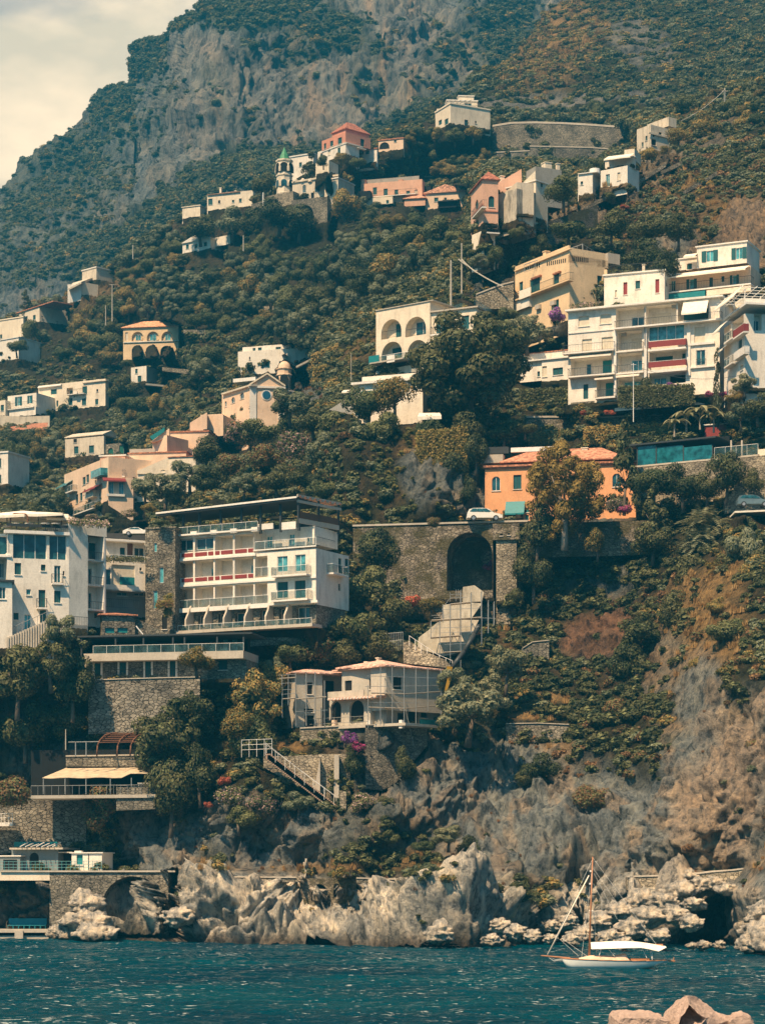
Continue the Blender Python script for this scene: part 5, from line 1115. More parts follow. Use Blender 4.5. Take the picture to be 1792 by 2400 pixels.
scaff('scaffolding', 'grey tube scaffolding wrapped around the left corner of the unfinished villa', 'C16', [(305, 365, 640), (345, 362, 560), (392, 350, 690), (460, 345, 690), (518, 345, 680), (578, 400, 690)],
      [(285, 388, 395, 380), (300, 520, 395, 512), (395, 520, 590, 505)], lambda x: 259.8, rails=[(280, 365, 392, 360), (290, 420, 392, 412), (300, 460, 392, 455), (392, 430, 520, 425), (300, 490, 392, 482), (392, 600, 600, 590)])
scaff('scaffolding', 'grey tube scaffolding in front of the right wing of the unfinished villa', 'C16', [(860, 430, 700), (940, 310, 690), (1016, 310, 690), (1092, 312, 690), (1168, 318, 680), (1245, 318, 600), (1330, 325, 690)],
      [(880, 480, 1100, 486), (1100, 486, 1350, 470), (860, 572, 1090, 580), (1090, 580, 1330, 560)], lambda x: 255.2+(x-975)*.012 if x > 975 else 255.4, rails=[(850, 370, 1350, 385), (840, 440, 1350, 430), (1235, 530, 1350, 535), (870, 540, 1200, 545), (1095, 560, 1155, 820)])
def rock_ramp():
 b = Bld('rockfall_wall', 'pale shotcrete slope descending from the viaduct arch behind scaffolding', 'slope wall', 'C17', 800, 276, 760)
 c = b.c; k = Vector((0, 3, 0))
 segs = [((862, 205), (960, 190), (1040, 250), (1025, 330), (860, 335)), ((690, 360), (860, 335), (1025, 345), (930, 480), (700, 490)), ((480, 640), (560, 580), (640, 510), (760, 485), (1010, 490), (960, 600), (870, 760), (700, 800), (560, 760), (520, 750), (470, 720)), ((350, 680), (400, 672), (520, 750), (700, 830), (770, 890), (720, 900), (350, 860))]
 for i, s in enumerate(segs):
  Y = (286, 280, 274, 270)[i]; A = [c.P(x, y, Y-(y-400)*.004) for x, y in s]; t = b.mb(); t.poly(A); t.poly([a+k for a in A[::-1]])
  for j in range(len(A)): t.poly([A[j], A[j]+k, A[(j+1) % len(A)]+k, A[(j+1) % len(A)]])
  t.build('sloping_wall', plaster('shotcrete', (.50, .45, .35), .6, (.14, .13, .10), .4) if i != 3 else STONEL, b.root)
 t = b.mb(); t.path([c.P(1015, 500, 271), c.P(960, 610, 270), c.P(870, 760, 269), c.P(770, 895, 268)], .28, 8); t.build('drain_pipe', DMETAL, b.root, smooth=True)
rock_ramp()
scaff('scaffolding', 'tall tube scaffolding standing over the pale slope under the viaduct', 'C17', [(585, 500, 640), (662, 500, 900), (752, 350, 860), (842, 230, 940), (932, 250, 600), (1022, 240, 700), (1080, 320, 600), (1130, 330, 530), (690, 355, 500)],
      [(590, 492, 830, 478), (830, 478, 1025, 465), (585, 640, 840, 622), (700, 768, 880, 758), (755, 352, 935, 335)], lambda x: 270, depth=1.5, rails=[(750, 270, 860, 265), (750, 300, 900, 292), (590, 450, 740, 445), (690, 400, 1020, 385), (590, 560, 1000, 545), (670, 600, 960, 590), (590, 600, 662, 500), (740, 310, 680, 400), (700, 700, 900, 690), (1000, 470, 1140, 475), (610, 470, 750, 462), (750, 250, 750, 330), (800, 225, 800, 330), (820, 225, 820, 300)])
def fence(name, label, crop, pts, Y, h, n, mat, rails=2, rad=.03, cat='fence'):
 c = Crop(crop); P_ = [c.P(x, y, Y if not callable(Y) else Y(x)) for x, y in pts]; r = empty(name, P_[0], label, cat); t = MB(P_[0]); u = Vector((0, 0, 1))
 L = [(b-a).length for a, b in zip(P_[:-1], P_[1:])]; tot = sum(L)
 def at(s):
  for a, b, l in zip(P_[:-1], P_[1:], L):
   if s <= l: return a.lerp(b, s/l)
   s -= l
  return P_[-1]
 for i in range(n): q = at(tot*i/(n-1)); t.tube(q-u*.3, q+u*h, rad, n=5)
 t.build('fence_posts', mat, r); t = MB(P_[0])
 for k in range(rails):
  z = u*(h*(k+1)/rails-.04); [t.tube(a+z, b+z, rad*.9, n=5) for a, b in zip(P_[:-1], P_[1:])]
 t.build('rails', mat, r); return r
fence('stair_railing', 'white railing of the long stair running down the cliff below the villa', 'C16', [(200, 862), (420, 1035), (640, 1200)], 252, 1.0, 8, WMETAL, 1, .022, 'railing')
fence('stair_railing', 'inner white handrail beside the long stair down the cliff', 'C16', [(205, 850), (420, 1010), (655, 1182)], 253.4, .6, 7, WMETAL, 1, .022, 'railing')
fence('platform_fence', 'white post and rail fence on the small platform left of the villa stair', 'C16', [(44, 878), (240, 870)], 253.5, 1.6, 5, WMETAL, 3, .026)
fence('ramp_railing', 'white sloping railing on the ramp above the villa roof', 'C17', [(400, 690), (640, 850), (770, 905)], 268.5, .9, 8, WMETAL, 1, .035, 'railing')
fence('picket_fence', 'leaning thin pickets beside the dark gully above the villa', 'C17', [(165, 740), (345, 725)], 272, 1.8, 13, METAL, 2, .03)
t = MB(P(640, 1790, 252.6));
for i in range(40):
 a = Crop('C16').P(200+440*i/40, 870+340*i/40, 253); t.box((a.x, a.y-.1, a.z-.7), (a.x+.55, a.y+1.2, a.z-.05))
o = t.build('cliff_stairs', plaster('stair_concrete', (.40, .28, .20), .3)); o.location = t.o; tag(o, 'long brown stair running diagonally down the cliff below the villa', 'stairs')
# ---- stone walls (each its own thing)
def wallq(name, label, crop, pts, Yf, th, mat=STONE, cap=.0, cat='wall'):
 """pts: list of (x, ytop, ybot)"""
 c = Crop(crop); o = c.P(pts[0][0], pts[0][2], Yf(pts[0][0])); t = MB(o); k = Vector((0, th, 0))
 for (a, b) in zip(pts[:-1], pts[1:]):
  A0, A1 = c.P(a[0], a[2], Yf(a[0])), c.P(a[0], a[1], Yf(a[0])); B0, B1 = c.P(b[0], b[2], Yf(b[0])), c.P(b[0], b[1], Yf(b[0]))
  t.hexa([A0, B0, B0+k, A0+k, A1, B1, B1+k, A1+k])
  HPTS.append((c.X(a[0]), c.Yp(a[2]), Yf(a[0])+.7))
  HPTS.append((c.X(a[0]), c.Yp(a[1])-2, Yf(a[0])+th+1.5))
 o_ = t.build(name, mat); o_.location = o; tag(o_, label, cat)
 if cap:
  t = MB(o)
  for (a, b) in zip(pts[:-1], pts[1:]):
   A1 = c.P(a[0], a[1], Yf(a[0])); B1 = c.P(b[0], b[1], Yf(b[0])); e = Vector((0, -.12, 0)); u = Vector((0, 0, .004)); w = Vector((0, 0, cap))
   t.hexa([A1+e+u, B1+e+u, B1+k+u, A1+k+u, A1+e+w, B1+e+w, B1+k+w, A1+k+w])
  t.build('coping', CONC, o_)
 return o_
wallq('retaining_wall', 'huge curved grey stone retaining wall high on the right', 'C2', [(480, 545, 660), (560, 532, 655), (660, 530, 650), (780, 533, 655), (900, 540, 650), (1010, 548, 645), (1108, 556, 640)], lambda x: 600-(x-480)*.02, 3, STONE, .5)
wallq('retaining_wall', 'lower grey terrace wall under the huge curved retaining wall', 'C2', [(432, 660, 700), (640, 650, 690), (640, 630, 690), (900, 636, 700), (1080, 650, 715)], lambda x: 590, 2, STONE, .3)
wallq('retaining_wall', 'long thin grey wall above the long pink house', 'C4', [(108, 148, 200), (300, 152, 195), (520, 152, 190), (800, 142, 175)], lambda x: 600, 1.5, STONE, .3)
wallq('retaining_wall', 'cream stone wall curving down left of the yellow house', 'C4', [(868, 912, 1000), (950, 880, 1000), (1030, 850, 1000), (1110, 830, 1010)], lambda x: 343, 2, STONEL, .2)
wallq('retaining_wall', 'old stone wall below the tall orange house running right', 'C4', [(985, 560, 800), (1080, 530, 740), (1200, 500, 700), (1320, 440, 640), (1500, 380, 540), (1652, 330, 480)], lambda x: 356+(x-985)*.02, 2, STONEM)
wallq('retaining_wall', 'grey wall with pale coping right of the magnolia trunk', 'C9', [(1265, 990, 1110), (1420, 988, 1110), (1652, 988, 1105)], lambda x: 316, 1, STONE, .25)
wallq('retaining_wall', 'stone wall with white coping below the apartment hedge', 'C14', [(565, 55, 110), (820, 45, 100), (1020, 38, 90)], lambda x: 311, 1, STONE, .2)
wallq('retaining_wall', 'massive rough stone wall below the annex doors', 'C15', [(570, 400, 745), (800, 392, 745), (1050, 385, 700), (1290, 380, 560)], lambda x: 260.5-(x-570)*.002, 3, stone('big_rubble', (.18, .17, .14), (.38, .35, .29), (.05, .048, .04), 1.9), .1)
wallq('retaining_wall', 'rubble wall under the bent pergola frame', 'C15', [(425, 892, 955), (700, 888, 955), (925, 884, 955)], lambda x: 259, 1, STONE, .15)
wallq('retaining_wall', 'tall grey rubble wall above the blue beach house', 'C19', [(0, 100, 420), (80, 110, 410), (200, 40, 400), (380, 36, 400), (555, 34, 380)], lambda x: 262.5, 3, stone('big_rubble'), .0)
wallq('retaining_wall', 'villa garden wall in yellow stone under the terrace', 'C16', [(420, 712, 800), (640, 700, 830), (838, 690, 860)], lambda x: 260, 1.5, STONEL, .15)
wallq('retaining_wall', 'square stone bastion wall below the right part of the villa', 'C16', [(842, 690, 1100), (950, 688, 1110), (1040, 690, 1060), (1240, 700, 820)], lambda x: 256.5+(x-842)*.006, 3, STONE, .1)
wallq('retaining_wall', 'buttressed stone wall below the dry grass terrace', 'C16', [(185, 890, 960), (400, 885, 1080), (560, 875, 1180), (745, 872, 1200)], lambda x: 255.3, 2, STONEL)
wallq('buttress', 'leaning stone buttress at the foot of the cliff stair', 'C16', [(678, 1108, 1239), (718, 1120, 1239)], lambda x: 251, 1.5, STONEL)
wallq('buttress', 'narrow stone buttress right of the dry grass terrace wall', 'C16', [(640, 880, 1190), (672, 880, 1180)], lambda x: 254.2, 1.5, CONC)
wallq('buttress', 'narrow leaning stone buttress in the middle of the terrace wall', 'C16', [(520, 1060, 1160), (550, 900, 1160)], lambda x: 254.4, 1.2, CONC)
wallq('field_wall', 'long narrow terrace wall in the brush on the right cliff', 'C18', [(90, 765, 870), (280, 762, 878), (470, 770, 875)], lambda x: 263.5, 1.5, STONE, .1)
wallq('field_wall', 'rounded dry stone wall beside the red earth scar', 'C18', [(190, 310, 360), (250, 272, 400), (350, 262, 415)], lambda x: 276, 1.5, STONE, .1)
wallq('sea_wall', 'low stone parapet wall along the coastal path above the right rocks', 'C21', [(820, 275, 350), (1000, 270, 350), (1200, 262, 340), (1330, 245, 310), (1460, 235, 300), (1652, 210, 290)], lambda x: 236-(x-820)*.008, 1.5, STONEL, .15)
wallq('sea_wall', 'thin stone path wall above the bright central rocks', 'C20', [(0, 488, 512), (480, 492, 514)], lambda x: 243.6-x*.004, 1.2, STONE, .12)
wallq('sea_wall', 'right stretch of the thin path wall above the bright central rocks', 'C20', [(790, 495, 520), (1120, 505, 530), (1560, 510, 560)], lambda x: 242-x*.003, 1.2, STONE, .12)
simple('niche_wall', 'mossy stone wall with three arched niches on the coastal path', 'wall', 'C20', 480, 242.2, 790, 241, 494, 640, 2, STONEM, op=[(540, 525, 628, 618, 'La', {'deep': 1.6}), (664, 522, 698, 600, 'La', {'deep': 1}), (738, 532, 764, 590, 'La', {'deep': 1})], bot=.5)
0 and wallq('pyramid_wall', 'pointed pale concrete block beside the lower cliff path', 'C20', [(985, 215, 225), (1050, 160, 262), (1135, 218, 275)], lambda x: 247.5, 1.5, GREYC)
wallq('slope_wall', 'mossy stone wall beside the coast road at the far right', 'C14', [(1390, 590, 680), (1560, 400, 660), (1800, 330, 660)], lambda x: 282-(x-1390)*.004, 3, STONEL)
wallq('terrace_wall', 'thin grey terrace wall in the lemon grove under the arched villa', 'C7', [(940, 735, 750), (1200, 735, 750), (1530, 740, 752)], lambda x: 540, 1, GREYC)
wallq('terrace_wall', 'lower thin grey terrace wall in the lemon grove', 'C7', [(940, 820, 832), (1200, 845, 856), (1450, 862, 872)], lambda x: 520, 1, GREYC)
wallq('terrace_wall', 'rough stone wall under the farmhouse and red tiled roof', 'C7', [(0, 1030, 1120), (160, 1035, 1115), (320, 1030, 1100)], lambda x: 527, 1.5, OLDW)
wallq('path_wall', 'pale sloping path edge in the vineyard above the church', 'C8', [(640, 520, 535), (760, 460, 475), (880, 400, 412)], lambda x: 420, 1, CONC)
# ---- small bridge over the cove and the bathing place
def cove_bridge():
 b = Bld('stone_bridge', 'low stone bridge with a wide round arch over a dark sea cave', 'bridge', 'C19', 850, 254, 640)
 f = b.face(320, 252.5, 1130, 250.5)
 b.block(f, 320, 1085, 532, 955, dep=4, at=320, mat=STONE, op=[(655, 562, 1055, 954, 'na', {'deep': 5})])
 b.slab(f, 0, 1130, 536, .18, -5, .2, at=320, mat=CONC, name='coping')
 b.block(f, -400, 320, 535, 590, dep=5, at=300, mat=CREAM, name='deck_wall')
cove_bridge()
def beach_house():
 b = Bld('beach_house', 'grey blue flat roofed bathing house with an arched doorway', 'house', 'C19', 230, 258, 520)
 f = b.face(70, 259, 375, 257.5); G = plaster('bluegrey_wall', (.20, .24, .24), .4)
 b.block(f, 75, 375, 385, 524, dep=4, at=75, mat=G, op=[(190, 410, 250, 522, 'da')]); b.slab(f, 60, 405, 390, .2, -4, .8, at=70, mat=CONC, name='roof')
 b.block(f, -60, 130, 435, 524, dep=3, d=1, at=60, mat=G, cap=.12, op=[(20, 455, 110, 520, 'd')])
 b.block(f, 375, 460, 410, 524, d=-1.5, dep=2, mat=DARK, at=375); b.slab(f, 372, 465, 412, .12, -2, 0, mat=CONC, at=375)
 t = b.mb()
 for i in range(7): t.tube(b.c.P(130+i*35, 372, 256.5), b.c.P(180+i*35, 345+(i % 3)*5, 258), .06)
 t.build('stacked_poles', WMETAL, b.root); b.fbx(f, 90, 370, 340, 372, -3, -2.9, TEAL, 'net_screen')
beach_house()
simple('changing_hut', 'small white cabin with blue door on the bathing deck', 'hut', 'C19', 462, 255.5, 658, 254.5, 415, 522, 3, WHITE, op=[(494, 424, 534, 488, 't')], cap=.12, bot=.1,
       extra=lambda b, f: (b.fbx(f, 480, 525, 398, 412, -1.5, -1, TRIM, 'roof_box', at=500), b.fbx(f, 569, 573, 418, 520, .0, .05, DMETAL, 'corner_strip')))
fence('deck_railing', 'thin teal railing along the edge of the bathing deck', 'C19', [(0, 524), (300, 524), (655, 522)], 253.6, 1.0, 24, flat('teal_metal', (.05, .25, .27), .4), 3, .025, 'railing')
fence('platform_railing', 'pale glass fronted ledge railing at the left edge above the bathing house', 'C19', [(-40, 210), (80, 208)], 259, .9, 6, WMETAL, 2, .03, 'railing')
t = MB(P(0, 1925, 259)); a = P(-30, 1928, 259); t.box((a.x-3, a.y, a.z-.4), (P(29, 1928, 259).x, a.y+3, a.z)); o = t.build('balcony_ledge', TRIM); o.location = t.o; tag(o, 'white concrete ledge at the left photo edge above the bathing house', 'ledge')
t = MB(P(40, 2185, 256)); c19 = Crop('C19')
A = c19.P(-200, 905, 254.5); B = c19.P(315, 895, 254.5); t.box((A.x, 254, A.z-.35), (B.x, 259, A.z)); t.box((A.x, 254.3, -.6), (B.x, 258, .35)); q = c19.P(125, 950, 254.2); t.box((q.x-.45, 253.8, -.5), (q.x+.45, 254.6, A.z-.1))
o = t.build('jetty', CONC); o.location = t.o; tag(o, 'low pale concrete bathing jetty at the water on the left', 'jetty')
def deckchair(px):
 o = c19.P(px, 893, 256.2); o.z = A.z; r = empty('deck_chair', o, 'blue deck chair in the row on the low bathing jetty', 'chair', 'blue deck chairs on the jetty')
 m = flat('chair_blue', (.02, .20, .24), .6); t = MB(); t.hexa([(-.3, -.35, .35), (.3, -.35, .35), (.3, .3, .35), (-.3, .3, .35), (-.3, -.35, .42), (.3, -.35, .42), (.3, .3, .42), (-.3, .3, .42)]); t.build('seat', m, r)
 t = MB(); t.hexa([(-.3, .3, .4), (.3, .3, .4), (.3, .36, .4), (-.3, .36, .4), (-.3, .5, 1.15), (.3, .5, 1.15), (.3, .56, 1.15), (-.3, .56, 1.15)]); t.build('backrest', m, r)
 for sx in (-.27, .27):
  for sy in (-.3, .28): t = MB(); t.tube((sx, sy, 0), (sx, sy, .36), .03); t.build('leg', m, r)
for px in (70, 105, 140, 175, 210, 245, 280): deckchair(px)
for x0, y0, x1, y1, Y in ((1180, 545, 1330, 470, 380), (1330, 505, 1470, 430, 388), (1420, 470, 1560, 380, 405), (1500, 420, 1700, 330, 420), (1240, 512, 1380, 440, 392), (1560, 470, 1680, 400, 380)):
 wallq('terrace_wall', 'crumbling dry stone terrace wall climbing the rocky slope above the yellow house', 'S', [(x0+(x1-x0)*i/4, y0+(y1-y0)*i/4+(i % 2)*2, y0+(y1-y0)*i/4+10) for i in range(5)], lambda x: Y+(x-x0)*.03, .8, STONEL)['group'] = 'terrace walls on the right slope'
for x0, y0, x1, y1, Y in ((430, 772, 520, 776, 505), (380, 860, 500, 874, 500), (700, 760, 800, 745, 440), (560, 720, 690, 716, 505), (250, 700, 330, 690, 580), (840, 640, 930, 628, 470), (620, 640, 730, 636, 530), (330, 640, 430, 630, 590)):
 wallq('terrace_wall', 'thin dry stone terrace wall between trees of the wooded slope', 'S', [(x0, y0, y0+9), ((x0+x1)/2, (y0+y1)/2-1, (y0+y1)/2+9), (x1, y1, y1+9)], lambda x: Y, .8, STONEL)['group'] = 'terrace walls in the woods'
hdepth = Depth(HPTS, -440, 2260, 40, 2300)
def rockmask(px, py, nz):
 L = [(640, 2140, 520, 95, 2, 1), (170, 2120, 220, 80, 0, 1), (1010, 2150, 260, 80, 5, 1), (1560, 2140, 330, 90, 0, 1), (1792, 2150, 120, 110, 0, 1),
         (620, 1960, 210, 85, 5, .9), (370, 1960, 130, 110, 0, .95), (150, 1780, 120, 60, 0, .6), (1000, 1830, 190, 130, 20, .85), (1220, 1900, 220, 170, 0, .95), (1450, 1950, 190, 140, 0, .95), (1680, 1850, 150, 220, 0, .85), (1640, 1640, 70, 110, 10, .8), (1770, 1760, 80, 160, 0, .8),
         (1120, 1990, 140, 90, 20, .7), (900, 1940, 160, 60, 10, .5), (1560, 1560, 60, 90, 0, .5), (990, 1120, 60, 70, 0, .7), (1080, 1150, 60, 60, 0, .7),
         (1740, 580, 80, 110, 20, .8), (1600, 610, 80, 70, 0, .7), (1500, 430, 200, 26, -38, .5), (1650, 340, 120, 26, -30, .4), (1330, 520, 220, 35, -25, .6), (1260, 760, 60, 40, 0, .7), (1150, 650, 60, 60, 0, .5),
         (1400, 1490, 110, 50, -10, .75), (1290, 1330, 80, 60, 0, .5), (730, 930, 70, 30, 0, .6), (1380, 1150, 60, 100, 0, .4), (1420, 1260, 70, 60, 0, .5), (60, 1650, 60, 90, 0, .5), (1430, 1350, 60, 50, 0, .5)]
 m = np.zeros_like(px)
 for cx, cy, rx, ry, a, w in L: m = np.maximum(m, w*ell(px, py, cx, cy, rx, ry, a, .5, nz))
 return m
DRY = [(620, 1745, 90, 22, 0, 1), (1640, 1480, 110, 120, 40, .8), (1260, 1650, 90, 16, 0, 1), (1260, 1690, 90, 14, 0, 1), (1310, 1770, 70, 30, 20, .7), (1660, 1690, 100, 24, -15, 1), (1600, 1960, 110, 50, 0, .8), (1740, 2010, 130, 22, 0, 1),
       (640, 2035, 190, 14, 0, 1), (480, 2038, 60, 12, 0, .9), (1000, 2030, 130, 12, 0, .7), (960, 1990, 130, 22, 25, .6), (1060, 1560, 60, 30, 0, .4), (1500, 380, 180, 50, -30, .5), (1350, 500, 160, 40, -28, .6), (1570, 450, 70, 50, 0, .5), (1700, 500, 90, 60, 0, .5), (300, 660, 130, 30, -20, .5), (130, 690, 60, 12, -10, .6),
       (900, 790, 130, 22, -30, .55), (1000, 1050, 60, 60, 0, .4), (940, 1420, 60, 30, 0, .5), (1560, 1560, 60, 120, 0, .5), (620, 1980, 60, 30, 0, .4), (1690, 1370, 60, 60, 0, .7), (1200, 1500, 60, 30, 0, .2)]
def dens(px, py, L, nz):
 m = np.zeros_like(px)
 for cx, cy, rx, ry, a, w in L: m = np.maximum(m, w*ell(px, py, cx, cy, rx, ry, a, .7, nz))
 return m
def folds(X, Y, Z, s=1.0, seed=0, k=3):
 """limestone: slanting ribs and bulges meeting in sharp cracks"""
 w1 = fbm(X*.25*s, Y*.2*s, Z*.2*s, 3, seed+50)*1.0; w2 = fbm(X*.2*s, Y*.25*s, Z*.2*s, 3, seed+60)*1.0; X = X-Z*.38; r = 0; A = 1.0; f = .26*s
 for i in range(k):
  r = r+A*(.5-worley(X*f*1.25+w1*1.1, Y*f+w2*.6, Z*f*.72+w2*.8+w1*.3, seed+i*5)); A *= .5; f *= 2.25; w1 = w1*1.6; w2 = w2*1.6
 return r*1.5+fbm(X*.12*s, Y*.12*s, Z*.1*s, 3, seed+2)*.6
def h_disp(X, Y, Z, px, py):
 nz = fbm(px*.012, py*.012, px*0, 4, 3); rm = rockmask(px, py, nz); Zr = Z
 d = fbm(X*.05, Y*.05, Z*.05, 4, 11)*2.2*(1-.6*rm)
 big = fbm(X*.07, Y*.06, Z*.05, 3, 21, .5, True)
 sh = ell(px, py, 800, 2140, 1300, 90, 0, .4)
 rs = folds(X, Y, Z, 1.0); fine = fbm(X*.9, Y*.8, Z*.6, 4, 33, .65, 2)
 d = d+rm*(rs*(2.4+2.0*sh)+big*(1.2+.8*sh)+fine*.4)
 fade = np.clip((py-300)/500, .35, 1)
 d = d-6*ell(px, py, 1690, 2165, 80, 55, -20, .6)-2.5*ell(px, py, 1150, 2190, 50, 30, 0, .6)-4*ell(px, py, 760, 2185, 60, 28, 0, .8)-5*ell(px, py, 1360, 2020, 22, 70, 15, .6)
 d = d+4*ell(px, py, 1520, 2150, 120, 60, -20, .9)+5*ell(px, py, 1000, 2160, 150, 60, 0, .9)
 d = d*(1-.8*np.exp(-((py-2050)/16)**2)*((px > 400) & (px < 1180)))
 d = d+(fbm(X*.35, Y*.35, Z*.3, 4, 71))*.5*(1-rm)*fade
 return d
def mixn(a, b, t): return a*(1-t[..., None])+np.array(b)*t[..., None]
def h_zone(px, py, X, Y, Z):
 nz = fbm(px*.012, py*.012, px*0, 4, 3); n2 = fbm(px*.03, py*.03, px*0, 4, 8); rm = rockmask(px, py, nz)
 c = np.zeros(px.shape+(3,))+np.array([.034, .034, .018])
 c = mixn(c, [.065, .048, .028], np.clip(n2*1.5+.2, 0, .8))
 c = mixn(c, [.30, .20, .09], dens(px, py, DRY, nz)*.8)
 rock = np.zeros_like(c)+np.array([.17, .19, .19]); rock = mixn(rock, [.27, .22, .165], np.clip(n2*2.2+.1, 0, .75))
 shore_ = np.clip((py-2040)/40, 0, 1)*ell(px, py, 1000, 2140, 740, 130, 0, .4)
 rock = mixn(rock, [.60, .56, .48], shore_*np.clip(.75+n2, 0, 1))
 rock = mixn(rock, [.13, .12, .10], ell(px, py, 60, 2120, 110, 90, 0, .4, nz)*.8); rock = mixn(rock, [.20, .115, .075], ell(px, py, 1400, 1480, 140, 60, -10, .4, nz)); rock = mixn(rock, [.14, .09, .065], ell(px, py, 1420, 1560, 120, 60, -10, .4, nz)*.7)
 rock = mixn(rock, [.24, .16, .10], ell(px, py, 1730, 560, 110, 130, 20, .5, nz)*.7); rock = mixn(rock, [.34, .26, .19], ell(px, py, 1700, 1850, 90, 200, 10, .6, nz)*.7)
 rock = mixn(rock, [.24, .20, .15], ell(px, py, 1450, 450, 300, 110, -30, .5, nz)*.8)
 c = mixn(c, [0, 0, 0], np.zeros_like(rm)); c = c*(1-rm[..., None])+rock*rm[..., None]
 wet = np.clip((1.4+n2*.6-Z)/.9, 0, 1)*.75; c = mixn(c, [.05, .04, .032], wet)
 return np.concatenate([c, rm[..., None]], -1)
ZS = 3.0; ZX0, ZY0 = -420, -20; ZB = np.full((800, 880), 1e9)
def zraster():
 skip = ('railing', 'frame', 'window', 'rails', 'poles', 'netting', 'boards', 'posts', 'pane', 'sill', 'pipe', 'shutter', 'door', 'deck_chair', 'seat', 'leg', 'roof_frame', 'drain_pipe', 'canopy', 'road', 'net_screen', 'pergola', 'sea_wall', 'niche_wall', 'coping')
 for o in list(COL.objects):
  if o.type != 'MESH' or o.name.split('.')[0] in skip: continue
  off = np.array(o.location)+(np.array(o.parent.location) if o.parent else 0)
  V = np.array([tuple(v.co) for v in o.data.vertices])+off
  if V[:, 1].min() < 100: continue
  qx = (CX+V[:, 0]/V[:, 1]*F-ZX0)/ZS; qy = (HY-(V[:, 2]-HC)/V[:, 1]*F-ZY0)/ZS; iy = 1/V[:, 1]
  cen = (V.min(0)+V.max(0))/2; wl = o.name.split('.')[0] in ('wall', 'stone_ground_floor', 'sacristy', 'parapet', 'gable_wall')
  for pl in o.data.polygons:
   vs = pl.vertices
   if wl:
    pc = V[list(vs)].mean(0); n_ = np.array(pl.normal); n_ = n_*(1 if n_ @ (pc-cen) > 0 else -1)
    if n_ @ (np.array([0, 0, HC])-pc) <= 0: continue
   for k in range(1, len(vs)-1):
    a, b, c = vs[0], vs[k], vs[k+1]; xs = qx[[a, b, c]]; ys = qy[[a, b, c]]
    x0, x1 = max(0, int(xs.min())), min(879, int(xs.max())+1); y0, y1 = max(0, int(ys.min())), min(799, int(ys.max())+1)
    if x1 <= x0 or y1 <= y0: continue
    det = (ys[1]-ys[2])*(xs[0]-xs[2])+(xs[2]-xs[1])*(ys[0]-ys[2])
    if abs(det) < 1e-6: continue
    gx, gy = np.meshgrid(np.arange(x0, x1+1), np.arange(y0, y1+1))
    l0 = ((ys[1]-ys[2])*(gx-xs[2])+(xs[2]-xs[1])*(gy-ys[2]))/det; l1 = ((ys[2]-ys[0])*(gx-xs[2])+(xs[0]-xs[2])*(gy-ys[2]))/det; l2 = 1-l0-l1
    m = (l0 >= -.02) & (l1 >= -.02) & (l2 >= -.02); w = l0*iy[a]+l1*iy[b]+l2*iy[c]
    Yv = np.where(m, 1/np.maximum(w, 1e-6), 1e9); sub = ZB[y0:y1+1, x0:x1+1]; np.minimum(sub, Yv, out=sub)
zraster()
def zdil():
 z = ZB.copy()
 for dx, dy in ((1, 0), (-1, 0), (0, 1), (1, 1), (-1, 1)):
  s = np.roll(ZB, (-dy, dx), (0, 1))
  z = np.where(z > 1e8, s, z)
 return z
ZD = zdil()
def fit_ground(Pn):
 X, Y, Z = Pn[..., 0], Pn[..., 1], Pn[..., 2]; px = CX+X/Y*F; py = HY-(Z-HC)/Y*F
 i = np.clip(((px-ZX0)/ZS+.5).astype(int), 0, 879); j = np.clip(((py-ZY0)/ZS+.5).astype(int), 0, 799); z = ZD[j, i]; tgt = np.where((z < 1e8) & (Y < z+.45), z+.45, Y)
 for (xa, Ya, xb, Yb, ya, yb) in SKIRT:     # forward apron under each wall foot
  if xb-xa < 1: continue
  u = (px-xa)/(xb-xa); m = (u > -.02) & (u < 1.02); by = ya+(yb-ya)*u; dy = py-by; m &= (dy > 1) & (dy < 80)
  Yt = Ya+(Yb-Ya)*u-.3-dy*.05; w = np.clip(1-(dy-10)/70, 0, 1); n = tgt+(Yt-tgt)*w; tgt = np.where(m & (Yt < tgt) & ((z > 1e8) | (Yt > z+.45) | (np.abs(z-Yt) < 3)), n, tgt)
 k = (tgt/Y)[..., None]; C0 = np.array([0, 0, HC]); return (Pn-C0)*k+C0
HMAT = ground_mat('hillside_ground', 1.0)
hb = lambda x: shore(x)+14
hill = terrain_mesh('hillside', -380, 2180, h_top, hb, 3.6, 640, hdepth, h_disp, h_zone, HMAT, (10, 1, 14), fit_ground)
# ---------------------------------------------------------------- far mountain
MP = [(-400, 900, 900), (0, 900, 860), (500, 800, 850), (1000, 700, 850), (1500, 500, 900), (-300, 620, 1150), (0, 600, 980), (150, 620, 930), (0, 470, 1130), (150, 380, 1130), (240, 500, 980), (300, 560, 900), (320, 200, 1150), (300, 330, 1080), (350, 420, 960), (380, 300, 1020), (400, 120, 1080), (420, 250, 960), (430, 430, 900), (330, 640, 880), (480, 560, 860),
      (540, 100, 960), (520, 300, 925), (500, 400, 900), (700, 330, 930), (620, 350, 910), (700, 120, 985), (620, -40, 1040), (900, 60, 1000), (900, 280, 945), (850, 360, 880), (1050, 150, 1010), (1100, 0, 1080), (1100, 250, 960), (600, 390, 850), (700, 400, 830), (500, 470, 850), (1000, 340, 860), (1300, -50, 1150), (1250, 200, 1000), (1500, 0, 1150), (700, -150, 1250), (1300, -250, 1300), (1800, -200, 1300), (1800, 400, 1000), (-400, 1100, 850), (600, 1000, 800), (1800, 900, 900)]
mdepth = Depth(MP, -440, 1900, -320, 1120)
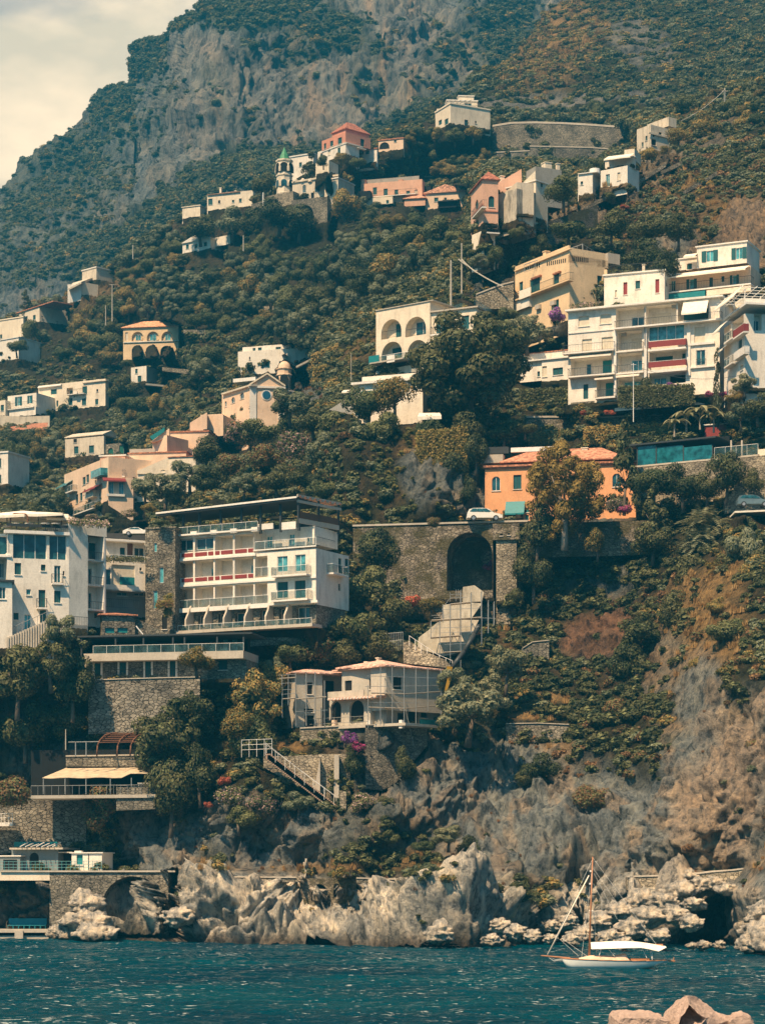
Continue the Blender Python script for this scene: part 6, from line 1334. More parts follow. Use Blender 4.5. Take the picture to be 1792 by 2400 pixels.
m_top = polyl([(-400, 640), (-150, 540), (0, 468), (33, 436), (70, 405), (112, 381), (163, 332), (207, 289), (229, 267), (232, 224), (262, 211), (302, 204), (313, 188), (311, 112), (330, 101), (380, 96), (403, 82), (406, 58), (436, 62), (468, 36), (490, 8), (520, -20), (620, -60), (800, -140), (1100, -200), (1900, -260)])
def m_disp(X, Y, Z, px, py):
 d = fbm(X*.012, Y*.012, Z*.012, 4, 5)*14
 cl = ell(px, py, 820, 180, 520, 190, -8, .4)
 d = d+folds(X*.2, Y*.2, Z*.1, 1, 7)*6*(.35+.5*cl)+fbm(X*.25, Y*.2, Z*.045, 5, 12, .62, 2)*3
 d = d-16*ell(px, py, 510, 325, 34, 18, -15, .6)-14*ell(px, py, 680, 335, 26, 14, 0, .6)-6*ell(px, py, 640, 345, 150, 12, 3, .6)
 d = d+fbm(X*.05, Y*.04, Z*.03, 3, 99, .5, True)*4
 return d
def m_zone(px, py, X, Y, Z):
 nz = fbm(px*.01, py*.01, px*0, 5, 31); n2 = fbm(px*.03, py*.012, px*0, 5, 41)
 g = green_m(px, py, nz)
 rock = np.zeros(px.shape+(3,))+np.array([.15, .17, .175]); rock = mixn(rock, [.30, .235, .175], np.clip(n2*1.8+.25, 0, .9)*ell(px, py, 800, 200, 420, 190, -8, .5, nz))
 rock = mixn(rock, [.24, .22, .19], np.clip(-n2*2, 0, .7))
 gr = np.zeros_like(rock)+np.array([.035, .05, .025]); gr = mixn(gr, [.08, .08, .035], np.clip(n2*2, 0, .8))
 gg = np.clip(g, 0, 1); c = rock*(1-gg[..., None])+gr*gg[..., None]
 return np.concatenate([c, (1-gg)[..., None]], -1)
def green_m(px, py, nz):
 L = [(600, 10, 160, 55, -5, 1), (760, 60, 120, 40, 10, .7), (690, 110, 60, 45, 0, .5), (860, 190, 50, 60, 0, .35), (330, 130, 60, 60, -35, .8), (260, 240, 60, 50, -40, .9), (170, 380, 140, 70, -40, .55), (100, 470, 120, 60, -20, .6), (250, 420, 60, 80, 20, .4), (580, 400, 150, 45, -8, 1), (450, 460, 140, 40, -25, .8), (700, 370, 160, 30, 0, .9), (950, 300, 150, 40, -25, 1), (330, 560, 160, 50, -35, .9), (200, 600, 100, 60, 0, .6), (1180, 60, 70, 120, 20, .8), (1050, 130, 60, 50, 0, .5), (50, 620, 150, 60, 0, .45), (860, 100, 60, 30, 0, .4), (500, 220, 30, 50, 0, .2), (120, 520, 200, 120, 0, .3), (400, 40, 60, 30, 0, .9)]
 return np.clip(dens(px, py, L, nz)+np.clip(nz*.9-.15, 0, .5), 0, 1)
MMAT = ground_mat('mountain_ground', .3, (1, 1, .28))
mount = terrain_mesh('mountain', -400, 1860, m_top, lambda x: x*0+960, 4, 420, mdepth, m_disp, m_zone, MMAT, (10, 1, 25))
# ---------------------------------------------------------------- second hill, upper right
KP = [(850, 420, 640), (900, 350, 680), (1000, 300, 690), (1000, 420, 650), (1100, 250, 680), (1100, 400, 640), (1200, 280, 660), (1200, 150, 740), (1280, 60, 790), (1350, -50, 850), (1400, 150, 720), (1400, 270, 650), (1550, 100, 730), (1550, 250, 630), (1700, 50, 750), (1700, 200, 640), (1792, 180, 620), (1600, -150, 950), (2000, -250, 1000), (2000, 150, 620), (2200, 200, 600), (1250, 400, 630), (1700, 400, 600), (2200, 400, 560), (1450, 60, 760), (1480, 170, 690)]
kdepth = Depth(KP, 800, 2300, -360, 480)
k_top = polyl([(820, 400), (860, 345), (890, 322), (950, 298), (1020, 262), (1083, 226), (1110, 195), (1175, 169), (1219, 131), (1246, 93), (1273, 44), (1339, 0), (1420, -60), (1600, -180), (1900, -280), (2300, -320)])
def k_disp(X, Y, Z, px, py): return fbm(X*.02, Y*.02, Z*.02, 4, 5)*7+fbm(X*.12, Y*.12, Z*.07, 4, 15, .5, True)*2
def k_zone(px, py, X, Y, Z):
 nz = fbm(px*.015, py*.015, px*0, 5, 31); n2 = fbm(px*.03, py*.02, px*0, 5, 41)
 c = np.zeros(px.shape+(3,))+np.array([.05, .05, .024]); c = mixn(c, [.34, .22, .10], ell(px, py, 1300, 110, 120, 90, -40, .7, nz)*.8); rk = np.clip(ell(px, py, 1500, 110, 90, 60, 40, .5, nz)*.8+ell(px, py, 1330, 252, 220, 16, 0, .5, nz), 0, 1)  # orange patch puts sunlight on the left crest into the ground colour
 c = mixn(c, [.18, .175, .16], rk); return np.concatenate([c, rk[..., None]], -1)
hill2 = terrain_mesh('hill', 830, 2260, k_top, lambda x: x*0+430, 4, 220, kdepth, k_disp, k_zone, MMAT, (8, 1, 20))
# ---------------------------------------------------------------- sea
def sea():
 xs = np.concatenate([np.linspace(-650, -60, 40), np.linspace(-58, 58, 420), np.linspace(60, 650, 40)]); ys = np.concatenate([np.linspace(-40, 70, 20), np.linspace(71, 262, 560), np.linspace(265, 420, 10)])
 gx, gy = np.meshgrid(xs, ys)
 w = np.clip((gy-66)/15, 0, 1)*np.clip((275-gy)/8, 0, 1)*np.clip((60-np.abs(gx))/3, 0, 1)
 wx = fbm(gx*.05, gy*.05, gx*0, 2, 2)*2
 z = (fbm(gx*.55+wx, gy*.9, gx*0, 4, 5, .55)*.24+fbm(gx*.16, gy*.3, gx*0, 2, 6)*.12)*w
 n0, n1 = gx.shape; V = np.stack([gx, gy, z], -1).reshape(-1, 3); idx = np.arange(n0*n1).reshape(n0, n1)
 fa = np.stack([idx[:-1, :-1], idx[:-1, 1:], idx[1:, 1:], idx[1:, :-1]], -1).reshape(-1, 4)
 me = D.meshes.new('sea'); me.vertices.add(len(V)); me.vertices.foreach_set('co', V.reshape(-1)); me.loops.add(len(fa)*4); me.polygons.add(len(fa))
 me.loops.foreach_set('vertex_index', fa.reshape(-1)); me.polygons.foreach_set('loop_start', np.arange(0, len(fa)*4, 4)); me.polygons.foreach_set('loop_total', np.full(len(fa), 4)); me.polygons.foreach_set('use_smooth', np.ones(len(fa), bool)); me.update()
 m, N, L, b = mat_new('sea_water'); tc = N.new('ShaderNodeTexCoord'); o = tc.outputs['Object']
 n1_ = noise_of(N, L, o, 1.5, 5, .62, (1, 1.9, 1)); n2 = noise_of(N, L, o, 6, 4, .6, (1, 2.2, 1)); big = noise_of(N, L, o, .05, 3)
 ad = N.new('ShaderNodeMath'); ad.operation = 'MULTIPLY_ADD'; L.new(n2.outputs[0], ad.inputs[0]); ad.inputs[1].default_value = .35; L.new(n1_.outputs[0], ad.inputs[2])
 bp = N.new('ShaderNodeBump'); bp.inputs['Strength'].default_value = 1.0; bp.inputs['Distance'].default_value = .6; n4 = noise_of(N, L, o, 2.6, 3, .6, (1, 2.4, 1)); r4 = ramp_of(N, L, n4.outputs[0], [(.64, (0, 0, 0)), (.70, (1.4,)*3)])
 a4 = N.new('ShaderNodeMath'); a4.operation = 'ADD'; L.new(r4.outputs[0], a4.inputs[0]); L.new(ad.outputs[0], a4.inputs[1]); L.new(a4.outputs[0], bp.inputs['Height']); L.new(bp.outputs[0], b.inputs['Normal'])
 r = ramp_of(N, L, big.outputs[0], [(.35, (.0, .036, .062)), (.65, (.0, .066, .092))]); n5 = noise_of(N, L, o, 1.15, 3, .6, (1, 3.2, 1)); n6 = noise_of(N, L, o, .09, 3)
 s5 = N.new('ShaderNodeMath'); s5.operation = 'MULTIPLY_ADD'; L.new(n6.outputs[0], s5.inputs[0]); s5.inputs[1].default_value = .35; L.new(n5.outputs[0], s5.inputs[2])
 r5 = ramp_of(N, L, s5.outputs[0], [(.815, (0, 0, 0)), (.86, (.9,)*3)]); L.new(mixc(N, L, r.outputs[0], (.62, .66, .62), r5.outputs[0]), b.inputs['Base Color'])  # thin pale flecks in the base colour stand in for sun glints
 b.inputs['Roughness'].default_value = .09; b.inputs['IOR'].default_value = 1.14; b.inputs['Specular IOR Level'].default_value = .10
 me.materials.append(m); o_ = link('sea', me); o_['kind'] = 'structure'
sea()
# ---------------------------------------------------------------- haze
def haze():
 t = MB(); t.box((-640, -12, -2), (640, 1480, 720)); m = D.materials.new('haze_air'); m.use_nodes = True; N = m.node_tree.nodes; L = m.node_tree.links
 for n in list(N):
  if n.type == 'BSDF_PRINCIPLED': N.remove(n)
 v = N.new('ShaderNodeVolumePrincipled'); v.inputs['Color'].default_value = (.02, .27, .46, 1); v.inputs['Density'].default_value = HAZE; v.inputs['Anisotropy'].default_value = .2
 out = [n for n in N if n.type == 'OUTPUT_MATERIAL'][0]; L.new(v.outputs[0], out.inputs['Volume'])
 o = t.build('haze', m); o['kind'] = 'stuff'; o['label'] = 'thin blue air haze over the whole bay'
HAZE = .00048
haze()
def leafmat(name, c, hi=None, trans=.25):
 kk = 1 if 'flower' in name or name in ('dry_grass', 'leaves_red', 'leaves_bright') else 1.18; c = tuple(x*kk for x in c); hi = hi and tuple(x*kk for x in hi)
 m, N, L, b = mat_new(name); hi = hi or tuple(x*1.9 for x in c); oi = N.new('ShaderNodeObjectInfo'); tc = N.new('ShaderNodeTexCoord')
 n = noise_of(N, L, tc.outputs['Object'], 1.7, 3); geo = N.new('ShaderNodeNewGeometry'); wn = N.new('ShaderNodeTexWhiteNoise'); wn.noise_dimensions = '1D'; L.new(geo.outputs['Random Per Island'], wn.inputs['W'])
 a = N.new('ShaderNodeMath'); a.operation = 'MULTIPLY_ADD'; L.new(wn.outputs[0], a.inputs[0]); a.inputs[1].default_value = .22; L.new(n.outputs[0], a.inputs[2])
 a2 = N.new('ShaderNodeMath'); a2.operation = 'MULTIPLY_ADD'; L.new(oi.outputs['Random'], a2.inputs[0]); a2.inputs[1].default_value = .45; L.new(a.outputs[0], a2.inputs[2])
 r = ramp_of(N, L, a2.outputs[0], [(.28, tuple(x*.6 for x in c)), (.62, c), (.95, hi)])
 L.new(r.outputs[0], b.inputs['Base Color']); b.inputs['Roughness'].default_value = .65; b.inputs['Specular IOR Level'].default_value = .25
 tr = N.new('ShaderNodeBsdfTranslucent'); L.new(r.outputs[0], tr.inputs[0]); mx = N.new('ShaderNodeMixShader'); mx.inputs[0].default_value = trans
 out = [q for q in N if q.type == 'OUTPUT_MATERIAL'][0]; L.new(b.outputs[0], mx.inputs[1]); L.new(tr.outputs[0], mx.inputs[2]); L.new(mx.outputs[0], out.inputs[0])
 return m
LM = {'dark': leafmat('leaves_dark', (.026, .036, .014), (.08, .078, .03)), 'green': leafmat('leaves_green', (.058, .078, .030), (.15, .155, .06)), 'gold': leafmat('leaves_gold', (.17, .12, .03), (.34, .23, .07)),
      'olive': leafmat('leaves_olive', (.088, .106, .062), (.19, .20, .12)), 'pale': leafmat('leaves_pale', (.14, .14, .07), (.28, .26, .14)), 'dry': leafmat('dry_grass', (.26, .15, .055), (.44, .28, .11)), 'brown': leafmat('leaves_brown', (.10, .055, .025), (.20, .11, .05)),
      'magenta': leafmat('flowers_magenta', (.28, .025, .12), (.48, .08, .22)), 'purple': leafmat('flowers_purple', (.20, .05, .22), (.38, .14, .40)), 'red': leafmat('leaves_red', (.34, .07, .04), (.55, .14, .08)), 'ivy': leafmat('leaves_ivy', (.09, .085, .018), (.20, .16, .04)), 'bright': leafmat('leaves_bright', (.26, .18, .04), (.50, .34, .09)), 'pink': leafmat('flowers_pink', (.32, .20, .18), (.6, .42, .38))}
BARK = flat('bark', (.12, .095, .07), .95, var=.35, scale=4); BARKP = flat('pale_bark', (.34, .29, .23), .9, var=.3, scale=4)
def leaf_mesh(name, C, Nn, size, mats, asp=1.0, seed=0, midx=None):
 """C centres (n,3), Nn preferred normals, size (n,)"""
 r = np.random.default_rng(seed); n = len(C)
 nr = Nn+r.normal(0, .24, (n, 3)); nr /= np.linalg.norm(nr, axis=1, keepdims=True)+1e-9
 a = np.cross(nr, r.normal(0, 1, (n, 3))); a /= np.linalg.norm(a, axis=1, keepdims=True)+1e-9; b = np.cross(nr, a)
 s = size[:, None]; V = np.stack([C-a*s*asp, C-b*s*.62+nr*s*.15, C+a*s*asp, C+b*s*.62+nr*s*.15], 1).reshape(-1, 3)
 me = D.meshes.new(name); me.vertices.add(4*n); me.vertices.foreach_set('co', V.reshape(-1)); me.loops.add(4*n); me.polygons.add(n)
 me.loops.foreach_set('vertex_index', np.arange(4*n)); me.polygons.foreach_set('loop_start', np.arange(0, 4*n, 4)); me.polygons.foreach_set('loop_total', np.full(n, 4))
 for m in mats: me.materials.append(m)
 if midx is not None: me.polygons.foreach_set('material_index', midx.astype(np.int32))
 me.update(); return me
def crown(name, mats, seed, n=1800, lobes=14, size=.085, sq=.8, lob=(.30, .5), mixp=0, flat_bottom=.3, shape='round', asp=1.0):
 """unit crown, radius about 1, standing on z=-.8..+.9"""
 r = np.random.default_rng(seed); LC = []; LR = []
 for i in range(lobes):
  for _ in range(30):
   p = r.uniform(-1, 1, 3)
   if np.linalg.norm(p) < 1: break
  rad = r.uniform(*lob)
  if shape == 'cone': z = r.uniform(-.9, 1.6); k = (1.7-z)/2.6; th = r.uniform(0, 6.28); p = np.array([math.cos(th)*k*.7, math.sin(th)*k*.7, z]); rad = lob[0]+.35*k*lob[1]
  elif shape == 'column': p = np.array([p[0]*.45, p[1]*.45, p[2]*1.9]);
  else: p = p*np.array([1-rad*.75, 1-rad*.75, (1-rad*.6)*sq])
  if shape == 'round' and p[2] < -flat_bottom: p[2] = -flat_bottom*r.uniform(.4, 1)
  LC.append(p); LR.append(rad)
 LC = np.array(LC); LR = np.array(LR); w = LR**2; k = r.choice(lobes, n, p=w/w.sum())
 d = r.normal(0, 1, (n, 3)); d[:, 2] += .35; d /= np.linalg.norm(d, axis=1, keepdims=True)
 rr = LR[k]*r.uniform(.72, 1.08, n); C = LC[k]+d*rr[:, None]*np.array([1, 1, .85])
 sz = size*r.uniform(.6, 1.35, n); mi = (r.random(n) < mixp).astype(int) if len(mats) > 1 else None
 return leaf_mesh(name, C, d, sz, mats, asp, seed, mi)
def trunk_mesh(name, seed, mat, h=1.25, top=.5, n=6):
 r = random.Random(seed); t = MB(); base = Vector((0, 0, -h)); mid = Vector((r.uniform(-.1, .1), r.uniform(-.1, .1), -.35))
 t.tube(base, mid, .10, .065, 7)
 for i in range(n):
  a = 6.283*i/n+r.uniform(-.4, .4); e = mid+Vector((math.cos(a)*r.uniform(.35, .7), math.sin(a)*r.uniform(.35, .7), r.uniform(.3, .9)*top+.2)); m2 = mid.lerp(e, .5)+Vector((0, 0, -.06)); t.tube(mid, m2, .05, .032, 5); t.tube(m2, e, .032, .012, 5)
 me = D.meshes.new(name); me.from_pydata(t.v, [], t.f); me.materials.append(mat); me.polygons.foreach_set('use_smooth', [True]*len(t.f)); me.update(); return me
def grass_mesh(name, mat, seed, n=70, h=1.0, spread=.6, w=.05):
 r = np.random.default_rng(seed); V = []; Fc = []
 for i in range(n):
  th = r.uniform(0, 6.28); rr = spread*math.sqrt(r.random()); x, y = rr*math.cos(th), rr*math.sin(th); l = h*r.uniform(.5, 1.1); a = r.uniform(0, 6.28); lean = r.uniform(.1, .6)*l
  dx, dy = math.cos(a), math.sin(a); px_, py_ = -dy*w, dx*w; b = len(V)
  V += [(x-px_, y-py_, -.15), (x+px_, y+py_, -.15), (x+px_*.7+dx*lean*.35, y+py_*.7+dy*lean*.35, l*.6), (x-px_*.7+dx*lean*.35, y-py_*.7+dy*lean*.35, l*.6), (x+dx*lean, y+dy*lean, l)]
  Fc += [(b, b+1, b+2, b+3), (b+3, b+2, b+4)]
 me = D.meshes.new(name); me.from_pydata(V, [], Fc); me.materials.append(mat); me.update(); return me
SP = {}
def species(key, label_mats, seeds, **kw): SP[key] = [crown('crown', label_mats, s, **kw) for s in seeds]
species('dark', [LM['dark'], LM['green']], (1, 2, 3), n=4600, lobes=13, size=.052, mixp=.25)
species('green', [LM['green'], LM['dark']], (4, 5, 6, 7), n=4600, lobes=12, size=.052, mixp=.2)
species('gold', [LM['gold'], LM['green']], (8, 9), n=4600, lobes=13, size=.05, mixp=.35)
species('olive', [LM['olive'], LM['green']], (10, 11, 12), n=4600, lobes=13, size=.048, mixp=.15, lob=(.22, .38), asp=1.3)
species('pale', [LM['pale'], LM['olive']], (13, 14), n=4600, lobes=13, size=.045, mixp=.3, lob=(.2, .36), asp=1.4)
species('brown', [LM['brown'], LM['green']], (15, 16), n=3600, lobes=14, size=.055, mixp=.5)
species('magenta', [LM['magenta'], LM['green']], (17,), n=1500, lobes=9, size=.09, mixp=.2)
species('purple', [LM['purple'], LM['green']], (18,), n=1500, lobes=9, size=.09, mixp=.15)
species('red', [LM['red'], LM['green']], (19,), n=1200, lobes=8, size=.09, mixp=.2)
species('pink', [LM['green'], LM['pink']], (20, 21), n=2200, lobes=14, size=.06, mixp=.3)
species('cone', [LM['dark'], LM['green']], (22, 23), n=2600, lobes=26, size=.075, shape='cone', lob=(.2, .4), mixp=.2)
species('column', [LM['dark'], LM['olive']], (24,), n=2200, lobes=20, size=.075, shape='column', lob=(.25, .4), mixp=.2)
SP['magnolia'] = [crown('crown', [LM['dark'], LM['green']], 30, n=24000, lobes=85, size=.036, lob=(.15, .26), mixp=.22, flat_bottom=.75, sq=.9)]
SP['eucalyptus'] = [crown('crown', [LM['bright'], LM['gold']], 31, n=20000, lobes=80, size=.026, lob=(.11, .23), mixp=.3, flat_bottom=1, sq=1.0, asp=1.5)]
SP['bigdark'] = [crown('crown', [LM['dark'], LM['green']], 32+i, n=7000, lobes=40, size=.045, lob=(.16, .28), mixp=.35, flat_bottom=.8) for i in range(2)]
SP['bigolive'] = [crown('crown', [LM['olive'], LM['pale']], 36+i, n=8000, lobes=44, size=.04, lob=(.14, .26), mixp=.35, flat_bottom=.7, asp=1.3) for i in range(2)]
SP['biggold'] = [crown('crown', [LM['gold'], LM['green']], 40, n=7000, lobes=40, size=.042, lob=(.15, .27), mixp=.45, flat_bottom=.8)]
TR = [trunk_mesh('trunk', i, BARK) for i in range(3)]; TRP = trunk_mesh('trunk', 9, BARKP, n=8)
NAMES = {'dark': 'evergreen_tree', 'green': 'broadleaf_tree', 'gold': 'yellowing_tree', 'olive': 'olive_tree', 'pale': 'olive_tree', 'brown': 'rusty_shrub', 'magenta': 'bougainvillea', 'purple': 'bougainvillea', 'red': 'red_shrub', 'pink': 'oleander', 'cone': 'conifer', 'column': 'cypress', 'magnolia': 'magnolia_tree', 'eucalyptus': 'eucalyptus_tree', 'bigdark': 'evergreen_tree', 'bigolive': 'olive_tree', 'biggold': 'yellowing_tree'}
_cnt = [0]
def tree(x, y, r, sp, label, group=None, Y=None, sy=1.0, trunk=True, rng_=rng, cat=None):
 """x,y = crown centre in the photo, r = crown radius there in photo pixels"""
 k = _cnt[0]; _cnt[0] += 1
 if Y is None:
  yb = min(y+r*.75, float(hb(x))-30); Y = float(hdepth(x, yb)); rm_ = r*Y/F; Y -= rm_*.35
 rm_ = r*Y/F; c = P(x, y, Y); name = NAMES[sp]; shrub = rm_ < 1.5 or sp in ('brown', 'magenta', 'purple', 'red', 'pink')
 me = SP[sp][k % len(SP[sp])]; rot = rng_.uniform(0, 6.28)
 if shrub or not trunk:
  o = link(name.replace('_tree', '_shrub') if shrub else name, me); o.location = c; o.scale = (rm_, rm_, rm_*sy); o.rotation_euler = (0, 0, rot); tag(o, label, cat or ('shrub' if shrub else 'tree'), group); return o
 root = empty(name, c-Vector((0, 0, rm_*1.2*sy)), label, cat or 'tree', group)
 o = link('crown', me, root); o.location = (0, 0, rm_*1.2*sy); o.scale = (rm_*1.12, rm_*1.12, rm_*sy*1.1); o.rotation_euler = (0, 0, rot)
 t = link('trunk', TRP if sp in ('eucalyptus',) else TR[k % 3], root); t.location = (0, 0, rm_*1.2*sy); t.scale = (rm_, rm_, rm_*sy); t.rotation_euler = (0, 0, rot)
 return root
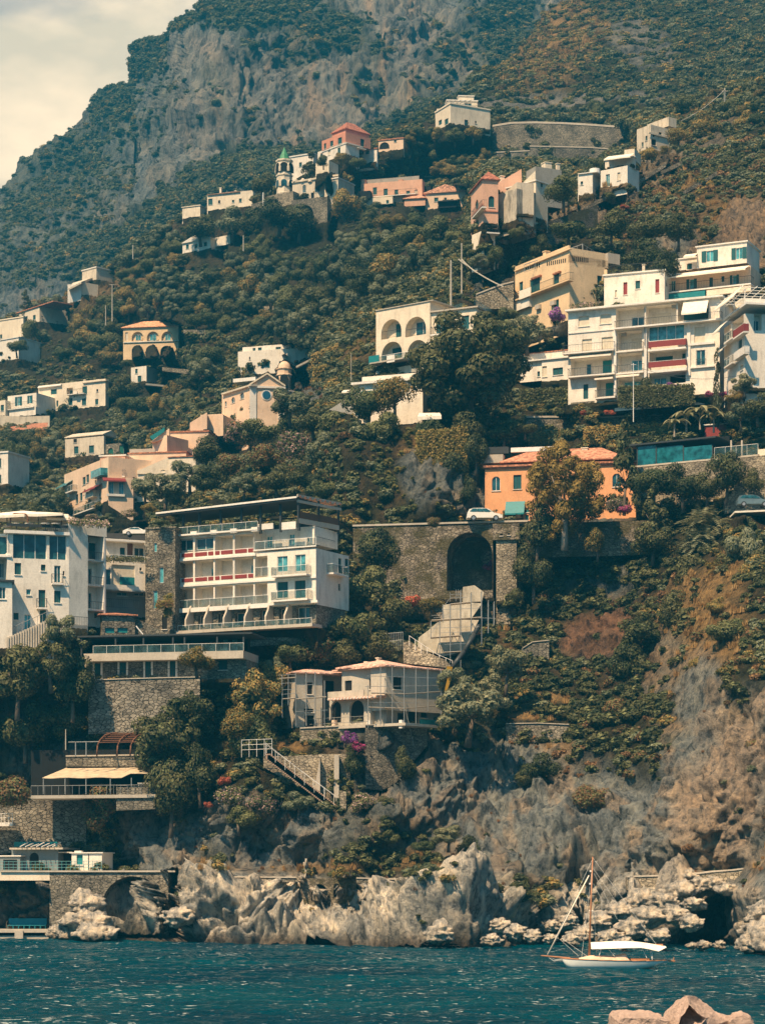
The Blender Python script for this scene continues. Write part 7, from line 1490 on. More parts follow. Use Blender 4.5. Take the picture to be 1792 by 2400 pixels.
# ---- hero trees and shrubs, one by one
H = [
 (1105, 850, 138, 'magnolia', 'huge dark glossy magnolia tree in the middle beside the cream arched house', 307, .95),
 (1322, 1150, 90, 'eucalyptus', 'tall golden wispy eucalyptus in front of the orange roadside house', 284, 1.25),
 (385, 1735, 88, 'bigdark', 'large dark tree with lit leaf tufts right of the tan awning', 256, 1.1),
 (452, 1670, 60, 'bigdark', 'dark tree leaning on the right end of the big rubble wall', 258, 1.1),
 (400, 1860, 60, 'dark', 'shaded dark tree below the large tufted tree near the sea cave', 254, 1.4),
 (470, 1810, 45, 'dark', 'black green tree in the shaded gully below the villa stairs', 254, 1.5),
 (595, 1640, 66, 'biggold', 'yellow green tree directly left of the scaffolded villa', 260, 1.2),
 (640, 1590, 45, 'gold', 'smaller golden tree behind the villa scaffolding', 264, 1.0), (600, 1740, 62, 'green', 'green tree under the golden tree left of the villa', 257, 1.0), (560, 1700, 45, 'gold', 'golden lower tree left edge of the villa platform', 256, 1.0),
 (462, 1545, 46, 'gold', 'round golden bush growing in front of the annex doors', 256.5, .8),
 (140, 1475, 36, 'olive', 'brown olive tree in front of the white hotel outside stair', 256, 1.3), (120, 1540, 62, 'bigdark', 'dark tree under the white hotel corner', 257, 1.1), (40, 1590, 66, 'dark', 'black green tree mass at the left photo border', 257, 1.2), (170, 1600, 50, 'dark', 'dark tree left of the big rubble wall', 258, 1.5), (60, 1700, 60, 'dark', 'shaded tree above the bathing cove at far left', 262, 1.2), (150, 1700, 50, 'dark', 'dark tree beside the tan awning terrace', 262, 1.0),
 (240, 1880, 58, 'brown', 'rusty green shrub mass right of the grey rubble wall', 257, 1.1), (20, 1860, 60, 'brown', 'brown leafy shrub at left photo edge above the ledge', 257, .9), (225, 1920, 48, 'brown', 'drooping rusty shrub lower on the gully edge', 257, 1.2),
 (1095, 1660, 92, 'bigolive', 'large grey green olive tree right of the scaffolded villa', 256, .8), (1185, 1560, 52, 'pale', 'pale leaved olive tree above the large olive by the villa', 264, 1.1), (1060, 1600, 42, 'olive', 'olive tree touching the yellow debris sheet', 259, 1.0), (1150, 1620, 48, 'pale', 'light olive crown in front of the long field wall', 262, 1.0),
 (820, 1730, 24, 'purple', 'purple bougainvillea hanging on the villa garden wall', 254.5, 1.0), (838, 1752, 20, 'magenta', 'pink bougainvillea below the purple one on the garden wall', 254.3, 1.0), (830, 1790, 30, 'dark', 'dark trailing shrub under the villa bougainvillea', 254.6, 1.5), (950, 1790, 30, 'dark', 'dark shrub on the villa bastion wall', 254.5, 1.9),
 (530, 1832, 20, 'red', 'bright red shrub on the cliff left of the stair', 250.5, .8), (486, 1888, 12, 'red', 'small red shrub at the shaded gully edge', 250, 1.0),
 (545, 1870, 52, 'pink', 'flowering green shrub mass on the cliff shoulder under the stair', 250.5, .7), (610, 1890, 48, 'pink', 'pale flowered shrub right on the cliff shoulder', 250.5, .7), (560, 1920, 40, 'green', 'green shrub hanging over the grey cliff', 250, .8), (700, 1880, 40, 'olive', 'dry olive shrub beneath the stair foot', 250, .8), (850, 1885, 44, 'pink', 'pink flowering oleander right of the stair buttress', 251, .7), (900, 1890, 30, 'dark', 'dark shrub right of the oleander', 251, .9), (905, 1965, 30, 'green', 'green bush on the path slope', 249, .8),
 (1050, 1960, 44, 'pale', 'yellow green bush right of the pointed concrete block', 247, .7), (990, 1985, 30, 'green', 'low green bush on the descending path', 247, .7), (1110, 1990, 36, 'dark', 'dark shrub at the foot of the grey cliff', 249, 1.1),
 (885, 1300, 52, 'dark', 'dark ivy covered tree on the viaduct wall beside the hotel', 284, 1.2), (850, 1380, 66, 'green', 'dense green tree right of the hotel side wall', 276, 1.0), (900, 1430, 62, 'bigdark', 'dense dark tree between hotel and scaffolded slope', 275, 1.0), (820, 1480, 62, 'green', 'brownish green tree behind the villa roof', 270, .9), (740, 1520, 52, 'brown', 'rusty tree below the hotel terrace', 266, .9), (680, 1530, 46, 'green', 'green tree at the right end of hotel terrace', 266, .9), (800, 1540, 46, 'dark', 'dark tree just behind the villa chimney', 268, .9), (880, 1520, 46, 'dark', 'dark tree left of the picket fence', 270, .9), (640, 1560, 30, 'olive', 'olive shrub beneath the hotel terrace edge', 264, 1),
 (1015, 1225, 19, 'brown', 'round rusty bush growing on the viaduct parapet', 286, 1.1), (965, 1410, 26, 'red', 'orange red shrub in front of the viaduct wall', 283, .8), (1010, 1420, 30, 'gold', 'yellow shrub left of the pale slope', 283, .8), (1140, 1330, 16, 'magenta', 'magenta bougainvillea inside the viaduct arch', 293, .9), (1118, 1325, 14, 'dark', 'dark bush inside the viaduct arch', 294, 1.6), (1152, 1322, 13, 'magenta', 'second magenta bougainvillea clump inside the arch, against the pier', 293.5, .9),
 (1210, 1400, 18, 'dark', 'dark shrub at the foot of the square pier', 282, 1.3),
 (1258, 1240, 50, 'dark', 'dark ivy mass clinging right of the viaduct pier', 286.5, 1.3), (1250, 1330, 46, 'dark', 'dark creeper tree below the viaduct pier cap', 284, 1.5),
 (1462, 1120, 44, 'cone', 'dark conifer between the orange house and the restaurant wall', 287, 1.6), (1533, 1215, 44, 'cone', 'pointed dark green shrub tree below the restaurant wall', 283, 1.0), (1528, 1265, 55, 'dark', 'dark round tree on the cliff under the coast road', 282, .9),
 (1400, 1268, 30, 'gold', 'golden lower eucalyptus branchlet tree over the retaining wall', 283, 1.3),
 (1530, 1130, 48, 'green', 'ivy bush on the restaurant stone wall', 285, 1.0), (1600, 1130, 52, 'dark', 'dark ivy curtain on the restaurant stone wall', 284, 1.1), (1700, 1115, 50, 'dark', 'dark ivy patch on the far right stone wall', 281, 1.1), (1770, 1130, 30, 'dark', 'dark ivy at the right photo border above the road', 279, 1.1), (1655, 1140, 36, 'dark', 'dark ivy between the two stone wall stretches', 282, 1.1),
 (1440, 1185, 26, 'pink', 'pink flowering bush right of the orange house wall', 283, .8), (1460, 1195, 24, 'magenta', 'faded pink bougainvillea over the retaining wall top', 283, .7),
 (1737, 1285, 48, 'olive', 'grey olive tree on the right cliff above dry grass', 262, 1.3), (1770, 1340, 44, 'gold', 'yellow green bush right edge mid height', 258, 1.1), (1620, 1360, 40, 'dark', 'dark shrub in the shaded gully', 272, 1.4), (1500, 1490, 62, 'bigdark', 'big black green bush mass right of the red earth scar', 270, 1.1), (1470, 1560, 44, 'dark', 'dark bush under the big black green mass', 268, 1.2), (1580, 1440, 46, 'dark', 'dark bush on the shaded ravine side', 268, 1.2), (1540, 1640, 48, 'dark', 'dark scrub tree centre of the brushy slope', 262, .9), (1450, 1660, 44, 'brown', 'brownish scrub left of the dark brushy slope', 263, .7), (1520, 1720, 46, 'green', 'green scrub in the middle right slope', 258, .7),
 (1260, 1800, 48, 'dark', 'round dark shrub on the grey cliff', 256, .9), (1230, 1830, 30, 'dark', 'smaller dark shrub left under the round cliff shrub', 256, .9), (1390, 1870, 50, 'brown', 'brown green shrub over the cliff edge', 250, .8), (1290, 2020, 32, 'dark', 'dark creeper patch hanging on the sea cliff', 247, 1.6), (1460, 1990, 26, 'dark', 'dark vertical creeper right of the mast', 245, 2.2), (1590, 1990, 44, 'gold', 'golden bush on the path above the right rocks', 238, .8), (1650, 1960, 40, 'gold', 'second golden bush on the slope above the sea wall', 236, .8), (1700, 1990, 34, 'brown', 'rust coloured bush above the right sea wall', 234, .8), (1550, 1990, 30, 'brown', 'brown bush at the left end of the golden bushes', 240, .8), (1770, 1760, 40, 'brown', 'brown bush on the far right rock face', 236, 1), (1740, 1700, 40, 'brown', 'rusty bush under the dry ledge at right', 240, .8),
 (1700, 1480, 50, 'green', 'green brush on the dry grass crest at right', 248, .8), (1760, 1560, 46, 'brown', 'brown scrub on the far right crest', 242, .8), (1630, 1560, 30, 'gold', 'yellow scrub at the cliff lip', 252, .9), (1680, 1420, 30, 'gold', 'golden scrub high on the right crest', 254, .9),
 (610, 1010, 46, 'green', 'green tree against the peach church wall', 334, .8), (680, 950, 50, 'olive', 'olive tree right of the peach church', 345, .9), (560, 1020, 46, 'pink', 'pale flowered shrub lower left of the church', 338, .9), (735, 985, 46, 'dark', 'round dark tree under the sloping white wall', 322, .8), (800, 1010, 56, 'green', 'green tree mass under the green shuttered villa', 314, 1.0), (860, 945, 52, 'green', 'tree climbing in front of the low cream villa', 311, 1.1), (925, 925, 48, 'gold', 'golden green tree left of the magnolia foot', 309, 1.1), (850, 1050, 56, 'bigdark', 'dark hanging tree left of the ivy cliff', 306, 1.3), (900, 1010, 44, 'green', 'green shrub over the ivy cliff edge', 306, 1.2), (810, 1100, 50, 'green', 'tall leafy tree above the hotel roof', 305, 1.2), (760, 1060, 46, 'olive', 'olive tree on the cliff over the hotel', 312, 1.1), (880, 1140, 48, 'green', 'green tree on the road bank left of the car', 300, 1.1), (690, 1050, 50, 'pink', 'cluster of pale flowering shrub on the cliff', 318, 1.0), (620, 1070, 46, 'brown', 'reddish shrub on the cliff over the hotel roof', 318, .9), (540, 1090, 46, 'brown', 'rusty shrub behind the hotel canopy', 325, .9), (650, 1120, 46, 'dark', 'dark bush just above the hotel canopy', 310, .9), (570, 1140, 40, 'olive', 'olive bush directly above the hotel canopy', 312, .8), (760, 1150, 40, 'green', 'green bush at the hotel pergola', 303, .9), (720, 1120, 40, 'dark', 'dark bush behind the timber pergola', 306, 1),
 (385, 1150, 66, 'bigolive', 'wide grey olive tree below the stepped peach house', 318, .75), (445, 1115, 48, 'olive', 'olive tree left of the cliff shrubs', 335, .9), (340, 1140, 36, 'olive', 'small olive tree beside the stepped house base', 322, 1.1), (490, 1130, 44, 'dark', 'dark shrub right of the wide olive', 325, .9), (480, 1060, 40, 'dark', 'dark shrub under the peach blank walls', 345, 1), (410, 1220, 24, 'brown', 'rusty planter bush on top of the stone tower', 273, .7), (375, 1225, 18, 'green', 'green planter bush on the stone tower top', 270.5, .7),
 (1095, 1010, 44, 'dark', 'dark ivy bush under the magnolia shade', 305, 1.1), (1060, 1080, 44, 'dark', 'dark bush between ivy cliff and orange house', 301, 1.3), (1115, 1060, 30, 'dark', 'dark climbing shrub on the orange house corner', 300, 1.5), (1180, 1010, 40, 'dark', 'dark hedge shrub above the orange house roof', 306, .8), (1230, 1000, 30, 'dark', 'dark shrub above the orange house chimney', 305, .8), (1010, 1010, 36, 'green', 'green shrub with pale tips on top of the ivy cliff', 303, 1), (1095, 1150, 24, 'dark', 'dark shrub behind the parked white car', 299, 1.6),
 (1235, 775, 52, 'bigolive', 'grey olive tree under the yellow house', 330, .9), (1190, 735, 26, 'green', 'small green tree between arched and yellow house', 336, 1.0), (1305, 738, 24, 'purple', 'purple bougainvillea on the yellow house corner', 328, 1.0),
 (1505, 915, 30, 'dark', 'dark creeper growing on the apartment block front', 286, 1.2), (1680, 905, 16, 'column', 'dark green creeper column between the two right buildings', 279.5, 3.5), (1575, 905, 24, 'purple', 'dusky purple bougainvillea along the apartment garden wall', 285.5, .5), (1662, 925, 17, 'magenta', 'bright magenta bougainvillea by the right garden gate', 282, .6), (1690, 925, 16, 'magenta', 'magenta bougainvillea beside the gate one', 281, .6), (1295, 905, 8, 'magenta', 'tiny magenta bush by the low white house', 312, .7), (1365, 968, 12, 'red', 'small red flowering pot bush under the apartments', 284, .8), (1425, 968, 16, 'red', 'red flowering bush at the apartment doorway', 283, .6),
 (1745, 900, 34, 'pale', 'pale green bush under the right corner building', 272, .8), (1775, 950, 40, 'dark', 'dark round bush at the right photo edge under corner building', 268, 1.0), (1735, 975, 36, 'olive', 'grey small tree in front of the right stone wall', 270, .9), (1720, 930, 24, 'gold', 'yellow bush beside the magenta bougainvillea', 276, .9),
 (1320, 448, 42, 'green', 'round green tree beside the stained house', 350, .95), (1245, 535, 16, 'olive', 'thin olive sapling under the stained house', 355, 1.3), (1430, 528, 42, 'dark', 'dark bush on the slope above the yellow house', 352, .9), (1525, 530, 50, 'dark', 'wide dark bush above the white terrace house', 340, .8), (1330, 540, 46, 'green', 'green bush mass above the yellow house roof', 352, .7), (1500, 600, 46, 'dark', 'shaded tree hanging under the rock overhang', 330, 1.0), (1260, 580, 28, 'dark', 'dark bush on the old wall below the orange house', 352, 1.3), (1590, 540, 40, 'dark', 'dark bush at the rock overhang', 335, 1.0), (1560, 620, 34, 'dark', 'dark ivy in the cave shade', 318, 1.2), (1235, 615, 22, 'green', 'hanging bush left of the yellow house roof', 350, 1.2),
 (1710, 400, 30, 'dark', 'dark cone shaped bush on the right rock slope', 400, 1.2), (1631, 365, 24, 'olive', 'olive bush on the right rock slope', 440, 1.4), (1515, 365, 26, 'gold', 'golden bush beneath the ruined house', 430, .9), (1650, 300, 48, 'gold', 'golden tree mass right of the ruined house', 455, .9), (1590, 320, 30, 'gold', 'gold green tree touching the ruined house', 440, .9), (1720, 270, 44, 'green', 'green tree on the upper right ridge', 465, .9), (1400, 390, 22, 'green', 'small green tree between the white cube houses', 395, 1), (1780, 400, 40, 'brown', 'orange tinted bush on the right border rock', 385, .9), (1735, 470, 20, 'red', 'orange shrub on the overhanging rock', 370, .9), (1780, 490, 12, 'red', 'small orange shrub at the border rock', 362, 1), (1460, 485, 14, 'red', 'small orange patch shrub on the slope', 380, .4),
 (614, 428, 28, 'dark', 'round dark pine beside the green spired bell tower', 566, 1.15), (727, 400, 27, 'cone', 'dark conifer right of the bell tower', 566, .9), (807, 478, 46, 'gold', 'golden round tree right of the old church', 543, 1.0), (654, 500, 48, 'dark', 'black green tree under the bell tower wall', 546, .9), (700, 520, 44, 'dark', 'black green tree beneath the single arch wall', 545, .9), (545, 520, 44, 'olive', 'olive tree under the brown roofed house', 575, .9), (470, 530, 42, 'dark', 'dark tree below the small cream outbuilding', 580, .9), (600, 530, 44, 'dark', 'dark tree under the left wall arch', 560, .9),
 (60, 707, 15, 'cone', 'small dark conifer on the far left ridge', 630, 1.0), (288, 910, 38, 'dark', 'round dark tree right of the farmhouse', 530, 1.0), (72, 775, 26, 'green', 'green tree in front of the cream ridge house', 600, 1.0), (360, 950, 28, 'gold', 'yellow tree in the lemon grove left of the church', 470, 1.1), (1035, 640, 58, 'biggold', 'broad golden tree behind the two utility poles', 420, .95), (1125, 620, 22, 'green', 'small tree by the cream base of the orange house', 372, 1.2), (1155, 665, 26, 'olive', 'olive tree near the poles and curved wall', 358, 1.0),
 (250, 1215, 26, 'olive', 'potted shrub row at the hotel rooftop left', 292, .6), (300, 1205, 24, 'pink', 'flowering shrub above the parked coupe', 292, .6), (215, 1215, 22, 'pink', 'flowering shrub beside the roof parasols', 290, .6), (350, 1190, 22, 'gold', 'dry golden bush behind the hotel road', 300, .7),
]
for x, y, r_, sp, lab, Y in [(1030, 312, 20, 'gold', 'left golden bush at the foot of the hilltop villa', 578), (1066, 318, 24, 'green', 'middle green bush at the foot of the hilltop villa', 576), (1108, 314, 22, 'gold', 'right golden bush at the foot of the hilltop villa beside the curved wall', 576), (758, 378, 17, 'green', 'green bush under the pink hilltop house', 546), (800, 372, 19, 'gold', 'golden bush under the right corner of the pink hilltop house', 546), (838, 380, 18, 'green', 'green bush above the left end of the long pink house', 550),
 (1122, 612, 24, 'olive', 'olive bush at the foot of the coral orange house', 345), (1165, 600, 26, 'green', 'green bush on the old wall right of the coral orange house base', 347), (1210, 545, 22, 'green', 'green bush at the foot of the black stained house', 347), (1378, 462, 15, 'brown', 'rusty bush under the white cube house', 385), (1430, 458, 16, 'green', 'green bush under the stair house', 384), (1478, 440, 15, 'olive', 'olive bush right of the stair house', 384), (1560, 352, 18, 'gold', 'golden bush at the foot of the ruined tall house', 440),
 (296, 852, 15, 'green', 'small green bush left of the tiny white house', 530), (372, 852, 17, 'olive', 'olive bush in front of the right arches of the yellow villa', 550), (410, 848, 15, 'green', 'green bush by the yellow villa annex', 552), (40, 812, 24, 'green', 'green tree under the ridge house at the left edge', 586), (98, 786, 20, 'olive', 'olive tree beneath the three windowed ridge house', 606), (585, 886, 17, 'olive', 'olive bush at the left foot of the white terrace villa', 456), (700, 874, 17, 'green', 'green bush at the right foot of the white terrace villa', 452),
 (190, 770, 20, 'green', 'green tree under the pillared unfinished house', 600), (430, 610, 18, 'dark', 'dark bush at the foot of the white wood cottage', 570), (470, 950, 16, 'green', 'green bush on the step between peach walls', 405), (880, 492, 22, 'green', 'green tree right under the long pink house', 548), (950, 500, 24, 'green', 'green tree right under the pink roofed house', 545)]: H.append((x, y, r_, sp, lab, Y, .9))
for x, y, r_, sp, lab, Y, sy in H: tree(x, y, r_, sp, lab, None, Y+(20 if x > 1250 and 855 < y < 1003 else 0), sy)
# ---- the woods: individual trees kept clear of the buildings
BOX = []
for o in list(COL.objects):
 if o.parent and o.name.split('.')[0] in ('wall', 'stone_ground_floor', 'sacristy', 'chapel', 'roof', 'annex_wall', 'side_wall', 'bell_tower', 'gable_wall', 'sloping_wall'):
  q = np.array([tuple(v.co) for v in o.data.vertices])+np.array(o.parent.location); px = CX+q[:, 0]/q[:, 1]*F; py = HY-(q[:, 2]-HC)/q[:, 1]*F
  BOX.append((px.min(), py.min(), px.max(), py.max(), q[:, 1].min()))
def clear(x, y, r, Y, f=.75):
 for (a, b, c, d, yb) in BOX:
  if Y < yb+4 and x+r*f > a and x-r*f < c and y+r*f > b and y-r*.9 < d-6: return False
  if yb-18 < Y < yb+2 and x+r > a-22 and x-r < c+6 and y+r > b and y-r < d-4: return False
  if Y >= yb-1 and Y < yb+14 and a-4 < x < c+4 and b < y+r < d+10: return False
 return True
def inpoly(x, y, Pp):
 ins = False; j = len(Pp)-1
 for i in range(len(Pp)):
  xi, yi = Pp[i]; xj, yj = Pp[j]
  if (yi > y) != (yj > y) and x < (xj-xi)*(y-yi)/(yj-yi)+xi: ins = not ins
  j = i
 return ins
WOODS = [
 ([(0, 790), (80, 740), (160, 705), (260, 640), (420, 520), (600, 490), (700, 480), (900, 490), (1090, 500), (1100, 560), (960, 640), (890, 700), (760, 740), (680, 800), (560, 800), (520, 780), (420, 770), (420, 840), (500, 850), (480, 900), (330, 960), (230, 960), (255, 880), (250, 830), (0, 850)], 34, 'woods', ('green', 'olive', 'dark', 'olive', 'green', 'gold'), 'rounded tree among the dense woods on the slope below the bell tower', 165),
 ([(0, 1000), (110, 940), (330, 930), (470, 900), (380, 990), (210, 1060), (150, 1090), (150, 1200), (0, 1200)], 30, 'valley', ('green', 'dark', 'gold', 'olive'), 'leafy tree in the left valley around the old cottage', 42),
 ([(850, 350), (900, 320), (1020, 300), (1140, 290), (1140, 380), (1100, 420), (900, 410), (850, 400)], 20, 'ridge', ('gold', 'green', 'green'), 'golden green tree on the ridge between the pink house and the retaining wall', 40),
 ([(1150, 275), (1500, 275), (1500, 258), (1150, 258)], 15, 'wallrow', ('green', 'olive'), 'low tree in the row above the curved retaining wall', 16),
 ([(1570, 245), (1792, 190), (1792, 300), (1620, 330)], 24, 'rightridge', ('gold', 'green', 'brown'), 'bushy tree on the upper right ridge by the pole', 14)]
r2 = random.Random(5); pts_used = []
for poly_, rad, nm, sps, lab, cap in WOODS:
 xs_ = [p[0] for p in poly_]; ys_ = [p[1] for p in poly_]; made = 0; tries = 0
 while made < cap and tries < 9000:
  tries += 1; x = r2.uniform(min(xs_), max(xs_)); y = r2.uniform(min(ys_), max(ys_))
  if not inpoly(x, y, poly_): continue
  Yd = float(hdepth(x, y)); rr = rad*(560/Yd if nm == 'woods' else 1)*r2.uniform(.62, 1.15);
  if any((x-a)**2+((y-b)*1.15)**2 < (.72*(rr+c)*.5+rr*.28)**2 for a, b, c in pts_used): continue
  if not clear(x, y-rr*.4, rr, Yd-1): continue
  sp = r2.choice(sps); kind = {'green': 'green', 'olive': 'grey green', 'dark': 'dark green', 'gold': 'golden green', 'brown': 'rusty'}[sp]
  o = tree(x, y-rr*.4, rr, sp, kind+' '+lab, kind+' trees, '+nm, None, r2.uniform(.8, 1.1), rng_=r2); pts_used.append((x, y, rr)); made += 1
 print('woods', nm, made)
# ---- ground cover as instanced stuff
def stuff_collection(nm, meshes):
 c = D.collections.new(nm)
 for i, me in enumerate(meshes):
  o = D.objects.new('%s_source' % nm, me); c.objects.link(o)
 return c
def scatter(name, label, pts, scl, idx, coll, tilt=None):
 n = len(pts); me = D.meshes.new(name); me.vertices.add(n); me.vertices.foreach_set('co', np.asarray(pts, np.float32).reshape(-1))
 a = me.attributes.new('scl', 'FLOAT_VECTOR', 'POINT'); a.data.foreach_set('vector', np.asarray(scl, np.float32).reshape(-1))
 r = np.random.default_rng(3); rot = np.stack([r.normal(0, .15, n), r.normal(0, .15, n), r.uniform(0, 6.28, n)], -1)
 a = me.attributes.new('rot', 'FLOAT_VECTOR', 'POINT'); a.data.foreach_set('vector', rot.astype(np.float32).reshape(-1))
 a = me.attributes.new('idx', 'INT', 'POINT'); a.data.foreach_set('value', np.asarray(idx, np.int32)); me.update()
 o = link(name, me); o['kind'] = 'stuff'; o['label'] = label
 g = D.node_groups.new(name, 'GeometryNodeTree'); g.interface.new_socket('Geometry', in_out='INPUT', socket_type='NodeSocketGeometry'); g.interface.new_socket('Geometry', in_out='OUTPUT', socket_type='NodeSocketGeometry')
 N = g.nodes; L = g.links; gi = N.new('NodeGroupInput'); go = N.new('NodeGroupOutput'); ip = N.new('GeometryNodeInstanceOnPoints'); ci = N.new('GeometryNodeCollectionInfo')
 ci.inputs['Collection'].default_value = coll; ci.inputs['Separate Children'].default_value = True; ci.inputs['Reset Children'].default_value = True
 def na(nm_, ty):
  q = N.new('GeometryNodeInputNamedAttribute'); q.data_type = ty; q.inputs[0].default_value = nm_
  return [s for s in q.outputs if s.enabled and s.name == 'Attribute'][0]
 L.new(gi.outputs[0], ip.inputs['Points']); L.new(ci.outputs[0], ip.inputs['Instance']); ip.inputs['Pick Instance'].default_value = True
 L.new(na('idx', 'INT'), ip.inputs['Instance Index']); L.new(na('scl', 'FLOAT_VECTOR'), ip.inputs['Scale']); L.new(na('rot', 'FLOAT_VECTOR'), ip.inputs['Rotation']); L.new(ip.outputs[0], go.inputs[0])
 md = o.modifiers.new('scatter', 'NODES'); md.node_group = g; return o
small = []
for i, (a, b, mp_) in enumerate([('green', 'dark', .4), ('dark', 'green', .3), ('olive', 'green', .3), ('gold', 'green', .4), ('brown', 'green', .4), ('pale', 'olive', .3), ('ivy', 'green', .3), ('brown', 'dry', .2)]):
 small.append(crown('shrub', [LM[a], LM[b]], 60+i, n=420, lobes=8, size=.15, mixp=mp_, lob=(.35, .55), sq=.75))
for i in range(3): small.append(grass_mesh('tuft', LM['dry'], 80+i, n=60, h=.9, w=.045))
small.append(grass_mesh('tuft', LM['ivy'], 84, n=60, h=.8, w=.06)); small.append(grass_mesh('tuft', LM['brown'], 85, n=60, h=.8, w=.06))
CO = stuff_collection('ground_cover', small)   # 0..7 shrubs, 8..10 dry tufts, 11 green tuft, 12 brown tuft
def surf_points(obj, n, fn, seed, minY=0):
 """random points on the terrain mesh seen from the bay; fn(px,py)->(prob, idx, size)"""
 me = obj.data; nv = len(me.vertices); co = np.zeros(nv*3, np.float32); me.vertices.foreach_get('co', co); co = co.reshape(-1, 3).astype(float)
 npol = len(me.polygons); lv = np.zeros(npol*4, np.int32); me.loops.foreach_get('vertex_index', lv); lv = lv.reshape(-1, 4)
 A, B, C_, D_ = (co[lv[:, i]] for i in range(4)); area = np.linalg.norm(np.cross(C_-A, D_-B), axis=1)/2
 mid = (A+B+C_+D_)/4; px = CX+mid[:, 0]/mid[:, 1]*F; py = HY-(mid[:, 2]-HC)/mid[:, 1]*F
 pa = area/(mid[:, 1]**2)*(F**2)     # weight by size in view
 w = area*np.clip(pa/area, 0, None)*fn(px, py, None)
 ok = (px > -120) & (px < 1912) & (mid[:, 2] > 1.5); w = np.where(ok, w, 0)
 r = np.random.default_rng(seed); k = r.choice(npol, n, p=w/w.sum()); u, v = r.random((2, n, 1))
 p = (A[k]*(1-u)+B[k]*u)*(1-v)+(D_[k]*(1-u)+C_[k]*u)*v
 return p, CX+p[:, 0]/p[:, 1]*F, HY-(p[:, 2]-HC)/p[:, 1]*F, r
GREENZ = [(960, 1100, 70, 110, 0, 1), (1000, 1010, 80, 40, 0, 1)]
def prob_h(px, py, _):
 nz = fbm(px*.012, py*.012, px*0, 4, 3); n3 = fbm(px*.02, py*.02, px*0, 3, 77); rm = rockmask(px, py, nz)
 q = np.clip(1-rm*1.25+np.clip(n3-.25, 0, 1)*.8, 0.015+.10*ell(px, py, 800, 1960, 420, 90, 0, .4), 1); return q
p, px, py, r = surf_points(hill, 32000, prob_h, 1)
nz = fbm(px*.012, py*.012, px*0, 4, 3); dry = dens(px, py, DRY, nz); rk = rockmask(px, py, nz)
ivyz = dens(px, py, [(960, 1100, 90, 120, 0, 1), (1000, 1030, 90, 60, 0, 1), (900, 790, 140, 30, -30, .8)], nz); lowdark = (py > 1250).astype(float); brownz = dens(px, py, [(1350, 1450, 200, 200, 0, .6), (1400, 1750, 200, 120, 0, .7), (1600, 450, 200, 100, -30, .5), (1650, 1600, 200, 200, 0, .6), (640, 1060, 160, 90, 0, .4), (1500, 2000, 300, 60, 0, .5)], nz)
u = r.random(len(px)); idx = np.where(u < .34, 0, np.where(u < .60, 1, np.where(u < .85, 2, 3)))
idx = np.where((lowdark > 0) & (r.random(len(px)) < .35), 1, idx); idx = np.where(r.random(len(px)) < brownz*.55, np.where(r.random(len(px)) < .5, 4, 7), idx); idx = np.where(r.random(len(px)) < ivyz, 6, idx)
idx = np.where(r.random(len(px)) < dry*1.1, 8+r.integers(0, 3, len(px)), idx); idx = np.where((rk > .5) & (r.random(len(px)) < .5), 12, idx)
sz = r.uniform(.6, 1.45, len(px))*np.clip(p[:, 1]/330, .85, 1.6)*np.where(idx >= 8, .55, 1.0)*np.where((idx == 6), .6, 1)*np.where(rk > .5, .6, 1)
rav = ell(px, py, 1380, 1480, 230, 300, 0, .4); big = (r.random(len(px)) < rav*.55); idx = np.where(big, 1, idx); sz = sz*np.where(big, 1.5, 1)
woodz = np.array([inpoly(x, y, WOODS[0][0]) or inpoly(x, y, WOODS[2][0]) for x, y in zip(px, py)]); sz = sz*np.where(woodz, np.where(r.random(len(px)) < .55, .25, .6), 1); idx = np.where(woodz & (idx != 1) & (r.random(len(px)) < .5), 1, idx)
ok = np.array([not any(a-3 < x < c+3 and b-2 < y < d-3 and Y_ < yb+1.0 for (a, b, c, d, yb) in BOX) for x, y, Y_ in zip(px, py, p[:, 1]-sz)])
p, sz, idx = p[ok], sz[ok], idx[ok]; scl = np.stack([sz, sz, sz*np.where(idx >= 8, 1.2, .8)], -1)
scatter('scrub', 'dense mixed shrubs and dry grass covering the whole hillside', p+np.array([0, 0, .15]), scl, idx, CO)
def prob_m(px, py, _): return np.clip(green_m(px, py, fbm(px*.01, py*.01, px*0, 5, 31))**2.2, .004, 1)
p, px, py, r = surf_points(mount, 16000, prob_m, 2); u = r.random(len(px)); idx = np.where(u < .45, 0, np.where(u < .8, 1, np.where(u < .9, 2, 3))); sz = r.uniform(1.0, 2.8, len(px)); sz = np.where(r.random(len(px)) < .1, sz*1.4, sz)
scatter('mountain_scrub', 'dark bushes clinging to the far mountain cliff and skyline', p, np.stack([sz, sz, sz*.8], -1), idx, CO)
xs_ = np.linspace(-100, 560, 260); r = np.random.default_rng(9); Yt = mdepth(xs_, m_top(xs_)+2); q = np.stack([(xs_-CX)*Yt/F, Yt, HC+(HY-m_top(xs_)-r.uniform(-3, 3, 260))*Yt/F], -1); s_ = r.uniform(1.2, 4.2, 260)
scatter('skyline_scrub', 'bushes along the mountain skyline against the clouds', q, np.stack([s_, s_, s_], -1), r.integers(0, 2, 260), CO)
def prob_k(px, py, _): nz = fbm(px*.015, py*.015, px*0, 5, 31); return np.clip(1-np.clip(ell(px, py, 1500, 110, 90, 60, 40, .5, nz)*.8+ell(px, py, 1330, 252, 220, 16, 0, .5, nz), 0, 1)*.8, .05, 1)
p, px, py, r = surf_points(hill2, 15000, prob_k, 4); u = r.random(len(px)); idx = np.where(u < .5, 0, np.where(u < .7, 1, np.where(u < .8, 2, 3)))
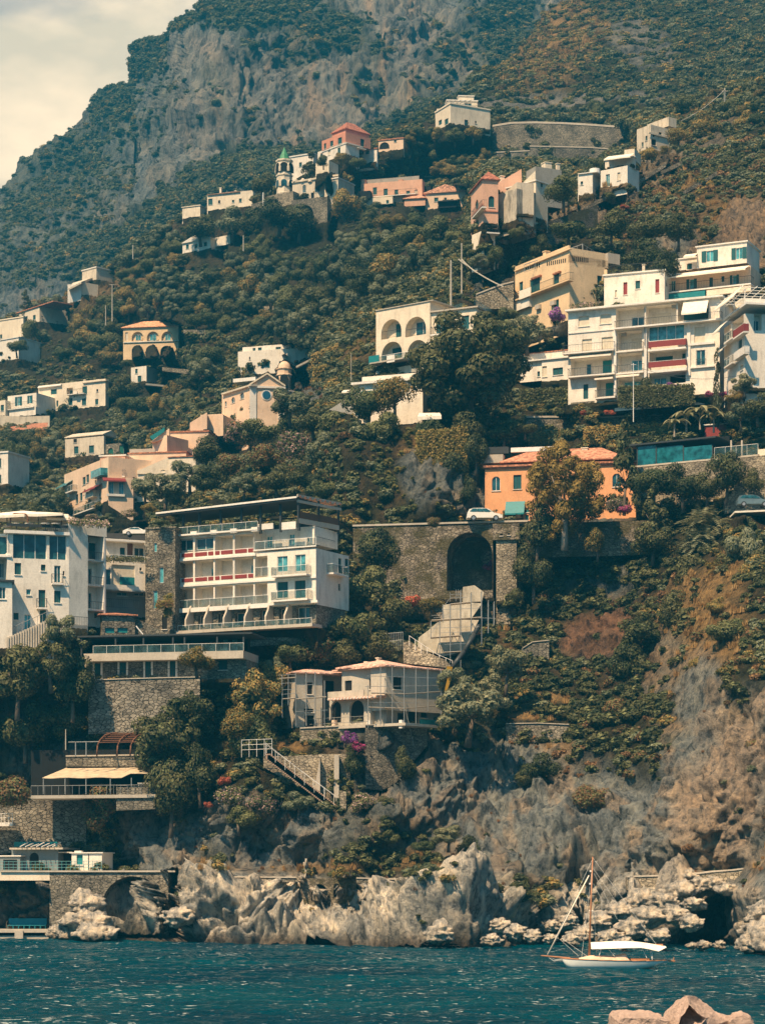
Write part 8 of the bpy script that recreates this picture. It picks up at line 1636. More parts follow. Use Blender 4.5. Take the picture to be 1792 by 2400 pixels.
nz = fbm(px*.015, py*.015, px*0, 5, 31); gz = ell(px, py, 1290, 110, 130, 90, -40, .9, nz)*.85; u = r.random(len(px)); idx = np.where(r.random(len(px)) < gz, np.where(u < .5, 3, np.where(u < .8, 9, 4)), idx); sz = r.uniform(1.0, 2.4, len(px))  # golden and dry shrubs repeat the crest sunlight as leaf colour
scatter('hill_scrub', 'bushy cover of the upper right hill, left crest sunlight painted as orange leaves', p, np.stack([sz, sz, sz*.85], -1), idx, CO)
PAINTW = flat('car_paint_white', (.78, .74, .66), .3, var=.03, spec=.6); TYRE = flat('tyre', (.02, .02, .02), .9); RIM = flat('rim', (.4, .4, .4), .35, .6)
def car(x, y, Y, ln, label, crop, kind='hatch', rot=0, paint=None):
 o = Crop(crop).P(x, y, Y); root = empty('parked_car', o, label, 'car'); root.rotation_euler = (0, 0, rot); s = ln/4.2; paint = paint or PAINTW
 if kind == 'hatch':
  low = [(-2.08, .35), (-2.1, .75), (-2.02, 1.0), (-1.0, 1.02), (.9, .98), (1.75, .82), (2.05, .62), (2.1, .35)]
  cab = [(-2.0, 1.0), (-1.82, 1.38), (-1.3, 1.52), (-.2, 1.54), (.45, 1.42), (1.15, .97)]; hw = .86
 else:
  low = [(-2.1, .32), (-2.12, .62), (-1.6, .86), (-.6, .84), (.8, .88), (1.8, .86), (2.1, .7), (2.12, .32)]
  cab = [(-.75, .85), (-.1, 1.18), (.55, 1.24), (1.1, 1.14), (1.75, .86)]; hw = .88
 low = [(a*s, b*s) for a, b in low]; cab = [(a*s, b*s) for a, b in cab]
 t = MB()
 def ext(pr, w0, w1, m=0):
  F_ = [(a, -(w0 if b < .95*s else w1), b) for a, b in pr]; Bk = [(a, (w0 if b < .95*s else w1), b) for a, b in pr]
  t.poly(F_[::-1], m); t.poly(Bk, m)
  for i in range(len(pr)): j = (i+1) % len(pr); t.poly([F_[i], F_[j], Bk[j], Bk[i]], m)
 ext(low, hw*s, hw*.97*s); ext(cab, hw*s*.96, hw*s*.74); ob = t.build('body', paint, root)
 bm = ob.modifiers.new('b', 'BEVEL'); bm.width = .05*s; bm.segments = 2
 zz = [p[1] for p in cab]; z0, z1 = min(zz)+.07*s, max(zz)-.09*s
 def at(z, side):      # cab outline x at height z
  pr = cab if side > 0 else cab
  xs_ = [];
  for a, b in zip(cab[:-1], cab[1:]):
   if (a[1]-z)*(b[1]-z) <= 0 and a[1] != b[1]: xs_.append(a[0]+(b[0]-a[0])*(z-a[1])/(b[1]-a[1]))
  return (max(xs_) if side > 0 else min(xs_))
 L0, L1, U0, U1 = at(z0, -1)+.14*s, at(z0, 1)-.16*s, at(z1, -1)+.12*s, at(z1, 1)-.12*s; nw = 3 if kind == 'hatch' else 2
 for sd in (-1, 1):
  for i in range(nw):
   a, b = i/nw+.012, (i+1)/nw-.012; w0, w1 = hw*.965*s, hw*.77*s
   q = [(L0+(L1-L0)*a, sd*w0, z0), (L0+(L1-L0)*b, sd*w0, z0), (U0+(U1-U0)*b, sd*w1, z1), (U0+(U1-U0)*a, sd*w1, z1)]
   t = MB(); k = Vector((0, sd*.02, .004)); Q = [Vector(v) for v in q]; t.hexa([Q[0], Q[1], Q[2], Q[3], Q[0]+k, Q[1]+k, Q[2]+k, Q[3]+k]); t.build('side_window', GLASS, root)
 t = MB(); n = len(cab); A, B = Vector((cab[-1][0]-.03, 0, cab[-1][1]+.03)), Vector((cab[-2][0]+.02, 0, cab[-2][1]-.02)); w = hw*s
 nrm = Vector((B.z-A.z, 0, A.x-B.x)).normalized()*.03*(1 if True else -1)
 t.hexa([A+Vector((0, -w*.85, 0)), A+Vector((0, w*.85, 0)), B+Vector((0, w*.68, 0)), B+Vector((0, -w*.68, 0)), A+Vector((0, -w*.85, 0))-nrm*-1, A+Vector((0, w*.85, 0))+nrm, B+Vector((0, w*.68, 0))+nrm, B+Vector((0, -w*.68, 0))+nrm]); t.build('windscreen', GLASS, root)
 for wx in (-1.32*s, 1.3*s):
  for sd in (-1, 1):
   t = MB(); t.tube((wx, sd*hw*.80*s, .32*s), (wx, sd*hw*1.02*s, .32*s), .33*s, n=18); wh = t.build('wheel', TYRE, root)
   t = MB(); t.tube((wx, sd*hw*1.0*s, .32*s), (wx, sd*hw*1.035*s, .32*s), .2*s, n=14); t.build('rim', RIM, wh)
 for sd in (-.6, .6): t = MB(); t.box((low[-3][0]+.02*s, sd*hw*s-.13, .6*s), (low[-2][0]+.03*s, sd*hw*s+.13, .74*s)); t.build('headlight', glass('lamp_glass', (.6, .6, .55), .1), root)
 t = MB(); t.box((-2.13*s, -hw*.7*s, .32*s), (-2.06*s, hw*.7*s, .5*s)); t.build('bumper', paint, root)
 return root
car(1107, 868, 289, 4.4, 'white hatchback parked on the viaduct in front of the ivy cliff', 'C13')
car(1190, 285, 283, 3.6, 'white sports coupe parked above the balcony building by the stone tower', 'C11', 'coupe', rot=math.pi)
car(1575, 640, 277.5, 3.9, 'grey blue car on the coast road at the right photo edge', 'C14', paint=flat('car_paint_grey', (.10, .15, .17), .3, spec=.6))
t = MB(); a = P(1735, 1206, 276); t.hexa([(a.x-1, a.y-2, a.z-.1), (a.x+9, a.y-2, a.z+.35), (a.x+9, a.y+2, a.z+.35), (a.x-1, a.y+2, a.z-.1), (a.x-1, a.y-2, a.z+.1), (a.x+9, a.y-2, a.z+.55), (a.x+9, a.y+2, a.z+.55), (a.x-1, a.y+2, a.z+.1)])
o = t.build('canopy', CANVAS); o.location = t.o; tag(o, 'pale flat canopy over the coast road at the right photo edge', 'canopy')
def parasol(crop, x, yt, yb, Y, w, dep, label, square=True):
 c = Crop(crop); o = c.P(x, yb, Y); h = (yb-yt)/c.s*Y/F; r = empty('parasol', o, label, 'parasol', 'cream parasols on the white hotel roof')
 t = MB(); n = 4 if square else 8; R_ = [Vector(((-w, w, w, -w)[i], (-dep, -dep, dep, dep)[i], h*.72+(.06 if i % 2 else 0))) for i in range(4)]; ap = Vector((0, 0, h))
 for i in range(4):
  a, b = R_[i], R_[(i+1) % 4]; m_ = (a+b)/2-Vector((0, 0, .10)); t.poly([a, m_, ap]); t.poly([m_, b, ap]); dn = Vector((0, 0, -.28)); t.poly([a, a+dn, m_+dn, m_]); t.poly([m_, m_+dn, b+dn, b])
 t.build('canopy', CANVAS, r); t = MB(); t.tube((0, 0, 0), (0, 0, h), .06); t.build('pole', DMETAL, r)
 t = MB(); t.tube((0, 0, .0), (0, 0, .15), .45, n=10); t.build('base', CONC, r)
parasol('C11', 60, 80, 205, 262, 2.2, 1.6, 'cream square parasol at the left end of the hotel roof terrace')
parasol('C11', 200, 62, 205, 265, 2.4, 1.8, 'large cream parasol second from left on the hotel roof')
parasol('C11', 330, 72, 205, 263, 3.0, 2.0, 'widest cream parasol in the middle of the hotel roof')
parasol('C11', 440, 85, 205, 266, 2.2, 1.8, 'cream parasol behind the roof handrail third from left')
parasol('C11', 530, 112, 205, 264, 1.5, 1.5, 'small cream parasol at the right end of the hotel roof')
parasol('C11', -60, 78, 205, 264, 2.0, 1.6, 'cream parasol cut by the left photo border')
for i, (x, s_) in enumerate(((140, 1), (250, 1), (390, 1), (480, 1))):
 o_ = Crop('C11').P(x, 232, 261.0); r = empty('terrace_table', o_, 'small white table under the roof parasols, behind the dark handrail', 'table', 'white tables on the hotel roof')
 t = MB(); t.lathe((0, 0, 0), [(.02, .72), (.5, .72), (.5, .77), (.02, .77)], 12); t.build('table_top', TRIM, r); t = MB(); t.tube((0, 0, 0), (0, 0, .72), .05); t.lathe((0, 0, 0), [(.3, .0), (.3, .04), (.02, .05)], 10); t.build('leg', DMETAL, r)
t = MB(); b0 = Crop('C11').P(150, 200, 260.8); pts = [b0+Vector((-.75, 0, 0)), b0+Vector((-.75, 0, 1.0)), b0+Vector((-.4, 0, 1.45)), b0+Vector((.9, 0, 1.4)), b0+Vector((1.15, 0, 1.1)), b0+Vector((1.15, 0, 0))]; t = MB(b0); t.path(pts, .09, 7); o = t.build('entrance_arch', WOOD); o.location = b0; tag(o, 'dark bent arch frame on the white hotel roof between parasols', 'arch frame')
def tan_awning():
 c = Crop('C15'); o = c.P(600, 1140, 258); r = empty('terrace_awning', o, 'long tan canvas awning over the shaded lower terrace', 'awning'); t = MB(o); n = 12
 top = [c.P(430+(920-430)*i/n, 962-6*i/n, 259.5) for i in range(n+1)]; bot = [c.P(272+(955-272)*i/n, 1028-32*i/n*(1 if i > 9 else .15)+3*math.sin(i*1.7), 254.5) for i in range(n+1)]
 th = Vector((0, 0, -.06))
 for i in range(n): t.hexa([bot[i]+th, bot[i+1]+th, top[i+1]+th, top[i]+th, bot[i], bot[i+1], top[i+1], top[i]])
 t.build('canvas', flat('tan_canvas', (.50, .40, .27), .9, var=.2, scale=1.5), r)
 for x in (280, 420, 555, 712, 848, 1000):
  a = c.P(x, 1028, 254.6); t = MB(o); t.tube(a, (a.x, a.y, o.z), .06); t.build('post', METAL, r)
 t = MB(o); a, b = c.P(200, 1142, 254), c.P(1010, 1135, 254); t.hexa([a-Vector((0, 0, .35)), b-Vector((0, 0, .35)), b+Vector((0, 6, -.35)), a+Vector((0, 6, -.35)), a, b, b+Vector((0, 6, 0)), a+Vector((0, 6, 0))]); t.build('floor_slab', CONC, r)
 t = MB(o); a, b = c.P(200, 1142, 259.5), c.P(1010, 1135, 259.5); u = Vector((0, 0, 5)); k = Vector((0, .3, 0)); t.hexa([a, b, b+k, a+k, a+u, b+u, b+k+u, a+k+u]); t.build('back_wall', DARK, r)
 t = MB(o)
 for x0, x1 in ((200, 1000),):
  a, b = c.P(x0, 1140, 254.1), c.P(x1, 1133, 254.1); u = Vector((0, 0, 1)); t.tube(a+u, b+u, .03); [t.tube(a.lerp(b, i/18), a.lerp(b, i/18)+u, .02, n=4) for i in range(19)]
 t.build('railing', METAL, r)
tan_awning()
wallq('retaining_wall', 'rubble wall beneath the tan awning terrace', 'C15', [(750, 1090, 1239), (1000, 1075, 1230)], lambda x: 254.2, 1.0, STONE)
for x, y in ((785, 1075), (925, 1062)):
 a = Crop('C15').P(x, y, 255); t = MB(a); t.box(a+Vector((-.6, -.4, -.06)), a+Vector((.6, .4, 0)));
 for sx in (-.5, .5): t.tube(a+Vector((sx, 0, -.7)), a+Vector((sx, 0, -.05)), .04)
 o = t.build('white_table', TRIM); o.location = a; tag(o, 'white table under the right part of the tan awning' if x < 900 else 'white table at the right end under the tan awning', 'table')
def bent_pergola():
 c = Crop('C15'); o = c.P(750, 888, 257); r = empty('pergola', o, 'brown curved pergola frame on the rubble wall', 'pergola')
 for x in (625, 755, 840):
  t = MB(o); A = [c.P(x, 888, 256), c.P(x+4, 820, 256), c.P(x+20, 785, 256.3), c.P(x+50, 755, 257.2), c.P(x+95, 742, 258.6), c.P(x+130, 738, 260)]; t.path(A, .09, 6); t.build('rib', WOOD, r, smooth=True)
 t = MB(o)
 for i in range(6): t.tube(c.P(632+i*10, 800-i*12, 256.1+i*.5), c.P(880, 797-i*11, 256.1+i*.5), .05)
 t.build('slats', WOOD, r)
 for x in (488, 556): t = MB(o); t.tube(c.P(x, 890, 256.4), c.P(x, 795, 256.4), .07); t.build('post', METAL, r)
 t = MB(o); t.tube(c.P(440, 798, 256.4), c.P(640, 795, 256.4), .05); t.build('beam', METAL, r)
bent_pergola()
def pole(name, label, crop, x, y0, y1, Y, rad=.1, mat=None, arms=()):
 c = Crop(crop); a = c.P(x, y1, Y)-Vector((0, 0, .8)); b = c.P(x, y0, Y); t = MB(a); t.tube(a, b, rad, rad*.7, 8)
 for dz, w in arms: t.tube(b+Vector((-w, 0, -dz)), b+Vector((w, 0, -dz)), rad*.5)
 o = t.build(name, mat or METAL); o.location = a; tag(o, label, 'pole'); return o
PM = flat('pole_grey', (.42, .38, .31), .8)
pole('utility_pole', 'left shorter grey pole behind the arched house roof', 'C4', 706, 686, 955, 335, .16, PM)
pole('utility_pole', 'right taller grey pole behind the arched house roof', 'C4', 775, 576, 935, 345, .13, PM)
pole('utility_pole', 'utility pole on the upper right ridge with a wire', 'C2', 1479, 378, 432, 470, .2, PM, ((.6, .6),))
pole('utility_pole', 'pole with lamp heads on the left wooded ridge', 'C7', 724, 182, 400, 560, .16, PM, ((.1, .8),))
pole('utility_pole', 'short pole on the left wooded ridge next to the lamp pole', 'C7', 682, 318, 425, 560, .14, PM)
pole('utility_pole', 'thin pole in the woods below the bell tower', 'C1', 1047, 1012, 1065, 540, .15, PM)
pole('utility_pole', 'thin pole on the wood edge left of the white cottage', 'C1', 572, 1052, 1100, 570, .15, PM)
pole('lamp_post', 'white forked post left of the bell tower', 'C3', 596, 690, 775, 555, .18, WMETAL)
pole('flagpole', 'thin white flagpole in front of the apartment block', 'C6', 803, 800, 1140, 300, .06, WMETAL, ((.2, .35),))
pole('street_lamp', 'slender grey pole on the slope under the low cream villa', 'C8', 1066, 420, 640, 330, .06, PM)
pole('utility_pole', 'bare forked grey pole in the shaded trees left of the pergola', 'C15', 424, 715, 800, 256.5, .07, PM)
def wire(label, pts, r=.03, mat=None, name='cable', sag=.6):
 A = Vector(pts[0]); B = Vector(pts[1]); t = MB(A); n = 14; L = [A.lerp(B, i/n)-Vector((0, 0, sag*4*(i/n)*(1-i/n))) for i in range(n+1)]; t.path(L, r, 4); o = t.build(name, mat or DMETAL); o.location = A; tag(o, label, 'cable')
c4 = Crop('C4'); wire('thick pale rope cable sagging from the tall pole to the curved wall', [c4.P(755, 680, 345), c4.P(1045, 858, 342)], .12, PM, sag=.3)
wire('second pale cable beside the rope cable above the arched house', [c4.P(775, 680, 345), c4.P(880, 770, 343)], .1, PM, sag=.2)
c2 = Crop('C2'); wire('thin cable from the ridge pole down to the ruined house', [c2.P(1479, 385, 470), c2.P(1290, 520, 452)], .07, PM)
wire('thin cable between the apartment flagpole and the right building', [Crop('C6').P(803, 815, 300), Crop('C6').P(1490, 880, 295)], .025, DMETAL, sag=1)
t = MB(P(1007, 985, 303)); A = [P(x, y, Y) for x, y, Y in ((978, 984, 302), (1034, 982, 302), (1030, 975, 305), (982, 976, 305))]; t.hexa([*A, *[a+Vector((0, 0, .45)) for a in A]]); o = t.build('white_canopy', CANVAS); o.location = t.o; tag(o, 'small white canopy at the left foot of the magnolia', 'canopy')
def hedge(label, pts, Y, hpx, n, mats, seed, dep=1.4, size=.16):
 r = np.random.default_rng(seed); a = P(*pts[0], Y); b = P(*pts[1], Y); h = hpx*Y/F; u = r.random((n, 1)); C = np.array(a)*(1-u)+np.array(b)*u
 C = C+np.stack([r.normal(0, .1, n), r.uniform(0, dep, n)*(r.random(n)), r.uniform(-h, 0, n)+r.normal(0, .12, n)], -1); Nn = r.normal(0, .5, (n, 3))+np.array([0, -1, .5])
 C0 = np.array(a); me = leaf_mesh('hedge', C-C0, Nn, size*r.uniform(.6, 1.3, n), mats, 1, seed, (r.random(n) < .3).astype(int)); o = link('hedge', me); o.location = a; tag(o, label, 'hedge'); return o
hedge('tall dark clipped hedge between magnolia and apartment block', ((1218, 912), (1334, 908)), 321, 62, 5200, [LM['dark'], LM['green']], 1)
hedge('lower flowering edge of the hedge left of the apartments', ((1225, 950), (1330, 946)), 320, 20, 1500, [LM['gold'], LM['green']], 2)
hedge('dark ivy hedge under the apartment balconies with purple flowers', ((1450, 905), (1626, 900)), 303.5, 48, 6000, [LM['dark'], LM['green']], 3)
hedge('planter greenery on the roof edge of the yellow house corner', ((1336, 712), (1415, 706)), 331, 10, 500, [LM['green'], LM['pink']], 4, .6, .12)
hedge('long yellow green garden shrubs above the glass restaurant', ((1370, 1000), (1580, 990)), 306, 40, 6500, [LM['gold'], LM['green']], 5, 3)
hedge('garden shrubs right above the restaurant roof', ((1240, 1015), (1370, 1005)), 311, 30, 3000, [LM['green'], LM['gold']], 6, 3)
hedge('yellow vine covered pergola right of the red shed', ((1690, 1010), (1800, 995)), 300, 16, 1600, [LM['gold'], LM['green']], 7, 3)
hedge('planter row of greenery on the balcony building terrace', ((247, 1307), (340, 1306)), 270.5, 8, 700, [LM['dark'], LM['green']], 8, .4, .1)
hedge('potted shrubs behind the white hotel roof edge', ((160, 1215), (255, 1222)), 262, 12, 900, [LM['green'], LM['pink']], 9, 1, .12)
hedge('hanging golden moss curtain on the upper ivy cliff', ((975, 1010), (1095, 1000)), 300.5, 150, 9000, [LM['ivy'], LM['gold']], 10, 1.6, .17)
hedge('creeper on the lower flank of the stone tower', ((385, 1395), (402, 1392)), 269.5, 50, 700, [LM['ivy'], LM['green']], 11, .8, .13)
hedge('creeper clump on the hotel side of the stone tower', ((366, 1410), (404, 1406)), 269, 14, 500, [LM['ivy'], LM['brown']], 12, .6, .13)
hedge('vineyard strip rising to the right below the arched house', ((735, 862), (870, 812)), 372, 22, 3500, [LM['ivy'], LM['gold']], 13, 4, .2)
hedge('upper vineyard strip left of the arched house', ((730, 830), (872, 770)), 388, 22, 3500, [LM['gold'], LM['green']], 14, 4, .2)
def banana(x, y, Y, s, label, seed):
 o = P(x, y, Y); r = random.Random(seed); t = MB(); Lm = LM['pale']
 root = empty('banana_plant', o, label, 'plant')
 t.tube((0, 0, -.6), (0, 0, s*.5), .14, .1); t.build('stem', BARKP, root)
 for i in range(9):
  a = 6.283*i/9+r.uniform(-.3, .3); L_ = s*r.uniform(.8, 1.2); t = MB(); pts = []
  for k in range(7):
   f = k/6; rad = L_*f*.85; z = s*.45+L_*(.85*f-.95*f*f); w = .22*s*.5*math.sin(math.pi*min(.98, f*.9+.08)); c = Vector((math.cos(a)*rad, math.sin(a)*rad, z)); side = Vector((-math.sin(a), math.cos(a), 0))*w; pts.append((c-side+Vector((0, 0, -.04)), c, c+side+Vector((0, 0, -.04))))
  for k in range(6): p, q = pts[k], pts[k+1]; t.poly([p[0], p[1], q[1], q[0]]); t.poly([p[1], p[2], q[2], q[1]])
  t.build('leaf', Lm, root)
for i, (x, y, s_) in enumerate(((1608, 985, 3.0), (1640, 978, 3.4), (1672, 985, 2.8), (1580, 995, 2.4))): banana(x, y+18, 300-i*.6, s_, ('tall banana plant left of the red shed', 'tallest banana plant in the middle of the garden row', 'banana plant nearest the red shed', 'small banana plant at the left of the row')[i], i)
def palmbush(x, y, r_, Y, label, seed, mat='pale', n=46):
 o = P(x, y, Y); R_ = r_*Y/F; rr = random.Random(seed); root = empty('palm', o-Vector((0, 0, R_)), label, 'palm'); t = MB()
 for i in range(n):
  a = rr.uniform(0, 6.283); el = rr.uniform(.15, 1.35); L_ = R_*rr.uniform(.8, 1.15); st = Vector((rr.uniform(-.4, .4)*R_, rr.uniform(-.2, .4)*R_, R_*rr.uniform(.4, 1.0))); d = Vector((math.cos(a)*math.cos(el), math.sin(a)*math.cos(el), math.sin(el)))
  pr = st
  for k in range(1, 6):
   q = st+d*(L_*k/5)+Vector((0, 0, -.55*L_*(k/5)**2)); sd = Vector((-math.sin(a), math.cos(a), 0))
   for sg in (-1, 1):
    for m_ in (0, .5): b = pr.lerp(q, m_); tip = b+sd*sg*.34*R_*(1-.5*k/5)*.55+Vector((0, 0, -.10*R_))+d*.12*R_; t.poly([b, b+(q-pr)*.32, tip])
   pr = q
 ob = t.build('fronds', LM[mat], root); t = MB(); t.tube((0, 0, -.8), (0, 0, R_), .22, .18, 8); t.build('trunk', BARK, root)
palmbush(1655, 1215, 74, 276, 'broad feathery palm shrub below the coast road', 1, n=170)
palmbush(1640, 1255, 60, 275, 'lower feathery palm shrub under the broad one', 2, 'olive', n=140)
palmbush(1690, 1330, 40, 264, 'small feathery palm on the right cliff', 3, 'gold', n=90)
palmbush(1740, 1400, 40, 258, 'feathery yellow palm shrub at the right cliff crest', 4, 'gold', n=90)
# ---------------------------------------------------------------- sailing boat
def boat():
 Y0 = 173.0; c = Crop('C22'); O = c.P(900, 1215, Y0); O.z = 0; root = empty('sailing_boat', O, 'white classic wooden sailing boat at anchor with cream cockpit awning', 'sailing boat')
 M = F/Y0*c.s                       # crop px per metre
 X = lambda x: (x-900)/M; Z = lambda y: (1218-y)/M
 hullm = flat('hull_white', (.72, .74, .68), .35, var=.04, spec=.5); st = [(390, 1108, 1125), (430, 1110, 1190), (480, 1112, 1228), (600, 1117, 1240), (750, 1121, 1245), (900, 1125, 1245), (1100, 1129, 1240), (1250, 1130, 1222), (1350, 1130, 1196), (1430, 1128, 1165), (1490, 1126, 1138)]
 bw = [.05, .42, .68, .95, 1.1, 1.15, 1.08, .9, .7, .48, .26]; t = MB(); rings = []
 for (x, yd, yk), w in zip(st, bw):
  zd, zk = Z(yd), Z(yk); ring = []
  for k in range(13): th = math.pi*k/12; u = -math.cos(th); v = math.sin(th)**.6; ring.append(Vector((X(x), w*u*(1 if abs(u) > .99 else (1-.12*v)), zd+(zk-zd)*v)))
  rings.append(ring)
 V = [];
 for ring in rings: V += [tuple(q) for q in ring]
 Fc = []
 for i in range(len(rings)-1):
  for k in range(12): a = i*13+k; Fc.append((a, a+1, a+14, a+13))
 Fc.append(tuple(range(12, -1, -1))); e = (len(rings)-1)*13; Fc.append(tuple(range(e, e+13)))
 me = D.meshes.new('hull'); me.from_pydata(V, [], Fc); me.materials.append(hullm); me.polygons.foreach_set('use_smooth', [True]*len(Fc)); me.update(); link('hull', me, root)
 deck = flat('deck_wood', (.50, .36, .22), .6); t = MB()
 for i in range(len(rings)-1): a, b = rings[i], rings[i+1]; t.poly([a[0]+Vector((0, 0, .01)), b[0]+Vector((0, 0, .01)), b[12]+Vector((0, 0, .01)), a[12]+Vector((0, 0, .01))])
 t.build('deck', deck, root)
 for sd in (0, 12): t = MB(); t.path([r_[sd]+Vector((0, 0, .03)) for r_ in rings], .035, 6); t.build('gunwale', flat('varnished_wood', (.36, .16, .07), .4, spec=.5), root, smooth=True)
 VW = MATS['varnished_wood']
 t = MB(); t.tube((X(165), 0, Z(1075)), (X(470), 0, Z(1104)), .05, .08, 8); t.build('bowsprit', VW, root)
 t = MB(); t.path([Vector((X(235), 0, Z(1085))), Vector((X(300), 0, Z(1130))), Vector((X(385), 0, Z(1118)))], .02, 4); t.path([Vector((X(240), .0, Z(1082))), Vector((X(320), .25, Z(1118))), Vector((X(400), .2, Z(1108)))], .02, 4); t.build('bobstay_net', WMETAL, root)
 t = MB(); t.tube((X(668), 0, Z(1110)), (X(707), 0, Z(40)), .085, .045, 10); ms = t.build('mast', VW, root, smooth=True)
 t = MB(); t.tube((X(665), 0, Z(606)), (X(712), 0, Z(606)), .05); [t.box((X(x)-.06, -.06, Z(y)-.06), (X(x)+.06, .06, Z(y)+.06)) for x, y in ((684, 190), (678, 322))]; t.build('mast_fittings', WMETAL, ms)
 t = MB(); t.tube((X(235), 0, Z(1066)), (X(668), 0, Z(235)), .055, .04, 8); t.build('furled_jib', CANVAS, root, smooth=True)
 t = MB()
 for (a, b) in (((360, 900), (560, 1080)), ((380, 890), (645, 1078)), ((712, 160), (1020, 610)), ((720, 210), (960, 690)), ((715, 320), (810, 510)), ((800, 515), (803, 680)), ((705, 45), (1490, 1120)), ((707, 60), (235, 1066)), ((695, 200), (600, 1112)), ((700, 200), (760, 1118))): t.tube((X(a[0]), 0, Z(a[1])), (X(b[0]), (.9 if b[0] in (600, 760) else 0), Z(b[1])), .011, n=4)
 t.build('rigging', WMETAL, root)
 t = MB(); S = [(684, 935, 1003, .75), (800, 930, 1000, .9), (930, 922, 995, 1.0), (1080, 922, 990, 1.05), (1200, 932, 988, 1.05), (1290, 945, 1004, 1.0), (1380, 960, 1026, .9), (1466, 975, 985, .75)]; rg = []
 for x, yt, yb, w in S: rg.append([Vector((X(x), w*u, Z(yt)+(Z(yb)-Z(yt))*abs(u)**1.3)) for u in np.linspace(-1, 1, 9)])
 for a, b in zip(rg[:-1], rg[1:]):
  for k in range(8): t.poly([a[k], b[k], b[k+1], a[k+1]]);
 o = t.build('awning', CANVAS, root); o.modifiers.new('s', 'SOLIDIFY').thickness = .02
 t = MB(); t.tube((X(684), 0, Z(962)), (X(1440), 0, Z(962)), .06, n=8); t.build('boom', VW, root)
 for x0, y0, x1, y1 in ((788, 1000, 765, 1070), (860, 998, 925, 1078), (1290, 1000, 1318, 1115), (1310, 1000, 1322, 1100), (1215, 995, 1262, 1098)): t = MB(); t.tube((X(x0), -.6, Z(y0)), (X(x1), -.7, Z(y1)), .02, n=5); t.build('awning_stay', WMETAL, root)
 t = MB(); S = [(560, 1100, 1118, .45), (680, 1072, 1122, .6), (800, 1075, 1124, .65), (930, 1078, 1126, .68), (1000, 1060, 1127, .68), (1045, 1052, 1128, .66), (1085, 1115, 1129, .6)]; rg = []
 for x, yt, yb, w in S: rg.append([Vector((X(x), w*math.cos(th), Z(yb)+(Z(yt)-Z(yb))*math.sin(th)**.5)) for th in np.linspace(math.pi, 0, 9)])
 for a, b in zip(rg[:-1], rg[1:]):
  for k in range(8): t.poly([a[k], b[k], b[k+1], a[k+1]])
 t.build('cabin_cover', flat('cover_sand', (.70, .50, .36), .8), root, smooth=True)
 t = MB(); t.hexa([(X(1095), -.6, Z(1128)), (X(1290), -.6, Z(1128)), (X(1290), .6, Z(1128)), (X(1095), .6, Z(1128)), (X(1095), -.6, Z(1104)), (X(1290), -.6, Z(1104)), (X(1290), .6, Z(1104)), (X(1095), .6, Z(1104))]); t.build('cockpit_coaming', VW, root)
 t = MB(); t.tube((X(1440), 0, Z(1126)), (X(1570), 0, Z(1132)), .05); t.tube((X(1552), 0, Z(1140)), (X(1556), 0, Z(1090)), .06, .03); t.build('stern_bumpkin', VW, root)
boat()
# ---------------------------------------------------------------- concrete breakwater blocks in the foreground
BLK = plaster('breakwater_concrete', (.50, .37, .30), .45, (.20, .16, .13), .45); _b = [n for n in BLK.node_tree.nodes if n.type == 'BUMP'][0]; _b.inputs['Strength'].default_value = 1; _b.inputs['Distance'].default_value = .12
for n in BLK.node_tree.nodes:
 if n.type == 'TEX_NOISE' and n.inputs['Scale'].default_value == 6: n.inputs['Scale'].default_value = 9; n.inputs['Detail'].default_value = 10; n.inputs['Roughness'].default_value = .72
def block(label, pts, dep):
 """pts: front outline polygon (photo px, py, Y); solid goes back and down"""
 A = [P(x, y, Y) for x, y, Y in pts]; O = A[0]; t = MB(O); k = Vector(dep); B = [a+k for a in A]; t.poly(A); t.poly(B[::-1])
 for i in range(len(A)): j = (i+1) % len(A); t.poly([A[i], B[i], B[j], A[j]])
 o = t.build('concrete_block', BLK); o.location = O; m = o.modifiers.new('b', 'BEVEL'); m.width = .05; m.segments = 3; tag(o, label, 'breakwater block', 'breakwater blocks'); return o
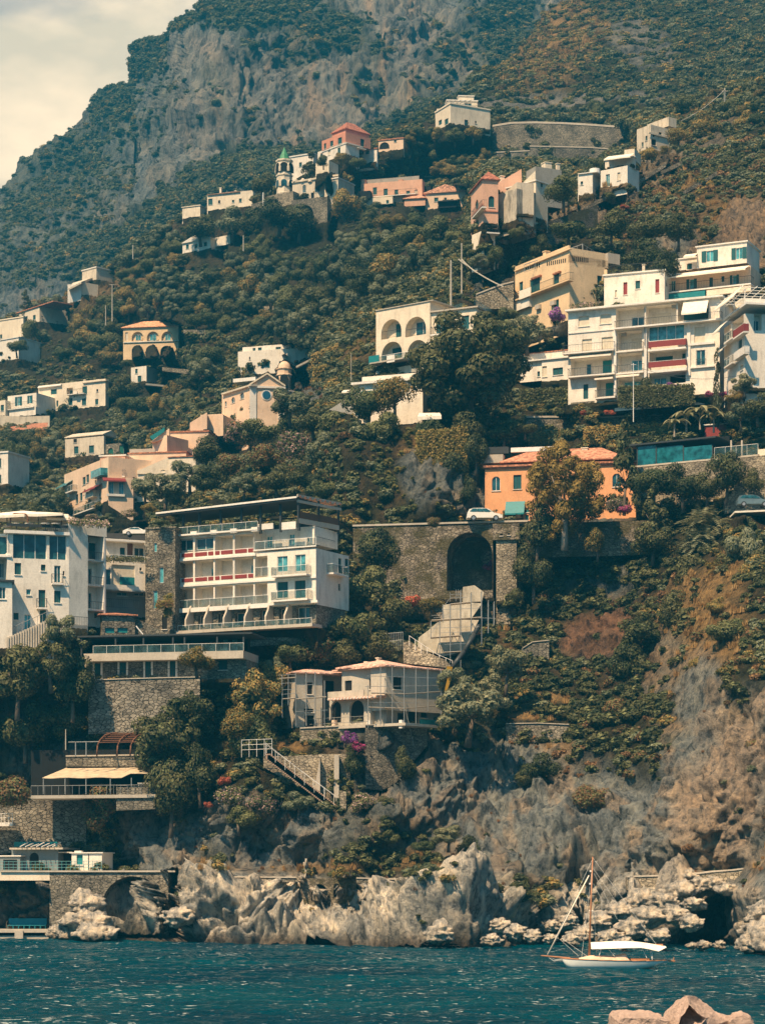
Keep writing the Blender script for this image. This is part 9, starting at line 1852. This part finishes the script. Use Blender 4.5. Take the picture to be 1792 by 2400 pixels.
def blocks():
 c = Crop('C21'); q = lambda x, y, Y: c.P(x, y, Y); O = q(1185, 1150, 60)
 t = MB(O); Tt = q(1185, 985, 60.2); U = q(1265, 1010, 61.4); V_ = q(1370, 1090, 61.0); W_ = q(1480, 1122, 60.8); A = q(1062, 1142, 60.6); R1 = q(1192, 1045, 59.4); R2 = q(1292, 1128, 59.2); R3 = q(1252, 1200, 58.9); R4 = q(1120, 1190, 59.2)
 bw = Vector((0, 2.6, -.3)); dn = Vector((0, 0, -4)); rec = Vector((0, .55, .0))
 Rr = [R1+rec, R2+rec, R3+rec, R4+rec]
 t.poly([A, R4, R1, Tt]); t.poly([Tt, R1, U]); t.poly([U, R1, R2, V_]); t.poly([V_, R2, R3, W_]);
 for a, b, c_, d in ((R1, R2, Rr[1], Rr[0]), (R2, R3, Rr[2], Rr[1]), (R4, R1, Rr[0], Rr[3]), (R3, R4, Rr[3], Rr[2])): t.poly([a, b, c_, d])
 t.poly([Rr[3], Rr[2], Rr[1], Rr[0]]); t.poly([Tt, U, U+bw, Tt+bw]); t.poly([U, V_, V_+bw, U+bw]); t.poly([V_, W_, W_+bw, V_+bw]); t.poly([A, Tt, Tt+bw, A+bw]); t.poly([A+dn, R4+dn, R4, A]); t.poly([R4+dn, R3+dn, R3, R4]); t.poly([R3+dn, W_+dn, W_, R3]); t.poly([A+bw, Tt+bw, U+bw, V_+bw, W_+bw, W_+bw+dn, A+bw+dn]); t.poly([A, A+bw, A+bw+dn, A+dn]); t.poly([W_, W_+dn, W_+bw+dn, W_+bw])
 o = t.build('concrete_block', BLK); o.location = O; tag(o, 'tilted concrete block with a peaked corner and shaded hollow in the right foreground', 'breakwater block', 'breakwater blocks')
 t = MB(P(1500, 2400, 58)); S = [(770, 1150), (790, 1128), (850, 1122), (1000, 1130), (1075, 1145), (1085, 1300), (760, 1300)]; A = [q(x, y, 58.4) for x, y in S]; B = [a+Vector((0, 2.4, .05)) for a in A]; t.poly(A); t.poly(B[::-1]); [t.poly([A[i], B[i], B[(i+1) % 7], A[(i+1) % 7]]) for i in range(7)]
 o = t.build('concrete_block', BLK); o.location = t.o; tag(o, 'flat worn concrete block at the bottom photo edge left of the peaked one', 'breakwater block', 'breakwater blocks')
 t = MB(P(1740, 2400, 59)); S = [(1440, 1150), (1470, 1118), (1520, 1106), (1560, 1125), (1590, 1160), (1600, 1300), (1430, 1300)]; A = [q(x, y, 59.8) for x, y in S]; B = [a+Vector((.3, 2.4, -.05)) for a in A]; t.poly(A); t.poly(B[::-1]); [t.poly([A[i], B[i], B[(i+1) % 7], A[(i+1) % 7]]) for i in range(7)]
 o = t.build('concrete_block', BLK); o.location = t.o; tag(o, 'rounded concrete block at the lower right corner right of the peaked one', 'breakwater block', 'breakwater blocks')
blocks()
_tx = D.textures.new('pits', 'CLOUDS'); _tx.noise_scale = .35; _tx.noise_depth = 4
for o in list(COL.objects):
 if o.name.startswith('concrete_block'):
  o.modifiers.clear(); o.modifiers.new('w', 'WELD'); s_ = o.modifiers.new('s', 'SUBSURF'); s_.subdivision_type = 'SIMPLE'; s_.levels = s_.render_levels = 5; d_ = o.modifiers.new('d', 'DISPLACE'); d_.texture = _tx; d_.strength = .16; d_.texture_coords = 'LOCAL'
# ---------------------------------------------------------------- shore boulders
def rock(x, y, r_, Y, label, seed, group, sy=.8, mat=None):
 import bmesh
 o0 = P(x, y, Y); R_ = r_*Y/F; bm = bmesh.new(); bmesh.ops.create_icosphere(bm, subdivisions=4, radius=1); co = np.array([tuple(v.co) for v in bm.verts]); s = seed*7.3
 k = 1+fbm(co[:, 0]*1.1+s, co[:, 1]*1.1, co[:, 2]*1.1, 3, seed)*.45+fbm(co[:, 0]*1.7+s, co[:, 1]*1.7, co[:, 2]*2.1, 5, seed+3, .6, 2)*.42
 co = co*k[:, None]*np.array([R_*1.15, R_, R_*sy])
 for v, q in zip(bm.verts, co): v.co = q
 me = D.meshes.new('boulder'); bm.to_mesh(me); bm.free()
 at = me.color_attributes.new('zone', 'FLOAT_COLOR', 'POINT'); n = len(me.vertices); z = co[:, 2]+o0.z; wet = np.clip((1.0-z)/.8, 0, 1)[:, None]*.8; col = np.array([[.55, .51, .44]])*(1-wet)+np.array([[.05, .04, .03]])*wet
 at.data.foreach_set('color', np.concatenate([col, np.full((n, 1), .7)], 1).astype(np.float32).reshape(-1)); me.materials.append(HMAT); me.polygons.foreach_set('use_smooth', [True]*len(me.polygons)); me.update()
 o = link('boulder', me); o.location = o0; tag(o, label, 'rock', group)
RK = [(205, 2120, 38, 247), (190, 2160, 42, 246), (225, 2165, 36, 245), (170, 2185, 30, 247), (215, 2190, 36, 243), (250, 2190, 24, 243), (130, 2185, 20, 250), (420, 2150, 34, 240), (1365, 2190, 26, 222), (1400, 2165, 30, 224), (1430, 2195, 26, 218), (1450, 2140, 32, 226), (1480, 2175, 30, 219), (1500, 2110, 34, 228), (1520, 2150, 34, 222), (1545, 2195, 26, 215), (1555, 2115, 30, 227), (1590, 2090, 34, 229), (1580, 2145, 28, 222), (1640, 2075, 24, 231), (1670, 2070, 22, 231), (1700, 2085, 20, 229), (1625, 2120, 24, 226), (1340, 2205, 20, 220), (1650, 2216, 16, 211), (1685, 2216, 15, 210), (1620, 2218, 12, 211), (1790, 2140, 36, 205), (1775, 2185, 36, 203), (1755, 2215, 30, 202), (1810, 2200, 60, 202), (1170, 2170, 22, 224), (1210, 2185, 22, 222), (1250, 2195, 20, 221), (1290, 2200, 16, 220), (1150, 2205, 20, 219), (1330, 2160, 24, 232), (1290, 2170, 18, 232), (1610, 2055, 22, 233), (1465, 2210, 20, 213), (1130, 2140, 24, 230), (1080, 2165, 30, 226), (1030, 2190, 34, 221), (1620, 2165, 24, 221)]
LABR = {1790: 'bright pointed rock stack at the right photo edge', 1365: None}
for i, (x, y, r_, Y) in enumerate(RK):
 lab = 'pale lumpy limestone boulder in the heap behind the sailing boat' if 1330 <= x <= 1720 and y < 2212 else ('low wet boulder at the waterline right of the sailing boat' if 1600 < x < 1700 else ('grey craggy rock by the pier of the low stone bridge' if x < 500 else 'bright limestone rock of the point at the right photo edge' if x > 1740 or x < 500 else 'pale limestone boulder at the waterline left of the boat mast'))
 rock(x, y, r_, Y, lab, i+1, lab.split(' ', 1)[1])
print('objects', len(D.objects))
